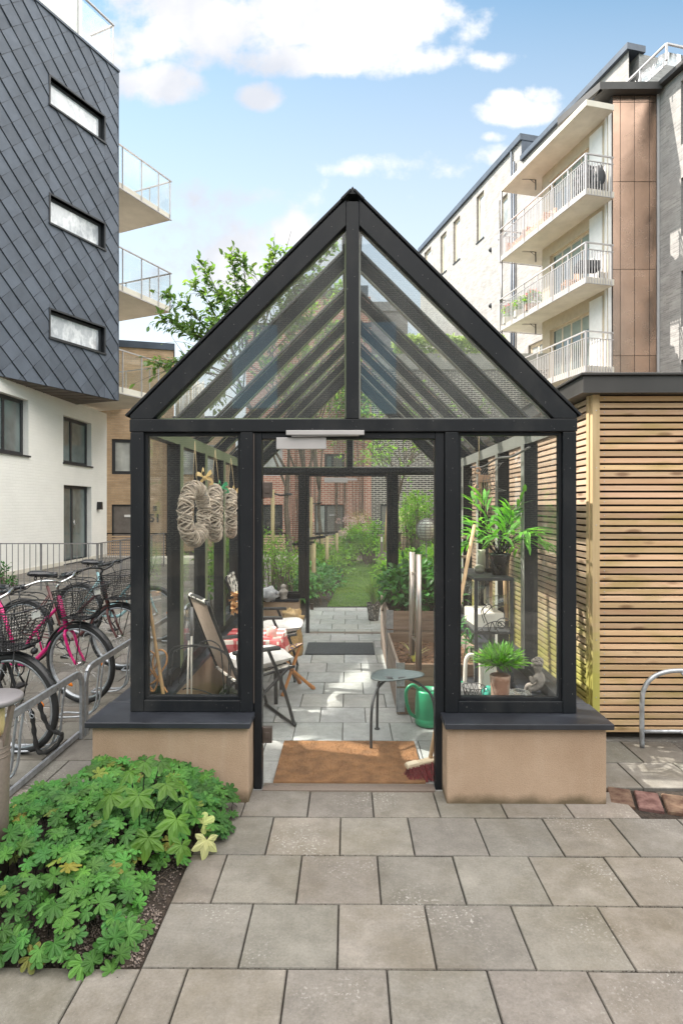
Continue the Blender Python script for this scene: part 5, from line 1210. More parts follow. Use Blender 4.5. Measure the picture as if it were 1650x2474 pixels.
    if basket:
        mb=MB(); rr=[]
        def ring(z,t): # t 0 bottom 1 top
            hx_,hy=.115+.055*t,.14+.06*t; cx=.015+.03*t; P=[]
            for k in range(36):
                a=2*PI*k/36; c,s_=math.cos(a),math.sin(a); e=.45; P.append(V((cx+hx_*math.copysign(abs(c)**e,c),hy*math.copysign(abs(s_)**e,s_),z+(.03*c*t if c<0 else 0))))
            return P
        nz=13; RG=[ring(.73+.255*i/nz,i/nz) for i in range(nz+1)]
        for i in range(nz+1): mb.tube(RG[i],.0022 if i<nz else .005,4,True)
        for k in range(36):
            mb.tube([RG[i][k] for i in range(0,nz+1,3)]+[RG[nz][k]],.0018,3); mb.tube([RG[i][(k+i//2)%36] for i in range(0,nz+1)],.0016,3)
        for k in range(0,18): mb.tube([RG[0][k],RG[0][35-k]],.002,3)
        for k in range(9): a=RG[0][k*2]; mb.tube([a,V((2*.015-a.x,a.y,a.z))],.002,3)
        bk=B('basket',mb,M['black'])
        mb=MB(); mb.box(.19,.205,-.03,.03,.92,.965,.004); B('front_reflector',mb,M['reflector'],bk); mb=MB(); mb.sph((.17,0,.70),.02,.028,.022,12,8); B('headlight',mb,M['black'])
        mb=MB()
        for s_ in (-1,1): mb.tube([V((.1,s_*.09,.73)),V((0.,s_*.055,WR))],.0045,6)
        mb.box(-.1,.13,-.05,.05,.715,.725); B('basket_stay',mb,M['black'],bk)
    if fender:
        for hx,a0,a1 in ((0,R(20),R(160)),(-1.08,R(15),R(200))):
            mb=MB(); vs=[];fs=[]; n=26; h=V((hx,0,WR))
            for i in range(n+1):
                a=a0+(a1-a0)*i/n
                for q,(dy,dr) in enumerate(((-.024,-.008),(-.014,.004),(.014,.004),(.024,-.008))): r=WR+.014+dr; vs.append(h+V((r*math.cos(a),dy,r*math.sin(a))))
            for i in range(n):
                for q in range(3): k=i*4+q; fs.append((k,k+1,k+5,k+4))
            mb.add(vs,fs,True); B('mudguard',mb,M['black'])
    if rack:
        mb=MB()
        for s_ in (-1,1): mb.tube(cat([V((-.86,s_*.06,.7)),V((-.95,s_*.07,.735)),V((-1.33,s_*.07,.735)),V((-1.37,0,.735))],5),.006,6); mb.tube([V((-1.2,s_*.07,.735)),ra+V((0,s_*.07,0))],.005,6)
        for i in range(4): mb.tube([V((-1.0-.1*i,-.07,.735)),V((-1.0-.1*i,.07,.735))],.004,6)
        B('luggage_rack',mb,M['black'])
    mb=MB(); mb.torus((bb.x,-.04,bb.z),.085,.006,36,5); 
    for k in range(5): a=2*PI*k/5; mb.beam(bb+V((0,-.04,0)),bb+V((.085*math.cos(a),-.04,.085*math.sin(a))),.008,.012,(0,1,0))
    mb.tube([bb+V((0,-.06,0)),bb+V((.1,-.065,-.13))],.009,6); mb.tube([bb+V((0,.06,0)),bb+V((-.1,.065,.13))],.009,6); mb.box(bb.x+.06,bb.x+.14,-.16,-.07,bb.z-.145,bb.z-.125); mb.box(bb.x-.14,bb.x-.06,.07,.16,bb.z+.12,bb.z+.14)
    mb.tube([bb+V((0,-.045,.085)),ra+V((0,-.045,.035))],.004,5); mb.tube([bb+V((0,-.045,-.085)),ra+V((0,-.045,-.035))],.004,5); B('crank',mb,M['black'])
    mb=MB(); mb.tube([V((-.97,.06,.33)),V((-.99,.2,.0))],.008,6); B('kickstand',mb,M['chrome'])
    return T
hz_=math.atan2(-.28,1)
bike('black bicycle with a wire mesh basket and a chain lock on its front wheel',(-2.17,4.0,0),hz_,M['black'],seed=2)
bike('magenta step through bicycle with chrome handlebar and mesh basket',(-2.2,5.03,0),hz_,M['pink'],seed=3)
bike('maroon bicycle with black swept handlebar standing behind the magenta one',(-2.26,6.05,0),math.atan2(-.2,1),M['brown'],bar='black',seed=4,lean=R(3))
bike('pale blue bicycle seen through the left greenhouse glass',(-2.3,7.3,0),math.atan2(-.3,1),M['blue'],basket=False,bar='black',seed=5)
# chain lock on the black bike
mb=MB()
mb.tube(cat([PY(x,y,3.9) for x,y in ((67,1708),(77,1725),(80,1745),(84,1780),(92,1815),(112,1818),(138,1800),(150,1778),(142,1772),(120,1760),(104,1730),(95,1700),(88,1690)) ],6),[.014+.003*math.sin(i*1.3) for i in range(73)],8)
solo('chain_lock',mb,mat('black_sleeve',(.014,.014,.014),.9,var=.3,s=60),'black sleeved chain lock looped through the front wheel of the black bicycle','bike lock')
mb=MB()
for i,(x,y) in enumerate(((66,1702),(70,1712),(74,1722),(77,1731))): mb.torus(PY(x,y,3.88),.012,.003,12,5,'y' if i%2 else 'x')
solo('chain_links',mb,M['galv'],'bare steel chain links at the end of the black sleeved lock','chain')
# racks along the left of the greenhouse
def rack(label,y0,y1,x=-1.87):
    T=thing('bike_rack',label,'bike rack',(x,(y0+y1)/2,0),group='galvanised bike racks beside the greenhouse'); r=.09
    mb=MB(); pts=[V((x,y1,0)),V((x,y1,.3)),V((x,y1,.38)),V((x,y1-.02,.435)),V((x,y1-.07,.463)),V((x,y1-.13,.467)),V((x,y0+.13,.467)),V((x,y0+.07,.463)),V((x,y0+.02,.435)),V((x,y0,.38)),V((x,y0,.3)),V((x,y0,0))]
    sec=[]
    for i in range(len(pts)-1): mb.beam(pts[i],pts[i+1]+(pts[i+1]-pts[i]).normalized()*.004,.045,.02,(1,0,0) if True else None)
    mb.build('hoop',M['galv'],T,.002)
    mb=MB(); mb.beam((x-.02,y0,.03),(x-.02,y1,.03),.02,.035); 
    for i in range(2): y=y0+(y1-y0)*(i+.5)/2; mb.sph((x,y,.478),.012,n=8,m=5)
    mb.build('ground_bar',M['galv'],T,.002)
    n=2
    for i in range(n):
        y=y0+(y1-y0)*(i+.5)/n; mb=MB()
        for s_ in (-.035,.035): mb.tube(cat([V((x-.01,y+s_,.455)),V((x-.03,y+s_,.3)),V((x-.05,y+s_,.12)),V((x-.12,y+s_,.04)),V((x-.32,y+s_*1.6,.03)),V((x-.34,y,.03))],6),.008,8)
        mb.build('wheel_holder',M['galv'],T)
    return T
rack('galvanised rack nearest the bollard, holding the black bicycle',3.22,4.27); rack('galvanised rack joined behind it, holding the magenta bicycle',4.335,5.6); rack('galvanised rack seen behind the left front glass',5.67,6.9); rack('far galvanised rack beyond the willow wreaths',6.97,8.2)
# arch rack before the shed
T=thing('bike_rack','galvanised arched bike rack in front of the slatted shed','bike rack',(2.1,4.1,0))
a=PZ(1551,1807); x0=a.x; y0=a.y; mb=MB(); W_=.62
pts=cat([V((x0,y0,0)),V((x0,y0,.3)),V((x0+.015,y0,.4)),V((x0+.07,y0,.475)),V((x0+.17,y0,.515)),V((x0+.31,y0,.522)),V((x0+.45,y0,.515)),V((x0+.55,y0,.475)),V((x0+.605,y0,.4)),V((x0+W_,y0,.3)),V((x0+W_,y0,0))],6); mb.tube(pts,.016,10); mb.build('hoop',M['galv'],T)
mb=MB(); mb.tube([(x0,y0+.0,.11),(x0+W_,y0,.11)],.013,8); mb.build('cross_bar',M['galv'],T)
mb=MB()
for s_ in (0,.09):
    mb.tube(cat([V((x0+.26+s_,y0,.515)),V((x0+.3+s_,y0-.03,.44)),V((x0+.315+s_,y0-.06,.3)),V((x0+.315+s_,y0-.1,.14)),V((x0+.29+s_,y0-.06,.11)),V((x0+.25+s_,y0,.11))],6),.009,8)
mb.build('wheel_holder',M['galv'],T)
# bollard light lower left
T=thing('bollard_light','taupe bollard light with a flat round cap at the left edge','bollard light',(-1.545,2.63,0))
mb=MB(); mb.lathe([(0,0),(.062,0),(.066,.3),(.072,.62),(.066,.632),(0,.632)],n=28); b_=mb.build('post',M['post2'],T,local=True)
mb=MB(); mb.lathe([(0,.775),(.105,.775),(.123,.783),(.124,.80),(.118,.806),(0,.807)],n=36); mb.build('cap',M['topcap'],T,local=True)
for k in range(3):
    a=R(-15+120*k); mb=MB(); mb.beam((.066*math.cos(a),.066*math.sin(a),.60),(.107*math.cos(a),.107*math.sin(a),.778),.022,.018,(math.cos(a),math.sin(a),0)); mb.build('strut',M['post2'],T,.002,local=True)
mb=MB(); mb.lathe([(0,.633),(.04,.633),(.05,.66),(.05,.76),(0,.772)],n=22); mb.build('diffuser',mat('amber_diffuser',(.75,.6,.3),.3,var=.05),T,local=True)
mb=MB(); 
for z in (.55,.57,.59): mb.torus((0,0,z),.0705,.003,28,5,'z')
mb.build('louvre_ring',M['post2'],T,local=True)
# ---------------------------------------------------------------- slatted shed
SH=thing('slatted_shed','timber slatted shed with dark flat roof edge right of the greenhouse','shed',(1.72,4.27,0))
sx,sy=1.705,4.27; n=49; pt=.0482
mb=MB()
for i in range(n):
    z=.055+pt*i; k=mb.mark()
    l=sx+.052
    while l<5.2:
        r=5.2; mb.col(0,(lambda t:(t,t*U(.95,1.03),t*U(.88,1.05)))(U(.72,1.2))); mb.box(l,r-.002,sy+U(-.002,.002),sy+.022,z,z+.034); l=r
mb.build('front_slats',M['slat'],SH,.002)
mb=MB()
for i in range(n):
    z=.055+pt*i; t=U(.8,1.15); mb.col(0,(t,t,t)); mb.box(sx+.012,sx+.034,sy+.07,9.2,z,z+.034)
mb.build('side_slats',M['slaty'],SH,.002)
mb=MB(); mb.box(sx-.002,sx+.05,sy-.012,sy+.05,.03,2.415); mb.box(sx-.012,sx+.001,sy+.03,sy+.078,.03,2.413); mb.build('corner_post',M['post'],SH,.003)
mb=MB(); mb.box(sx+.07,5.2,sy+.06,9.2,.0,2.38); mb.build('inner_wall',mat('dark_board',(.04,.03,.022),.9,var=.2),SH)
mb=MB()
for i in range(n): mb.sph((sx+.085,sy-.002,.072+pt*i),.004,.002,.004,6,4)
for i in range(6): mb.sph((sx+.024,sy-.013,.3+.4*i),.004,.002,.004,6,4)
mb.build('screws',M['galv'],SH)
mb=MB(); mb.box(sx-.09,5.4,sy-.075,9.4,2.418,2.53); mb.box(sx-.11,5.42,sy-.095,9.42,2.531,2.548); mb.box(sx-.1,5.41,sy-.085,9.41,2.41,2.4175); mb.build('roof_fascia',M['fascia'],SH,.003)
# ---------------------------------------------------------------- right: tall grey brick apartment block with balconies
RB=thing('apartment_block','tall pale grey brick apartment block with beige balconies and a copper bay','building',(9,22,0))
d=V((-.26,1,0)).normalized(); A0=V((8.41,26.2,0))-d*16; FR=Fac(A0+d*30,(-d.x,-d.y))   # far wing wall; u grows toward the camera
def fu(px,py,Fc=FR): return Fc.uv(px,py)
us=FR.uv(1261,500)[0]; hs=[]
for (a,b) in (((1151,476),(1169,571)),((1095,536),(1111,623)),((1064,571),(1078,652)),((1025,611),(1041,690)),((1206,484),(1226,560)),((1276,835),(1316,960))):
    q=fr_(FR,a,b); hs.append((q[0],q[1],min(q[2],q[3]),max(q[2],q[3])))
u0=FR.uv(1016,602)[0]; rt=18.4; rn=17.4
ue=(A0+d*30-A0).length+ .0
ub_=FR.uv(1316,700)[0]
mb=MB(); FR.wall(mb,u0,us,-.2,rt,[h for h in hs if h[1]<us],.2); FR.wall(mb,us,19.2,-.2,rn,[h for h in hs if h[0]>=us],.2)
FR.box(mb,u0,us,-.2,rt,-12,-.4); FR.box(mb,us,19.2,-.2,rn-.01,-12,-.41); mb.build('wall',M['bgrey'],RB,uv=True)
mb=MB(); FR.box(mb,u0-.2,us+.05,rt,rt+.28,-12,.12); FR.box(mb,us+.05,19.3,rn,rn+.22,-.6,.14); FR.box(mb,us-.03,us+.02,rn,rt,-3,.02); mb.build('roof_edge',M['fasciab'],RB)
for h in hs: 
    o=FR.window(RB,h,M['winwood'],M['panel'],w=-.12,fw=.13,mull=(.5,) if h is hs[-1] else ())
    f=MB(); FR.box(f,h[0]-.03,h[1]+.03,h[2]-.05,h[2],-.1,.04); f.build('sill',M['dark'],o)
mb=MB(); q=FR.uv(1241,700,.1)[0]; mb.tube([FR.p(q,.2,.09),FR.p(q,rn+.3,.09)],.055,8); mb.tube([FR.p(q-.25,.2,.08),FR.p(q-.25,rn+.9,.08)],.05,8)
mb.build('downpipe',M['fasciab'],RB)
for (px,py) in ((1186,603),(1186,738)):
    q=FR.uv(px,py); mb=MB(); mb.lathe([(0,.05),(.11,.05),(.13,0.)],FR.p(q[0],q[1],0),14,ax=MX.Rotation(PI/2,4,'X')@MX.Rotation(0,4,'Z')); mb.build('vent',M['dark'],RB)
# bay with windows, carrying the balconies
O2=V((7.8,20,0)); FBAL=Fac(O2+d*6,(-d.x,-d.y)); bl=5.75     # outer balcony line, u: 0 far -> 6.0 near
u_near=6.0; u_far=6.0-5.65
bay0=1.78; bay1=6.0
zsl=[6.07,8.97,11.87,14.77]    # undersides
mb=MB(); WB=-1.05
hB=[]
for k,z in enumerate([3.1]+zsl[:3]):
    hB.append((bay0+.5,bay1-1.3,z+.26,z+2.45))
FBAL.wall(mb,bay0,bay1-.3,2.,15.,hB,.25,w=WB); FBAL.box(mb,bay0,bay1-.3,2.,15.,-2.4,WB-.42)
FBAL.box(mb,bay0-.01,bay0+.02,2.,15.,-2.3,WB+.0); mb.build('bay_wall',M['beige'],RB)
for h in hB:
    FBAL.window(RB,h,M['winwood'],M['paneb'],w=WB-.12,fw=.075,mull=(.27,.5,.75))
    f=MB(); FBAL.box(f,h[1]+.05,h[1]+.72,h[2]-.2,h[3]+.3,WB+.002,WB+.03); f.build('white_panel',M['white'],RB)
    f=MB(); x=h[0]
    for q in ((.085,.265),(.28,.49),(.51,.74),(.76,.985)): a=h[0]+(h[1]-h[0])*q[0]; b=h[0]+(h[1]-h[0])*q[1]; FBAL.box(f,a,b,h[3]-.55,h[3]-.08,WB-.142,WB-.136)
    f.build('blind',mat('sage_blind',(.27,.31,.27),.8,var=.06),RB)
for k,z in enumerate([3.17]+zsl):
    mb=MB(); zt_=z+.2
    P=[FBAL.p(u_far,z,0),FBAL.p(u_near,z,0),FBAL.p(u_near,z,-1.06),FBAL.p(bay0,z,-1.06),FBAL.p(bay0,z,-2.05),FBAL.p(u_far,z,-2.05)]
    mb.prism(P,(0,0,.2)); sl=mb.build('balcony' if k<4 else 'canopy',M['concrete'],RB,.01)
    if k==4:
        mb=MB(); FBAL.box(mb,u_far,bay0,z-.08,z-.002,-2.04,-1.98); mb.build('edge_beam',M['rail'],sl)
    if k<4:
        mb=MB(); b0=zt_+.03; w_=.03
        path=[FBAL.p(u_far-.03,0,-1.9),FBAL.p(u_far-.03,0,.04),FBAL.p(u_near+.03,0,.04),FBAL.p(u_near+.03,0,-1.0)]
        for i in range(3):
            a,b=path[i],path[i+1]; L_=(b-a).length; dd=(b-a)/L_
            Z=lambda v: V((0,0,v))
            mb.beam(a+Z(zt_+1.1),b+Z(zt_+1.1),.05,.04); mb.beam(a+Z(zt_+.88),b+Z(zt_+.88),.035,.02); mb.beam(a+Z(z-.02),b+Z(z-.02),.03,.02)
            m_=int(L_/.105)
            for q in range(m_+1):
                c=a+dd*min(L_,.105*q+.02); mb.beam(c+Z(z-.04),c+Z(zt_+.88),.014,.03,dd)
                if q%9==0: mb.beam(c+Z(z-.04),c+Z(zt_+1.1),.03,.045,dd)
        mb.build('railing',M['alu'],sl)
        mb=MB(); mb.tube([FBAL.p(u_far+.02,zt_,-.03),FBAL.p(u_far+.02,zsl[k] if k<4 else z,-.03)],.045,8)
        if k>=1: mb.build('column',M['rail'],sl)
    mb=MB(); c=FBAL.p(bay0-.25,z,-.9); mb.tube([c,c-V((0,0,.4))],.03,6); mb.tube([c+FBAL.e*.0,c+FBAL.n*.6-V((0,0,.05))],.012,5); mb.tube([c-V((0,0,.15)),c+FBAL.n*.25],.012,5); mb.build('bracket',M['rail'],sl)
# bay continued to the ground, copper clad stair tower, near wing
yT=20.55; xa,xb=PY(1480,600,yT).x,PY(1586,600,yT).x
FC=Fac((xa,yT),(1,0)); zc=15.45
mb=MB(); FC.box(mb,0,xb-xa,0,zc,-3.,-.03); mb.build('tower_core',M['dark'],RB); mb=MB(); mb.box(xa-.2,xa-.012,yT+.05,yT+2.6,2,15.2); mb.build('white_return',M['white'],RB)
mb=MB(); W_=xb-xa; cols=[0,.165*W_*1.05,.5*W_,.84*W_,W_]; rows=[-.1,4.2,6.75,9.4,12.1,14.95,zc]
rows=[.1]+[FC.uv(1500,p)[1] for p in (859,650,438,246)]+[zc]
for i in range(4):
    for j in range(len(rows)-1):
        t=U(.86,1.1); mb.col(t); FC.box(mb,cols[i]+.007,cols[i+1]-.007,rows[j]+.007,rows[j+1]-.007,-.02,U(0,.004))
mb.build('copper_panel',M['copper'],RB,.003)
mb=MB(); FC.box(mb,W_+.01,W_+.09,0,zc+.1,-.2,.03); mb.build('edge_trim',M['alu'],RB)
FNW=Fac((xb+.1,yT),(.26,-1))
zw=FNW.uv(1592,205)[1]
whs=[]
for (py0,py1) in ((195,350),(430,572),(655,790),(870,960)):
    a=FNW.uv(1645,py0); b=FNW.uv(1645,py1); whs.append((a[0],a[0]+1.3,b[1],a[1]))
mb=MB(); FNW.wall(mb,0,9,0,zc+.15,whs,.2); FNW.box(mb,0,9,0,zc+.14,-8,-.4); mb.build('near_wall',M['bgrey'],RB,uv=True)
for h in whs: FNW.window(RB,h,M['dark'],M['pane'],w=-.1,fw=.1)
mb=MB(); FNW.box(mb,-.15,9.2,zc+.15,zc+.3,-8,.22); FC.box(mb,-.55,W_+.05,zc+.02,zc+.26,-3.,.3); mb.prism([FC.p(-.55,zc+.02,.3),FC.p(-.55,zc+.26,.3),FC.p(-1.3,zc+.26,-1.6),FC.p(-1.3,zc+.02,-1.6)],(.12,.05,0)); mb.build('eaves',M['fascia'],RB)
# roof terrace: railing, white screen cloth, dark dormer
ty=yT+.9; zr=zc+.3
mb=MB(); 
qa=PY(1440+1270*.134,80+180*.134,yT-1.2); 
dd=V((-.26,1,0)).normalized(); p0=V((qa.x,qa.y,0)); ztop=qa.z; p1=p0+dd*7.; p2=p0+V((1,.26,0))*4.
Z=lambda v: V((0,0,v))
mb.beam(p0+Z(ztop),p1+Z(ztop),.07,.05); mb.beam(p0+Z(ztop),p2+Z(ztop),.07,.05)
for i in range(7): mb.beam(p0+dd*i*1.15+Z(zr),p0+dd*i*1.15+Z(ztop),.06,.06)
for i in range(1,4): mb.beam(p0+V((1,.26,0))*i*1.1+Z(zr),p0+V((1,.26,0))*i*1.1+Z(ztop),.05,.05)
tr=mb.build('terrace_railing',M['alu'],RB)
mb=MB(); vs=[];fs=[]; q0=p0+V((.12,.3,0)); 
path=[q0+dd*6.3*(1-i/60) for i in range(61)]+[q0+V((1,.26,0))*3.5*i/30 for i in range(1,31)]
for i,p in enumerate(path):
    b_=.05*math.sin(i*.9)+.03*math.sin(i*2.3); sc_=.06*abs(math.sin(i*.32))
    for z,k in ((zr+.08,0),(zr+.5,1),(ztop-.3-sc_,.4)): vs.append(p+V((-.9,-.2,0))*b_*k+Z(z))
for i in range(len(path)-1):
    for j in range(2): q=i*3+j; fs.append((q,q+3,q+4,q+1))
mb.add(vs,fs,True); mb.build('screen_cloth',mat('white_screen_cloth',(.8,.8,.82),.8,var=.05),tr)
mb=MB()
for i in range(13): mb.beam(q0+dd*.55*i+V((-.07,-.02,0))+Z(zr),q0+dd*.55*i+V((-.07,-.02,0))+Z(ztop-.35),.03,.03)
for i in range(6): mb.beam(q0+V((1,.26,0))*.62*i+V((0,-.09,0))+Z(zr),q0+V((1,.26,0))*.62*i+V((0,-.09,0))+Z(ztop-.35),.03,.03)
mb.build('bars',M['alu'],tr)
a=PY(1444,196,26.5); b=PY(1530,240,26.5); mb=MB(); mb.box(a.x,b.x+1.5,26.5,29.5,15,a.z); mb.build('dormer',M['fasciab'],RB); mb=MB(); mb.box(a.x+.12,a.x+1.1,26.44,26.49,b.z-1.2,b.z-.15); mb.build('dormer_window',M['alu'],RB)
# on the balconies
def onb(k,u,w): return FBAL.p(u,[3.37]+[0][:0] and 0,0) if False else FBAL.p(u,([3.17]+zsl)[k]+.2,w)
def softbox(mb,c,sx,sy,sz,wob,seed):
    k=mb.mark(); n=10; vs=[];fs=[]
    mb.sph((0,0,sz/2),sx*.62,sy*.62,sz*.56,16,10,wob,seed); 
    for i in range(k,len(mb.v)):
        p=V(mb.v[i]); p.x=max(-sx/2,min(sx/2,p.x)); p.y=max(-sy/2,min(sy/2,p.y)); p.z=max(0,min(sz,p.z)); mb.v[i]=tuple(p+V(c))
mb=MB(); softbox(mb,onb(3,5.3,-.5),.75,.6,1.15,.35,4); o=solo('covered_barbecue',mb,floral('crumpled_cover',(.02,.02,.022),(.2,.2,.22),9,.5,.7),'black crumpled covered barbecue on the topmost railed balcony','barbecue')
mb=MB(); softbox(mb,onb(3,5.85,-.55),.35,.4,.85,.3,9); solo('covered_bag',mb,M['dark'],'smaller black sack beside the covered barbecue on the top balcony','sack')
c=onb(2,5.4,-.5); T=thing('barbecue','small black barbecue trolley on the middle balcony','barbecue',c); mb=MB(); mb.box(-.4,.35,-.25,.25,.45,.75,.05); mb.build('body',M['black'],T,.02,local=True); mb=MB()
for x in (-.35,.3):
    for y in (-.2,.2): mb.beam((x,y,0),(x,y,.45),.04,.04)
mb.build('legs',M['dark'],T,local=True)
for i,(u,lab) in enumerate(((1.0,'orange wicker balcony sofa farthest along the top balcony'),(2.5,'orange wicker balcony sofa near the bay on the top balcony'))):
    c=onb(3,u,-.55); T=thing('wicker_sofa',lab,'sofa',c,math.atan2(-d.y,-d.x)); wk=floral('orange_wicker',(.45,.2,.1),(.7,.42,.28),14,.45,.55)
    mb=MB(); mb.box(-.6,.6,-.3,.3,.1,.42,.03); mb.build('seat',wk,T,.01,local=True); mb=MB(); mb.box(-.6,.6,.2,.3,.42,.85,.03); mb.build('backrest',wk,T,.01,local=True)
    for x in (-.64,.58): mb=MB(); mb.box(x,x+.06,-.3,.3,.1,.6,.02); mb.build('armrest',wk,T,.01,local=True)
for i,(u,m_,lab) in enumerate(((.7,'redfl','pink flowering balcony box farthest along the middle balcony'),(1.6,'shrubl','leafy green balcony planter with cream flowers on the middle balcony'),(2.4,'redfl','red flowers in a terracotta balcony box near the bay'))):
    c=onb(2,u,-.25); T=thing('balcony_planter',lab,'planter',c,group='planters on the middle balcony'); mb=MB(); mb.box(-.3,.3,-.12,.12,0,.28,.02); mb.build('box',M['terra'] if i==2 else M['concrete'],T,local=True)
    mb=MB(); clump(mb,V((0,0,.5)),.35,.25,.28,220,.12,.09,fill=.3); mb.build('foliage',M['shrubl'],T,local=True); 
    mb=MB(); clump(mb,V((0,0,.6)),.3,.22,.25,90,.09,.08,fill=.5); mb.build('blossom',M[m_] if m_!='shrubl' else M['paleleaf'],T,local=True)
c=onb(2,4.4,-.5); T=thing('balcony_chair','orange wooden chair on the middle balcony','chair',c); mb=MB(); mb.box(-.25,.25,-.25,.25,.38,.43); mb.build('seat',M['copperw'],T,local=True); mb=MB(); mb.box(.2,.25,-.25,.25,.43,.9); mb.build('backrest',M['copperw'],T,local=True); mb=MB(); [mb.box(x-.02,x+.02,y-.02,y+.02,0,.38) for x in (-.22,.22) for y in (-.22,.22)]; mb.build('legs',M['copperw'],T,local=True)
# ---------------------------------------------------------------- houses behind the garden
YH=24.
FH=Fac((-12,YH),(1,0))
RH=thing('red_brick_house','red brick house with grey doors facing the garden','house',(-1.5,YH,0))
def H_(x0,y0,x1,y1): q=fr_(FH,(x0,y0),(x1,y1)); return (q[0],q[1],min(q[2:]),max(q[2:]))
uA,uB=FH.uv(594,900)[0],FH.uv(897,900)[0]
hs=[H_(610,1078,683,1150),H_(784,1096,832,1152),H_(634,1219,683,1300),H_(760,1219,831,1300)]
hs[2]=(hs[2][0],hs[2][1],-.4,hs[2][3]); hs[3]=(hs[3][0],hs[3][1],-.4,hs[3][3])
zR=FH.uv(700,790)[1]
mb=MB(); FH.wall(mb,uA,uB,-.5,zR,hs,.14); FH.box(mb,uA,uB,-.5,zR,-8,-.3); mb.build('wall',M['bred'],RH,uv=True)
for h in hs[:2]: FH.window(RH,h,M['alu'] if h is hs[0] else M['dark'],M['panel'] if h is hs[0] else M['paneb'],w=-.06,fw=.1,mull=(.4,))
FH.window(RH,hs[2],M['dark'],M['pane'],w=-.06,fw=.1,mull=(.5,),name='door')
dm=mat('grey_door',(.17,.16,.145),.55,var=.08)
h=hs[3]; o=FH.window(RH,(h[0]+.45,h[1],h[2],h[3]),M['dark'],dm,w=-.06,fw=.05,name='door'); FH.window(RH,(h[0],h[0]+.44,h[2],h[3]),M['dark'],M['panel'],w=-.06,fw=.05)
q=FH.uv(803,1245); mb=MB(); FH.box(mb,q[0]-.13,q[0]+.13,q[1]-.03,q[1]+.04,-.08,-.05); mb.build('letter_slot',M['alu'],o)
mb=MB(); FH.box(mb,uA-.1,uB,zR,zR+.15,-8,.1); rf=mb.build('roof',M['fascia'],RH)
for (x0,x1,y0,y1) in ((720,846,684,800),(870,895,720,800)):
    a=FH.uv(x0,y0); b=FH.uv(x1,y1); mb=MB(); FH.box(mb,a[0],b[0],zR+.16,a[1],-3.5,-1.5); c_=mb.build('chimney',M['bred'],rf,uv=True); mb=MB(); FH.box(mb,a[0]-.08,b[0]+.08,a[1],a[1]+.25,-3.6,-1.4); mb.build('cap',M['fascia'],c_)
DH=thing('dark_brick_house','dark brick house with pale joints and a green hedge on its roof terrace','house',(4.5,YH,0))
uC=FH.uv(1330,900)[0]; hd=[H_(919,1098,943,1145),H_(919,1219,943,1300),H_(1000,1219,1028,1300)]; hd[1]=hd[1][:2]+(-.4,hd[1][3]); zD=FH.uv(1000,893)[1]
mb=MB(); FH.wall(mb,uB+.01,uC,-.5,zD,hd,.14); FH.box(mb,uB+.01,uC,-.5,zD,-5,-.3); mb.build('wall',M['bdark'],DH,uv=True)
FH.window(DH,hd[0],M['alu'],M['panel'],w=-.06,fw=.1); FH.window(DH,hd[1],M['dark'],dm,w=-.06,fw=.06,name='door'); FH.window(DH,hd[2],M['dark'],M['pane'],w=-.06,fw=.08)
mb=MB(); FH.box(mb,uB-.0,uC,zD,zD+.62,-5,.07); mb.build('parapet',mat('grey_render',(.32,.31,.28),.85,var=.1),DH)
a=FH.uv(950,808); b=FH.uv(1222,888); zh=a[1]; mb=MB()
for i in range(5200):
    x=U(a[0],b[0]); w_=U(-.9,-.05); z=U(zD+.5,zh-.1+.18*NZ.noise(V((x*.9,0,5))))
    if rnd.random()<.35: z=zh-.1+.2*NZ.noise(V((x*1.3,w_,5)))+U(-.08,.08)
    elif rnd.random()<.6: w_=-.05+U(-.1,.08)
    k=U(.6,1.4); leaf(mb,FH.p(x,z,w_),rdir()+V((0,-.4,.1)),V((0,-.6,.8))+rdir()*.6,U(.09,.16),U(.07,.1),t=(k,k,k*.9))
o=solo('terrace_hedge',mb,M['ivy'],'long clipped green hedge along the terrace of the dark brick house','hedge')
# grey block and brick block seen far behind
GB=thing('grey_brick_house','low grey brick house end seen behind the hedge','house',(5,30,0)); a=PY(895,752,33.); b=PY(985,800,33.); mb=MB(); mb.box(a.x,b.x,33,40,0,a.z); mb.build('wall',M['bgrey2'],GB,uv=True); mb=MB(); mb.box(a.x-.1,b.x+.1,32.9,40,a.z,a.z+.5); mb.build('roof',mat('grey_roof_tile',(.2,.2,.2),.8),GB)
CH=thing('brick_chimney','brick chimney with a dark lead cap rising behind the king post','chimney',(.9,31,0)); a=PY(866,716,31.); b=PY(895,900,31.); mb=MB(); mb.box(a.x-.6,b.x,31,32.2,0,a.z); mb.build('stack',M['bred'],CH,uv=True); mb=MB(); mb.box(a.x-.68,b.x-.12,30.94,32.26,a.z,a.z+.55); mb.build('cap',M['fasciab'],CH)
# bamboo roof screen on the yard side
a=PY(425,925,22.); b=PY(475,1010,22.); mb=MB()
for i in range(60): x=a.x+(b.x-a.x+.3)*i/60; mb.tube([(x,22+U(-.02,.02),b.z-.1),(x+U(-.03,.03),22+U(-.03,.03),a.z+U(-.12,.12))],.012,5)
solo('reed_screen',mb,mat('pale_reed',(.55,.5,.42),.8,var=.2),'pale reed screen standing above the tan wall left of the gable','screen')
AN=thing('brick_annex','lower tan brick annex below the reed screen','house',(-5,22,0)); x0=PY(418,1000,22.6).x; x1=PY(560,1000,22.6).x; zA=PY(440,1012,22.6).z; mb=MB(); mb.box(x0+.05,x1,22.6,23.4,-.3,zA); mb.build('wall',M['btan'],AN,uv=True)
mb=MB(); mb.box(x0,x1+.05,22.55,23.45,zA,zA+.1); mb.build('roof_edge',M['fasciab'],AN); a=PY(440,1075,22.55); b=PY(520,1146,22.55); mb=MB(); mb.box(a.x,b.x,22.55,22.6,b.z,a.z); mb.build('window',M['panel'],AN)
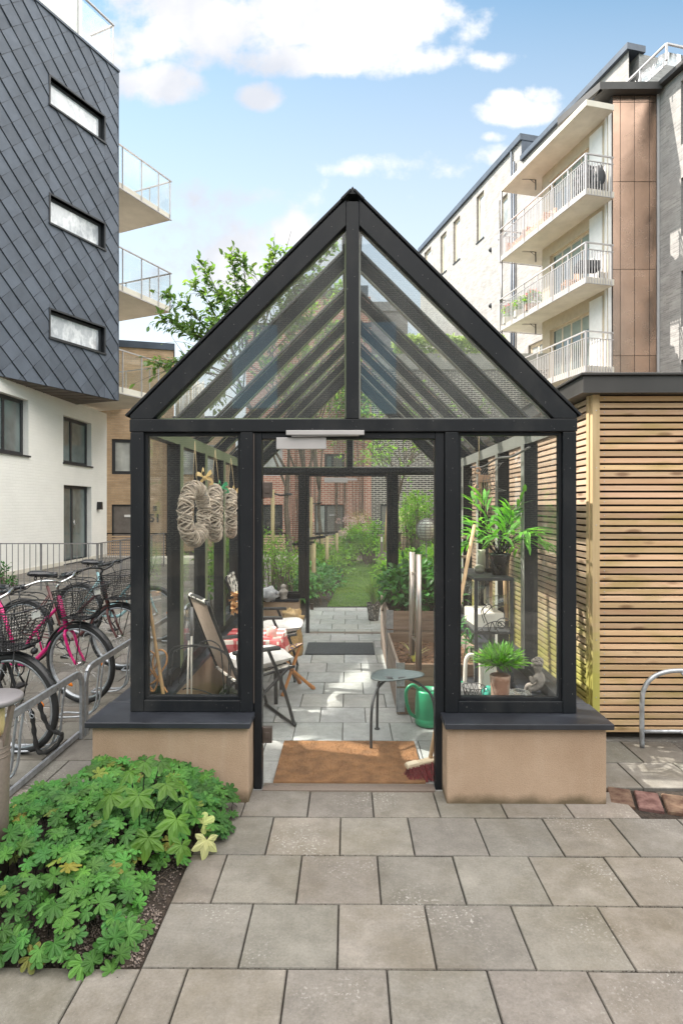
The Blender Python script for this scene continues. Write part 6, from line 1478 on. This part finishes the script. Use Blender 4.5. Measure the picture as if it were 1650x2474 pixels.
# garden screens, bollard, lantern
for (x0,x1,lab) in ((560,690,'slat screen at the left behind the young trees'),(735,845,'slat screen before the red house left of the lilac bush'),(896,1000,'slat screen before the dark brick house')):
    a=PY(x0,1287,21.); b=PY(x1,1287,21.); screen('low timber '+lab,a.x,b.x,21.,0.05,a.z-.03)
T=thing('garden_bollard','slim taupe bollard light at the edge of the lawn','bollard light',PZ(922,1390)+V((0,0,0))); q=PZ(922,1390); hh=PY(922,1291,q.y).z
mb=MB(); mb.box(-.035,.035,-.03,.03,0,hh,.004); mb.build('post',M['post2'],T,.003,local=True); mb=MB(); mb.box(-.02,.02,-.034,-.031,hh-.18,hh-.06); mb.build('lamp_window',M['ceramic'],T,local=True)
q=PY(1030,1280,9.2); T=thing('garden_lantern','round dark slatted garden lantern on a stake','lantern',(q.x,q.y,q.z))
mb=MB(); 
for i in range(7): z=-.13+.043*i; r=.15*math.sqrt(max(.05,1-(z/.17)**2)); mb.lathe([(r-.006,z-.006),(r,z),(r-.004,z+.007)],n=30)
for k in range(6): a=PI*k/6+.3; mb.tube([V((.152*math.cos(t)*math.cos(a),.152*math.cos(t)*math.sin(a),.17*math.sin(t))) for t in [-PI/2+PI*2*j/40 for j in range(41)]],.005,5)
mb.build('cage',M['rail'],T,local=True); mb=MB(); mb.sph((0,0,0),.135,.135,.15,20,12); mb.build('shade',mat('lantern_paper',(.5,.55,.5),.6,var=.1),T,local=True); mb=MB(); mb.tube([(0,0,-.16),(0,0,-q.z+.02)],.009,6); mb.build('stake',M['rail'],T,local=True)
mb=MB(); a=PY(937,1218,15.); b=PY(929,1330,15.); mb.tube([b,a],.03,8); solo('leaning_pole',mb,M['pine'],'leaning pale timber pole before the dark brick house','pole')
# neighbours behind the photographer, which the glass mirrors
NB=thing('dark_neighbour_block','dark block across the yard mirrored in the gable glass','building',(4,-17,0)); mb=MB(); FNB=Fac((14,-15),(-1,0)); FNB.wall(mb,0,30,0,10.8,[(16.55,18.3,5.2,8.4),(12.2,13.5,5.0,8.5)],.6); mb.quad(*[FNB.p(a_,b_,-.6) for a_,b_ in ((0,0),(12.2,0),(12.2,10.8),(0,10.8))]); mb.build('wall',M['bdark'],NB,uv=True)
mb=MB(); mb.box(-16.1,14.1,-15.7,-14.9,10.8,11.1); mb.build('roof_edge',M['fascia'],NB)
# ---------------------------------------------------------------- trees
def tree(label,base,fork,limbs,crad,nleaf,targets=(),m='treeleaf',ls=.085,seed=1,n0=3,lean=0,group='young trees in the garden',ctr=None):
    global rnd,U
    T=thing('young_tree',label,'tree',base,group=group); b=V(base); fk=V((b.x+lean,b.y,fork))
    tr=MB(); lv=MB(); 
    pts=cat([b-V((0,0,.1)),b+(fk-b)*.35+V((.03,0,0)),b+(fk-b)*.7-V((.03,0,0)),fk],6); tr.tube(pts,[.062-.022*i/(len(pts)-1) for i in range(len(pts))],9)
    cc=V(ctr) if ctr else fk+V((0,0,crad[2]*.9)); twigs=[]
    def br(p,q,r,dep,n=3):
        L=(q-p).length; mid=p+(q-p)*.5+rdir()*L*.1+V((0,0,L*.07)); P=cat([p,mid,q],5 if dep<2 else 3); tr.tube(P,[r*(1-.6*i/(len(P)-1)) for i in range(len(P))],6 if dep<1 else 4)
        if dep>=2: twigs.append(P); return
        for i in range(n+(1 if dep else 2)):
            s_=P[int(len(P)*U(.35,.95))] if i else P[-1]; d=((q-p).normalized()+rdir(.0)*.9).normalized(); br(s_,s_+d*L*U(.45,.7),r*.5,dep+1,n)
    for i in range(limbs):
        a=2*PI*i/limbs+U(-.3,.3); el=U(.25,1.25); d=V((math.cos(a)*math.cos(el),math.sin(a)*math.cos(el),math.sin(el))); q=cc+V((d.x*crad[0],d.y*crad[1],(d.z-.45)*crad[2]))*.62; br(fk-V((0,0,U(0,.5)))*(i%2),q,.026,0,n0)
    for t in targets:
        s_=cc+(V(t)-cc)*.25; L=(V(t)-s_).length; P=cat([s_,s_+(V(t)-s_)*.5+V((0,0,.12)),V(t)],8); tr.tube(P,[.014-.011*i/(len(P)-1) for i in range(len(P))],5)
        for i in range(4,len(P)):
            for k in range(2): d=((P[i]-P[i-1]).normalized()+rdir(.1)*.8).normalized(); Q=[P[i],P[i]+d*U(.1,.3)]; tr.tube(Q,.0022,3); twigs+=[Q]*2
    per=max(3,nleaf//max(1,len(twigs)))
    for P in twigs:
        for k in range(per):
            i=rnd.randrange(max(1,len(P)-1)); p=P[i]+(P[i+1]-P[i])*U(0,1); d=((P[-1]-P[0]).normalized()+rdir()*.9+V((0,0,-.25))).normalized(); t=U(.7,1.35); l=ls*U(.65,1.2)
            leaf(lv,p+rdir()*.03,d,V((0,0,1))+rdir()*.5,l,l*.52,.15,.2,(t*U(.9,1.15),t,t*U(.8,1.05)))
    tr.build('trunk',M['bark'],T); lv.build('crown',M[m],T); return T
tg=[PY(x,y,9.7) for x,y in ((398,775),(412,722),(470,690),(500,652),(560,628),(590,640),(470,860),(440,800),(545,720),(520,790),(385,880))]+[PY(x,y,10.4) for x,y in ((665,612),(700,640),(640,700),(600,760),(560,900),(520,960),(760,625),(805,600),(735,690),(800,690),(700,770),(780,760))]
tree('leafy young tree leaning its branches over the left roof slope',(-1.08,11.,0),2.25,3,(1.3,1.1,.7),1000,tg,m='sprayleaf',ctr=(-1.75,10.5,3.9),ls=.115,n0=2)
tree('middle young tree with a thin stem behind the left gable glass',(-.95,13.8,0),2.2,5,(1.5,1.2,1.4),2600,[PY(x,y,12.4) for x,y in ((700,770),(760,700),(800,780),(740,850),(690,900),(780,900),(820,690),(720,940),(640,880))],ctr=(-1.0,13.7,4.4),seed=3)
tree('third young tree farthest along the bed before the red brick house',(-.78,17.,0),2.1,5,(1.5,1.3,1.3),1000,ctr=(-.9,17,4.5),seed=4)
tree('bright spreading tree on the right before the dark brick house',(1.45,17.6,0),2.1,9,(2.3,1.5,1.2),2600,ctr=(1.6,17.5,3.3),seed=5)
tree('dense green tree behind the right roof panes',(4.4,19.5,0),2.0,6,(1.6,1.3,.9),900,ctr=(4.1,19.4,3.2),seed=6)
# stakes, ties and low guard frames
SG='stakes supporting the young trees'
for i,(px,py,Y,lab) in enumerate(((659,1183,10.9,'tall round stake tied to the leaning leafy tree'),(752,1201,13.6,'round timber stake tied to the middle young tree'),(747,1208,16.8,'round timber stake tied to the third young tree'))):
    t=PY(px,py,Y); T=thing('tree_stake',lab,'stake',(t.x,Y,0),group=SG); mb=MB(); mb.tube([(t.x,Y,0),t],.034,10); mb.build('post',M['stake'],T)
    tx=(-1.07,-.95,-.78)[i]; mb=MB(); mb.tube(cat([t-V((0,0,.06)),V(((t.x+tx)/2,Y+.02,t.z-.1)),V((tx,Y+.1,t.z-.08))],4),.016,6); mb.torus((tx,Y+.1,t.z-.08),.05,.02,14,6,'z'); mb.build('tie',M['rubber'],T)
for (px,py,Y,lab) in ((758,1313,11.3,'short guard post nearest the lawn'),(790,1296,13.5,'second short guard post along the lawn'),(814,1288,16.,'third short guard post along the lawn'),(778,1290,16.5,'short guard post beside the third young tree')):
    t=PY(px,py,Y); mb=MB(); mb.tube([(t.x,Y,0),t],.04,10); solo('guard_post',mb,M['stake'],lab,'post',SG)
for (a,b,lab) in (((690,1316,11.3),(760,1312,11.3),'nearest horizontal rail of the tree guard'),((733,1303,13.5),(792,1296,13.5),'middle horizontal rail of the tree guard'),((762,1290,16.2),(817,1286,16.2),'farthest horizontal rail of the tree guard')):
    mb=MB(); mb.beam(PY(*a),PY(*b),.05,.06); solo('guard_rail',mb,M['slat2'],lab,'rail',SG)
# ---------------------------------------------------------------- garden planting
def spots(f,n): return [f() for _ in range(n)]
GP='shrubs and perennials beside the lawn'
bush('shrub','feathery green shrub behind the far left panes','shrub',spots(lambda:(U(-1.75,-.85),U(9.2,10.6),U(.35,1.15),.3,.3,.35),18),2300,.065,.024,M['shrubl'],(-1.3,9.8,0),group=GP,fill=.2)
bush('shrub','tall leafy shrub at the left behind the side posts','shrub',spots(lambda:(U(-2.05,-1.6),U(8.7,10.2),U(.3,1.2),.28,.3,.35),14),1500,.08,.045,M['shrubl'],(-2.2,10.,0),group=GP,fill=.2)
bush('perennials','spreading dark green perennials along the left edge of the lawn','perennials',spots(lambda:(lambda y:(LL(y)+U(-.75,-.05),y,U(.1,.3),.26,.3,.2))(U(9.9,13.2)),26),2800,.1,.055,M['darkleaf'],(-.6,11,0),stems=False,group=GP,fill=.25,tl=.8,th=2.1)
bush('perennials','mid green perennials farther along the left of the lawn','perennials',spots(lambda:(lambda y:(LL(y)+U(-1.,.0),y,U(.15,.45),.35,.35,.26))(U(13.2,17.6)),22),1900,.12,.07,M['shrubl'],(-.5,15.5,0),stems=False,group=GP,fill=.25)
def fl():
    return [(U(-.25,.85),U(16.6,17.6),U(.75,1.3),.075) for _ in range(18)]
fl.m='lilac'
bush('lilac_bush','sunlit round bush with pale lilac flowers at the end of the lawn','bush',spots(lambda:(U(-.15,.8),U(16.8,17.8),U(.35,1.0),.38,.38,.35),16),2400,.095,.055,M['shrubl'],(.35,17.2,0),flowers=fl,group=GP,fill=.3,tl=.9,th=1.7)
bush('ground_cover','bright yellow green foliage beyond the raised bed','plant',spots(lambda:(U(.75,2.4),U(11.5,15.5),U(.2,.62),.35,.4,.25),26),2200,.1,.06,M['shrubl'],(1.6,13.5,0),stems=False,group=GP,fill=.3,tl=1.,th=1.8)
bush('shrub','light green twiggy shrub behind the round lantern','shrub',spots(lambda:(U(1.5,2.5),U(14.,15.5),U(.5,1.7),.36,.36,.36),18),1900,.085,.05,M['treeleaf'],(2.,14.8,0),group=GP,fill=.3)
bush('silver_shrub','pale silvery bush against the dark brick','shrub',spots(lambda:(U(1.4,2.0),U(17.2,17.9),U(.8,1.75),.3,.3,.3),10),1300,.07,.035,M['paleleaf'],(1.7,17.5,0),group=GP,fill=.3)
bush('russet_shrub','russet feathery shrub in front of the red brick wall','shrub',spots(lambda:(U(.1,.65),U(19.8,20.2),U(.9,1.35),.33,.3,.3),7),900,.07,.02,mat('russet_leaves',(.22,.17,.05),.8,var=.3,s=6),(.35,20,0),group=GP,fill=.2)
bush('climber','green creeper on the red brick wall behind the gable','creeper',spots(lambda:(U(-2.2,.6),U(23.2,23.8),U(4.6,6.3),.5,.25,.4),16),1900,.16,.11,M['treeleaf'],(-.8,23.5,0),group=GP,fill=.3)
bush('yard_shrub','green shrubs by the tan brick wall seen through the left panes','shrub',spots(lambda:(U(-3.2,-2.6),U(13.5,15.5),U(.2,.8),.4,.4,.35),12),900,.12,.06,M['shrubl'],(-3.4,15,0),group=GP,fill=.3)
bush('thin_climber','straggly climber on the bar fence at the left edge','plant',spots(lambda:(U(-6.7,-6.4),U(11.5,11.7),U(.05,.45),.14,.1,.14),6),160,.07,.035,M['darkleaf'],(-6.6,11.6,0),group=GP,fill=.2)
q=PY(747,1250,15.); T=thing('blossom_spray','pink blossom spray in a white vase before the grey door','flower',(q.x,15,0)); mb=MB(); clump(mb,(q.x,15,q.z),.09,.09,.18,160,.06,.045,fill=.3); mb.build('blossom',M['pinkfl'],T); mb=MB(); mb.lathe([(0,0),(.03,0),(.04,.3),(.035,.3),(0,.28)],(q.x,15,q.z-.55),14); mb.build('vase',M['ceramic'],T); mb=MB(); mb.tube([(q.x,15,0),(q.x,15,q.z-.56)],.02,6); mb.build('stand',M['dark'],T)
# ---------------------------------------------------------------- geranium bed
def palm_leaf(mb,c,n,yaw,Rr,lobes=7,cut=.42,droop=.18,t=(1,1,1),span=160,stalk=None,prof=(.0,.62,.80,1.,.84,.66)):
    n=V(n).normalized(); x=V((math.cos(yaw),math.sin(yaw),0)); x=(x-n*x.dot(n)).normalized(); y=n.cross(x); c=V(c); mb.col(0,t)
    vs=[c]; inner=[]; rim=[]
    S=6; tot=lobes*S
    teeth=[0,.0,.03,.0,.05,.0]
    for k in range(tot+1):
        th=R(-span+2*span*k/tot); f=prof[k%S]; lo=1-cut+cut*f+teeth[k%S]; r=Rr*lo*(.80+.2*math.cos(th)); fold=.06*Rr*(1 if k%S==3 else (-1 if k%S==0 else 0))
        rim.append(c+x*r*math.cos(th)+y*r*math.sin(th)+n*(fold-droop*r*r/Rr)); ri=r*.5
        inner.append(c+x*ri*math.cos(th)+y*ri*math.sin(th)+n*(fold*.7-droop*ri*ri/Rr))
    vs+=inner+rim; m_=tot+1; fs=[]
    mb.add(vs,[(0,1+k,2+k) for k in range(tot)],False) if 0 else None
    q=len(mb.v); mb.add(vs,[],False)
    for k in range(tot):
        g=1.12 if k%S in (2,3) else .97
        mb.f.append([q,q+1+k,q+2+k]); mb.sm.append(False); mb.c.append((t[0]*1.18,t[1]*1.15,t[2]*1.15)); mb.f.append([q+1+k,q+1+m_+k,q+2+m_+k,q+2+k]); mb.sm.append(False); mb.c.append((t[0]*g,t[1]*g,t[2]*g))
    if stalk is not None: stalk.tube(cat([c,c-n*Rr*.5+V((0,0,-.03)),V((c.x+U(-.04,.04),c.y+U(-.03,.05),.0))],3),.0016,4)
lf=MB(); stk=MB(); cnt=0
def hgt(x,y):
    rx=-.66-.17*math.exp(-((y-2.5)/.27)**2) if y>2.3 else -.8
    if y>2.85: rx=-.60+.0*(y-2.85)
    d=min((rx-x),(y-2.12)*1.0,(3.36-y)*1.6+.25 if x>-1.4 else (3.3-y), (x+1.72)*1.3)
    return d
tries=0
while cnt<760 and tries<20000:
    tries+=1; x=U(-1.7,-.56); y=U(2.12,3.34); d=hgt(x,y)
    if d<0 or (y>3.32): continue
    h=.045+.215*(1-math.exp(-d/.16))+.03*NZ.noise(V((x*5,y*5,0))); lev=rnd.random(); 
    if lev<.22: h*=U(.35,.75)
    # outward tilt near the rim
    n=V((U(-.35,.35)+(.45 if d<.12 and x>-.95 else 0),U(-.35,.35)-.28-(.3 if d<.12 and y<2.4 else 0),1)); t=U(.6,1.4)*(1 if lev>=.22 else .85)
    palm_leaf(lf,(x,y,h+.02*U(-1,1)),n,U(0,2*PI),U(.04,.06),7,.46,U(.08,.3),(t*(U(.8,1.15) if rnd.random()<.94 else U(1.8,3.)),t*1.,t*U(.7,1.05)),stalk=stk if rnd.random()<.5 else None); cnt+=1
T=thing('geranium_bed','mound of lobed green geranium leaves filling the bed before the left plinth','plant',(-1.15,2.75,0)); T['kind']='stuff'
lf.build('leaves',M['geranium'],T); stk.build('stalks',leafmat('stalks',(.13,.16,.05),(.2,.16,.08),.2),T)
lf=MB(); stk=MB(); c0=V((-.93,2.72,.05))
for (dx,dy,z,rr,tx,ty,yw) in ((-.14,.02,.33,.115,-.4,-.55,-1.9),(.0,-.02,.345,.105,.2,-.6,-1.4),(.1,.06,.36,.095,.3,-.3,-.6),(-.03,.16,.42,.09,-.1,-.3,-1.2),(.05,.14,.43,.07,.3,-.35,-.3),(-.08,.1,.40,.085,-.35,-.3,-2.4),(.17,-.02,.24,.105,.55,-.6,-1.2),(.07,-.10,.20,.1,.15,-.9,-1.5),(.2,.08,.28,.085,.7,-.2,-.4),(-.16,-.12,.22,.095,-.3,-.9,-1.8),(.12,.2,.3,.08,.5,0,.3),(.21,-.08,.16,.08,.8,-.6,-1.0)):
    t=U(.8,1.25); palm_leaf(lf,c0+V((dx,dy,z-.05)),(tx,ty,.75),yw,rr,5,.58,.35,(t,t,t*.85),150,prof=(.12,.36,.55,1.,.62,.42)); p=c0+V((dx,dy,z-.05)); stk.tube(cat([p,p*.5+c0*.5+V((0,0,.04)),c0-V((0,0,.05))],5),.0028,5)
T=thing('broad_leaf_plant','taller plant with broad pointed green leaves among the geraniums','plant',c0); lf.build('leaves',M['bigleaf'],T); stk.build('stems',M['shrubl'],T)
mb=MB(); q=V((-.655,2.83,.075)); palm_leaf(mb,q,(.75,-.8,.55),-1.0,.088,5,.5,.3,(1,1,1),140,prof=(.12,.36,.55,1.,.62,.42)); palm_leaf(mb,q+V((-.03,.05,.05)),(.2,-.8,.6),.9,.06,5,.35,.3,(.9,1,.8),140); solo('wilted_leaf',mb,M['wilt'],'pale wilted leaf drooping over the paving edge','leaf')
T=None
mb=MB()
for i in range(90):
    x=U(-.98,-.74); y=U(2.2,2.9); a=U(0,PI); l=U(.015,.05); d=V((math.cos(a),math.sin(a),0))*l; c=V((x,y,.03)); mb.tube([c-d,c+V((0,0,.008)),c+d],.0012,3)
solo('dry_twigs',mb,M['bark'],'dry brown twigs and litter on the bare bed soil','litter',kind='stuff')
# moss and crumbs in joints, leaves blown on the slabs
mb=MB()
for i in range(1500):
    k=rnd.randrange(0,5); y=3.194-.35*k+U(-.004,.004); x=U(-.7,2.2)
    if y<2.15 and x<-.7: continue
    r=U(.0012,.003); mb.sph((x,y,-.003+r*.3),r,r,r*.6,5,3)
solo('joint_moss',mb,M['soil'],'dark crumbs and moss along the slab joints','moss',kind='stuff')
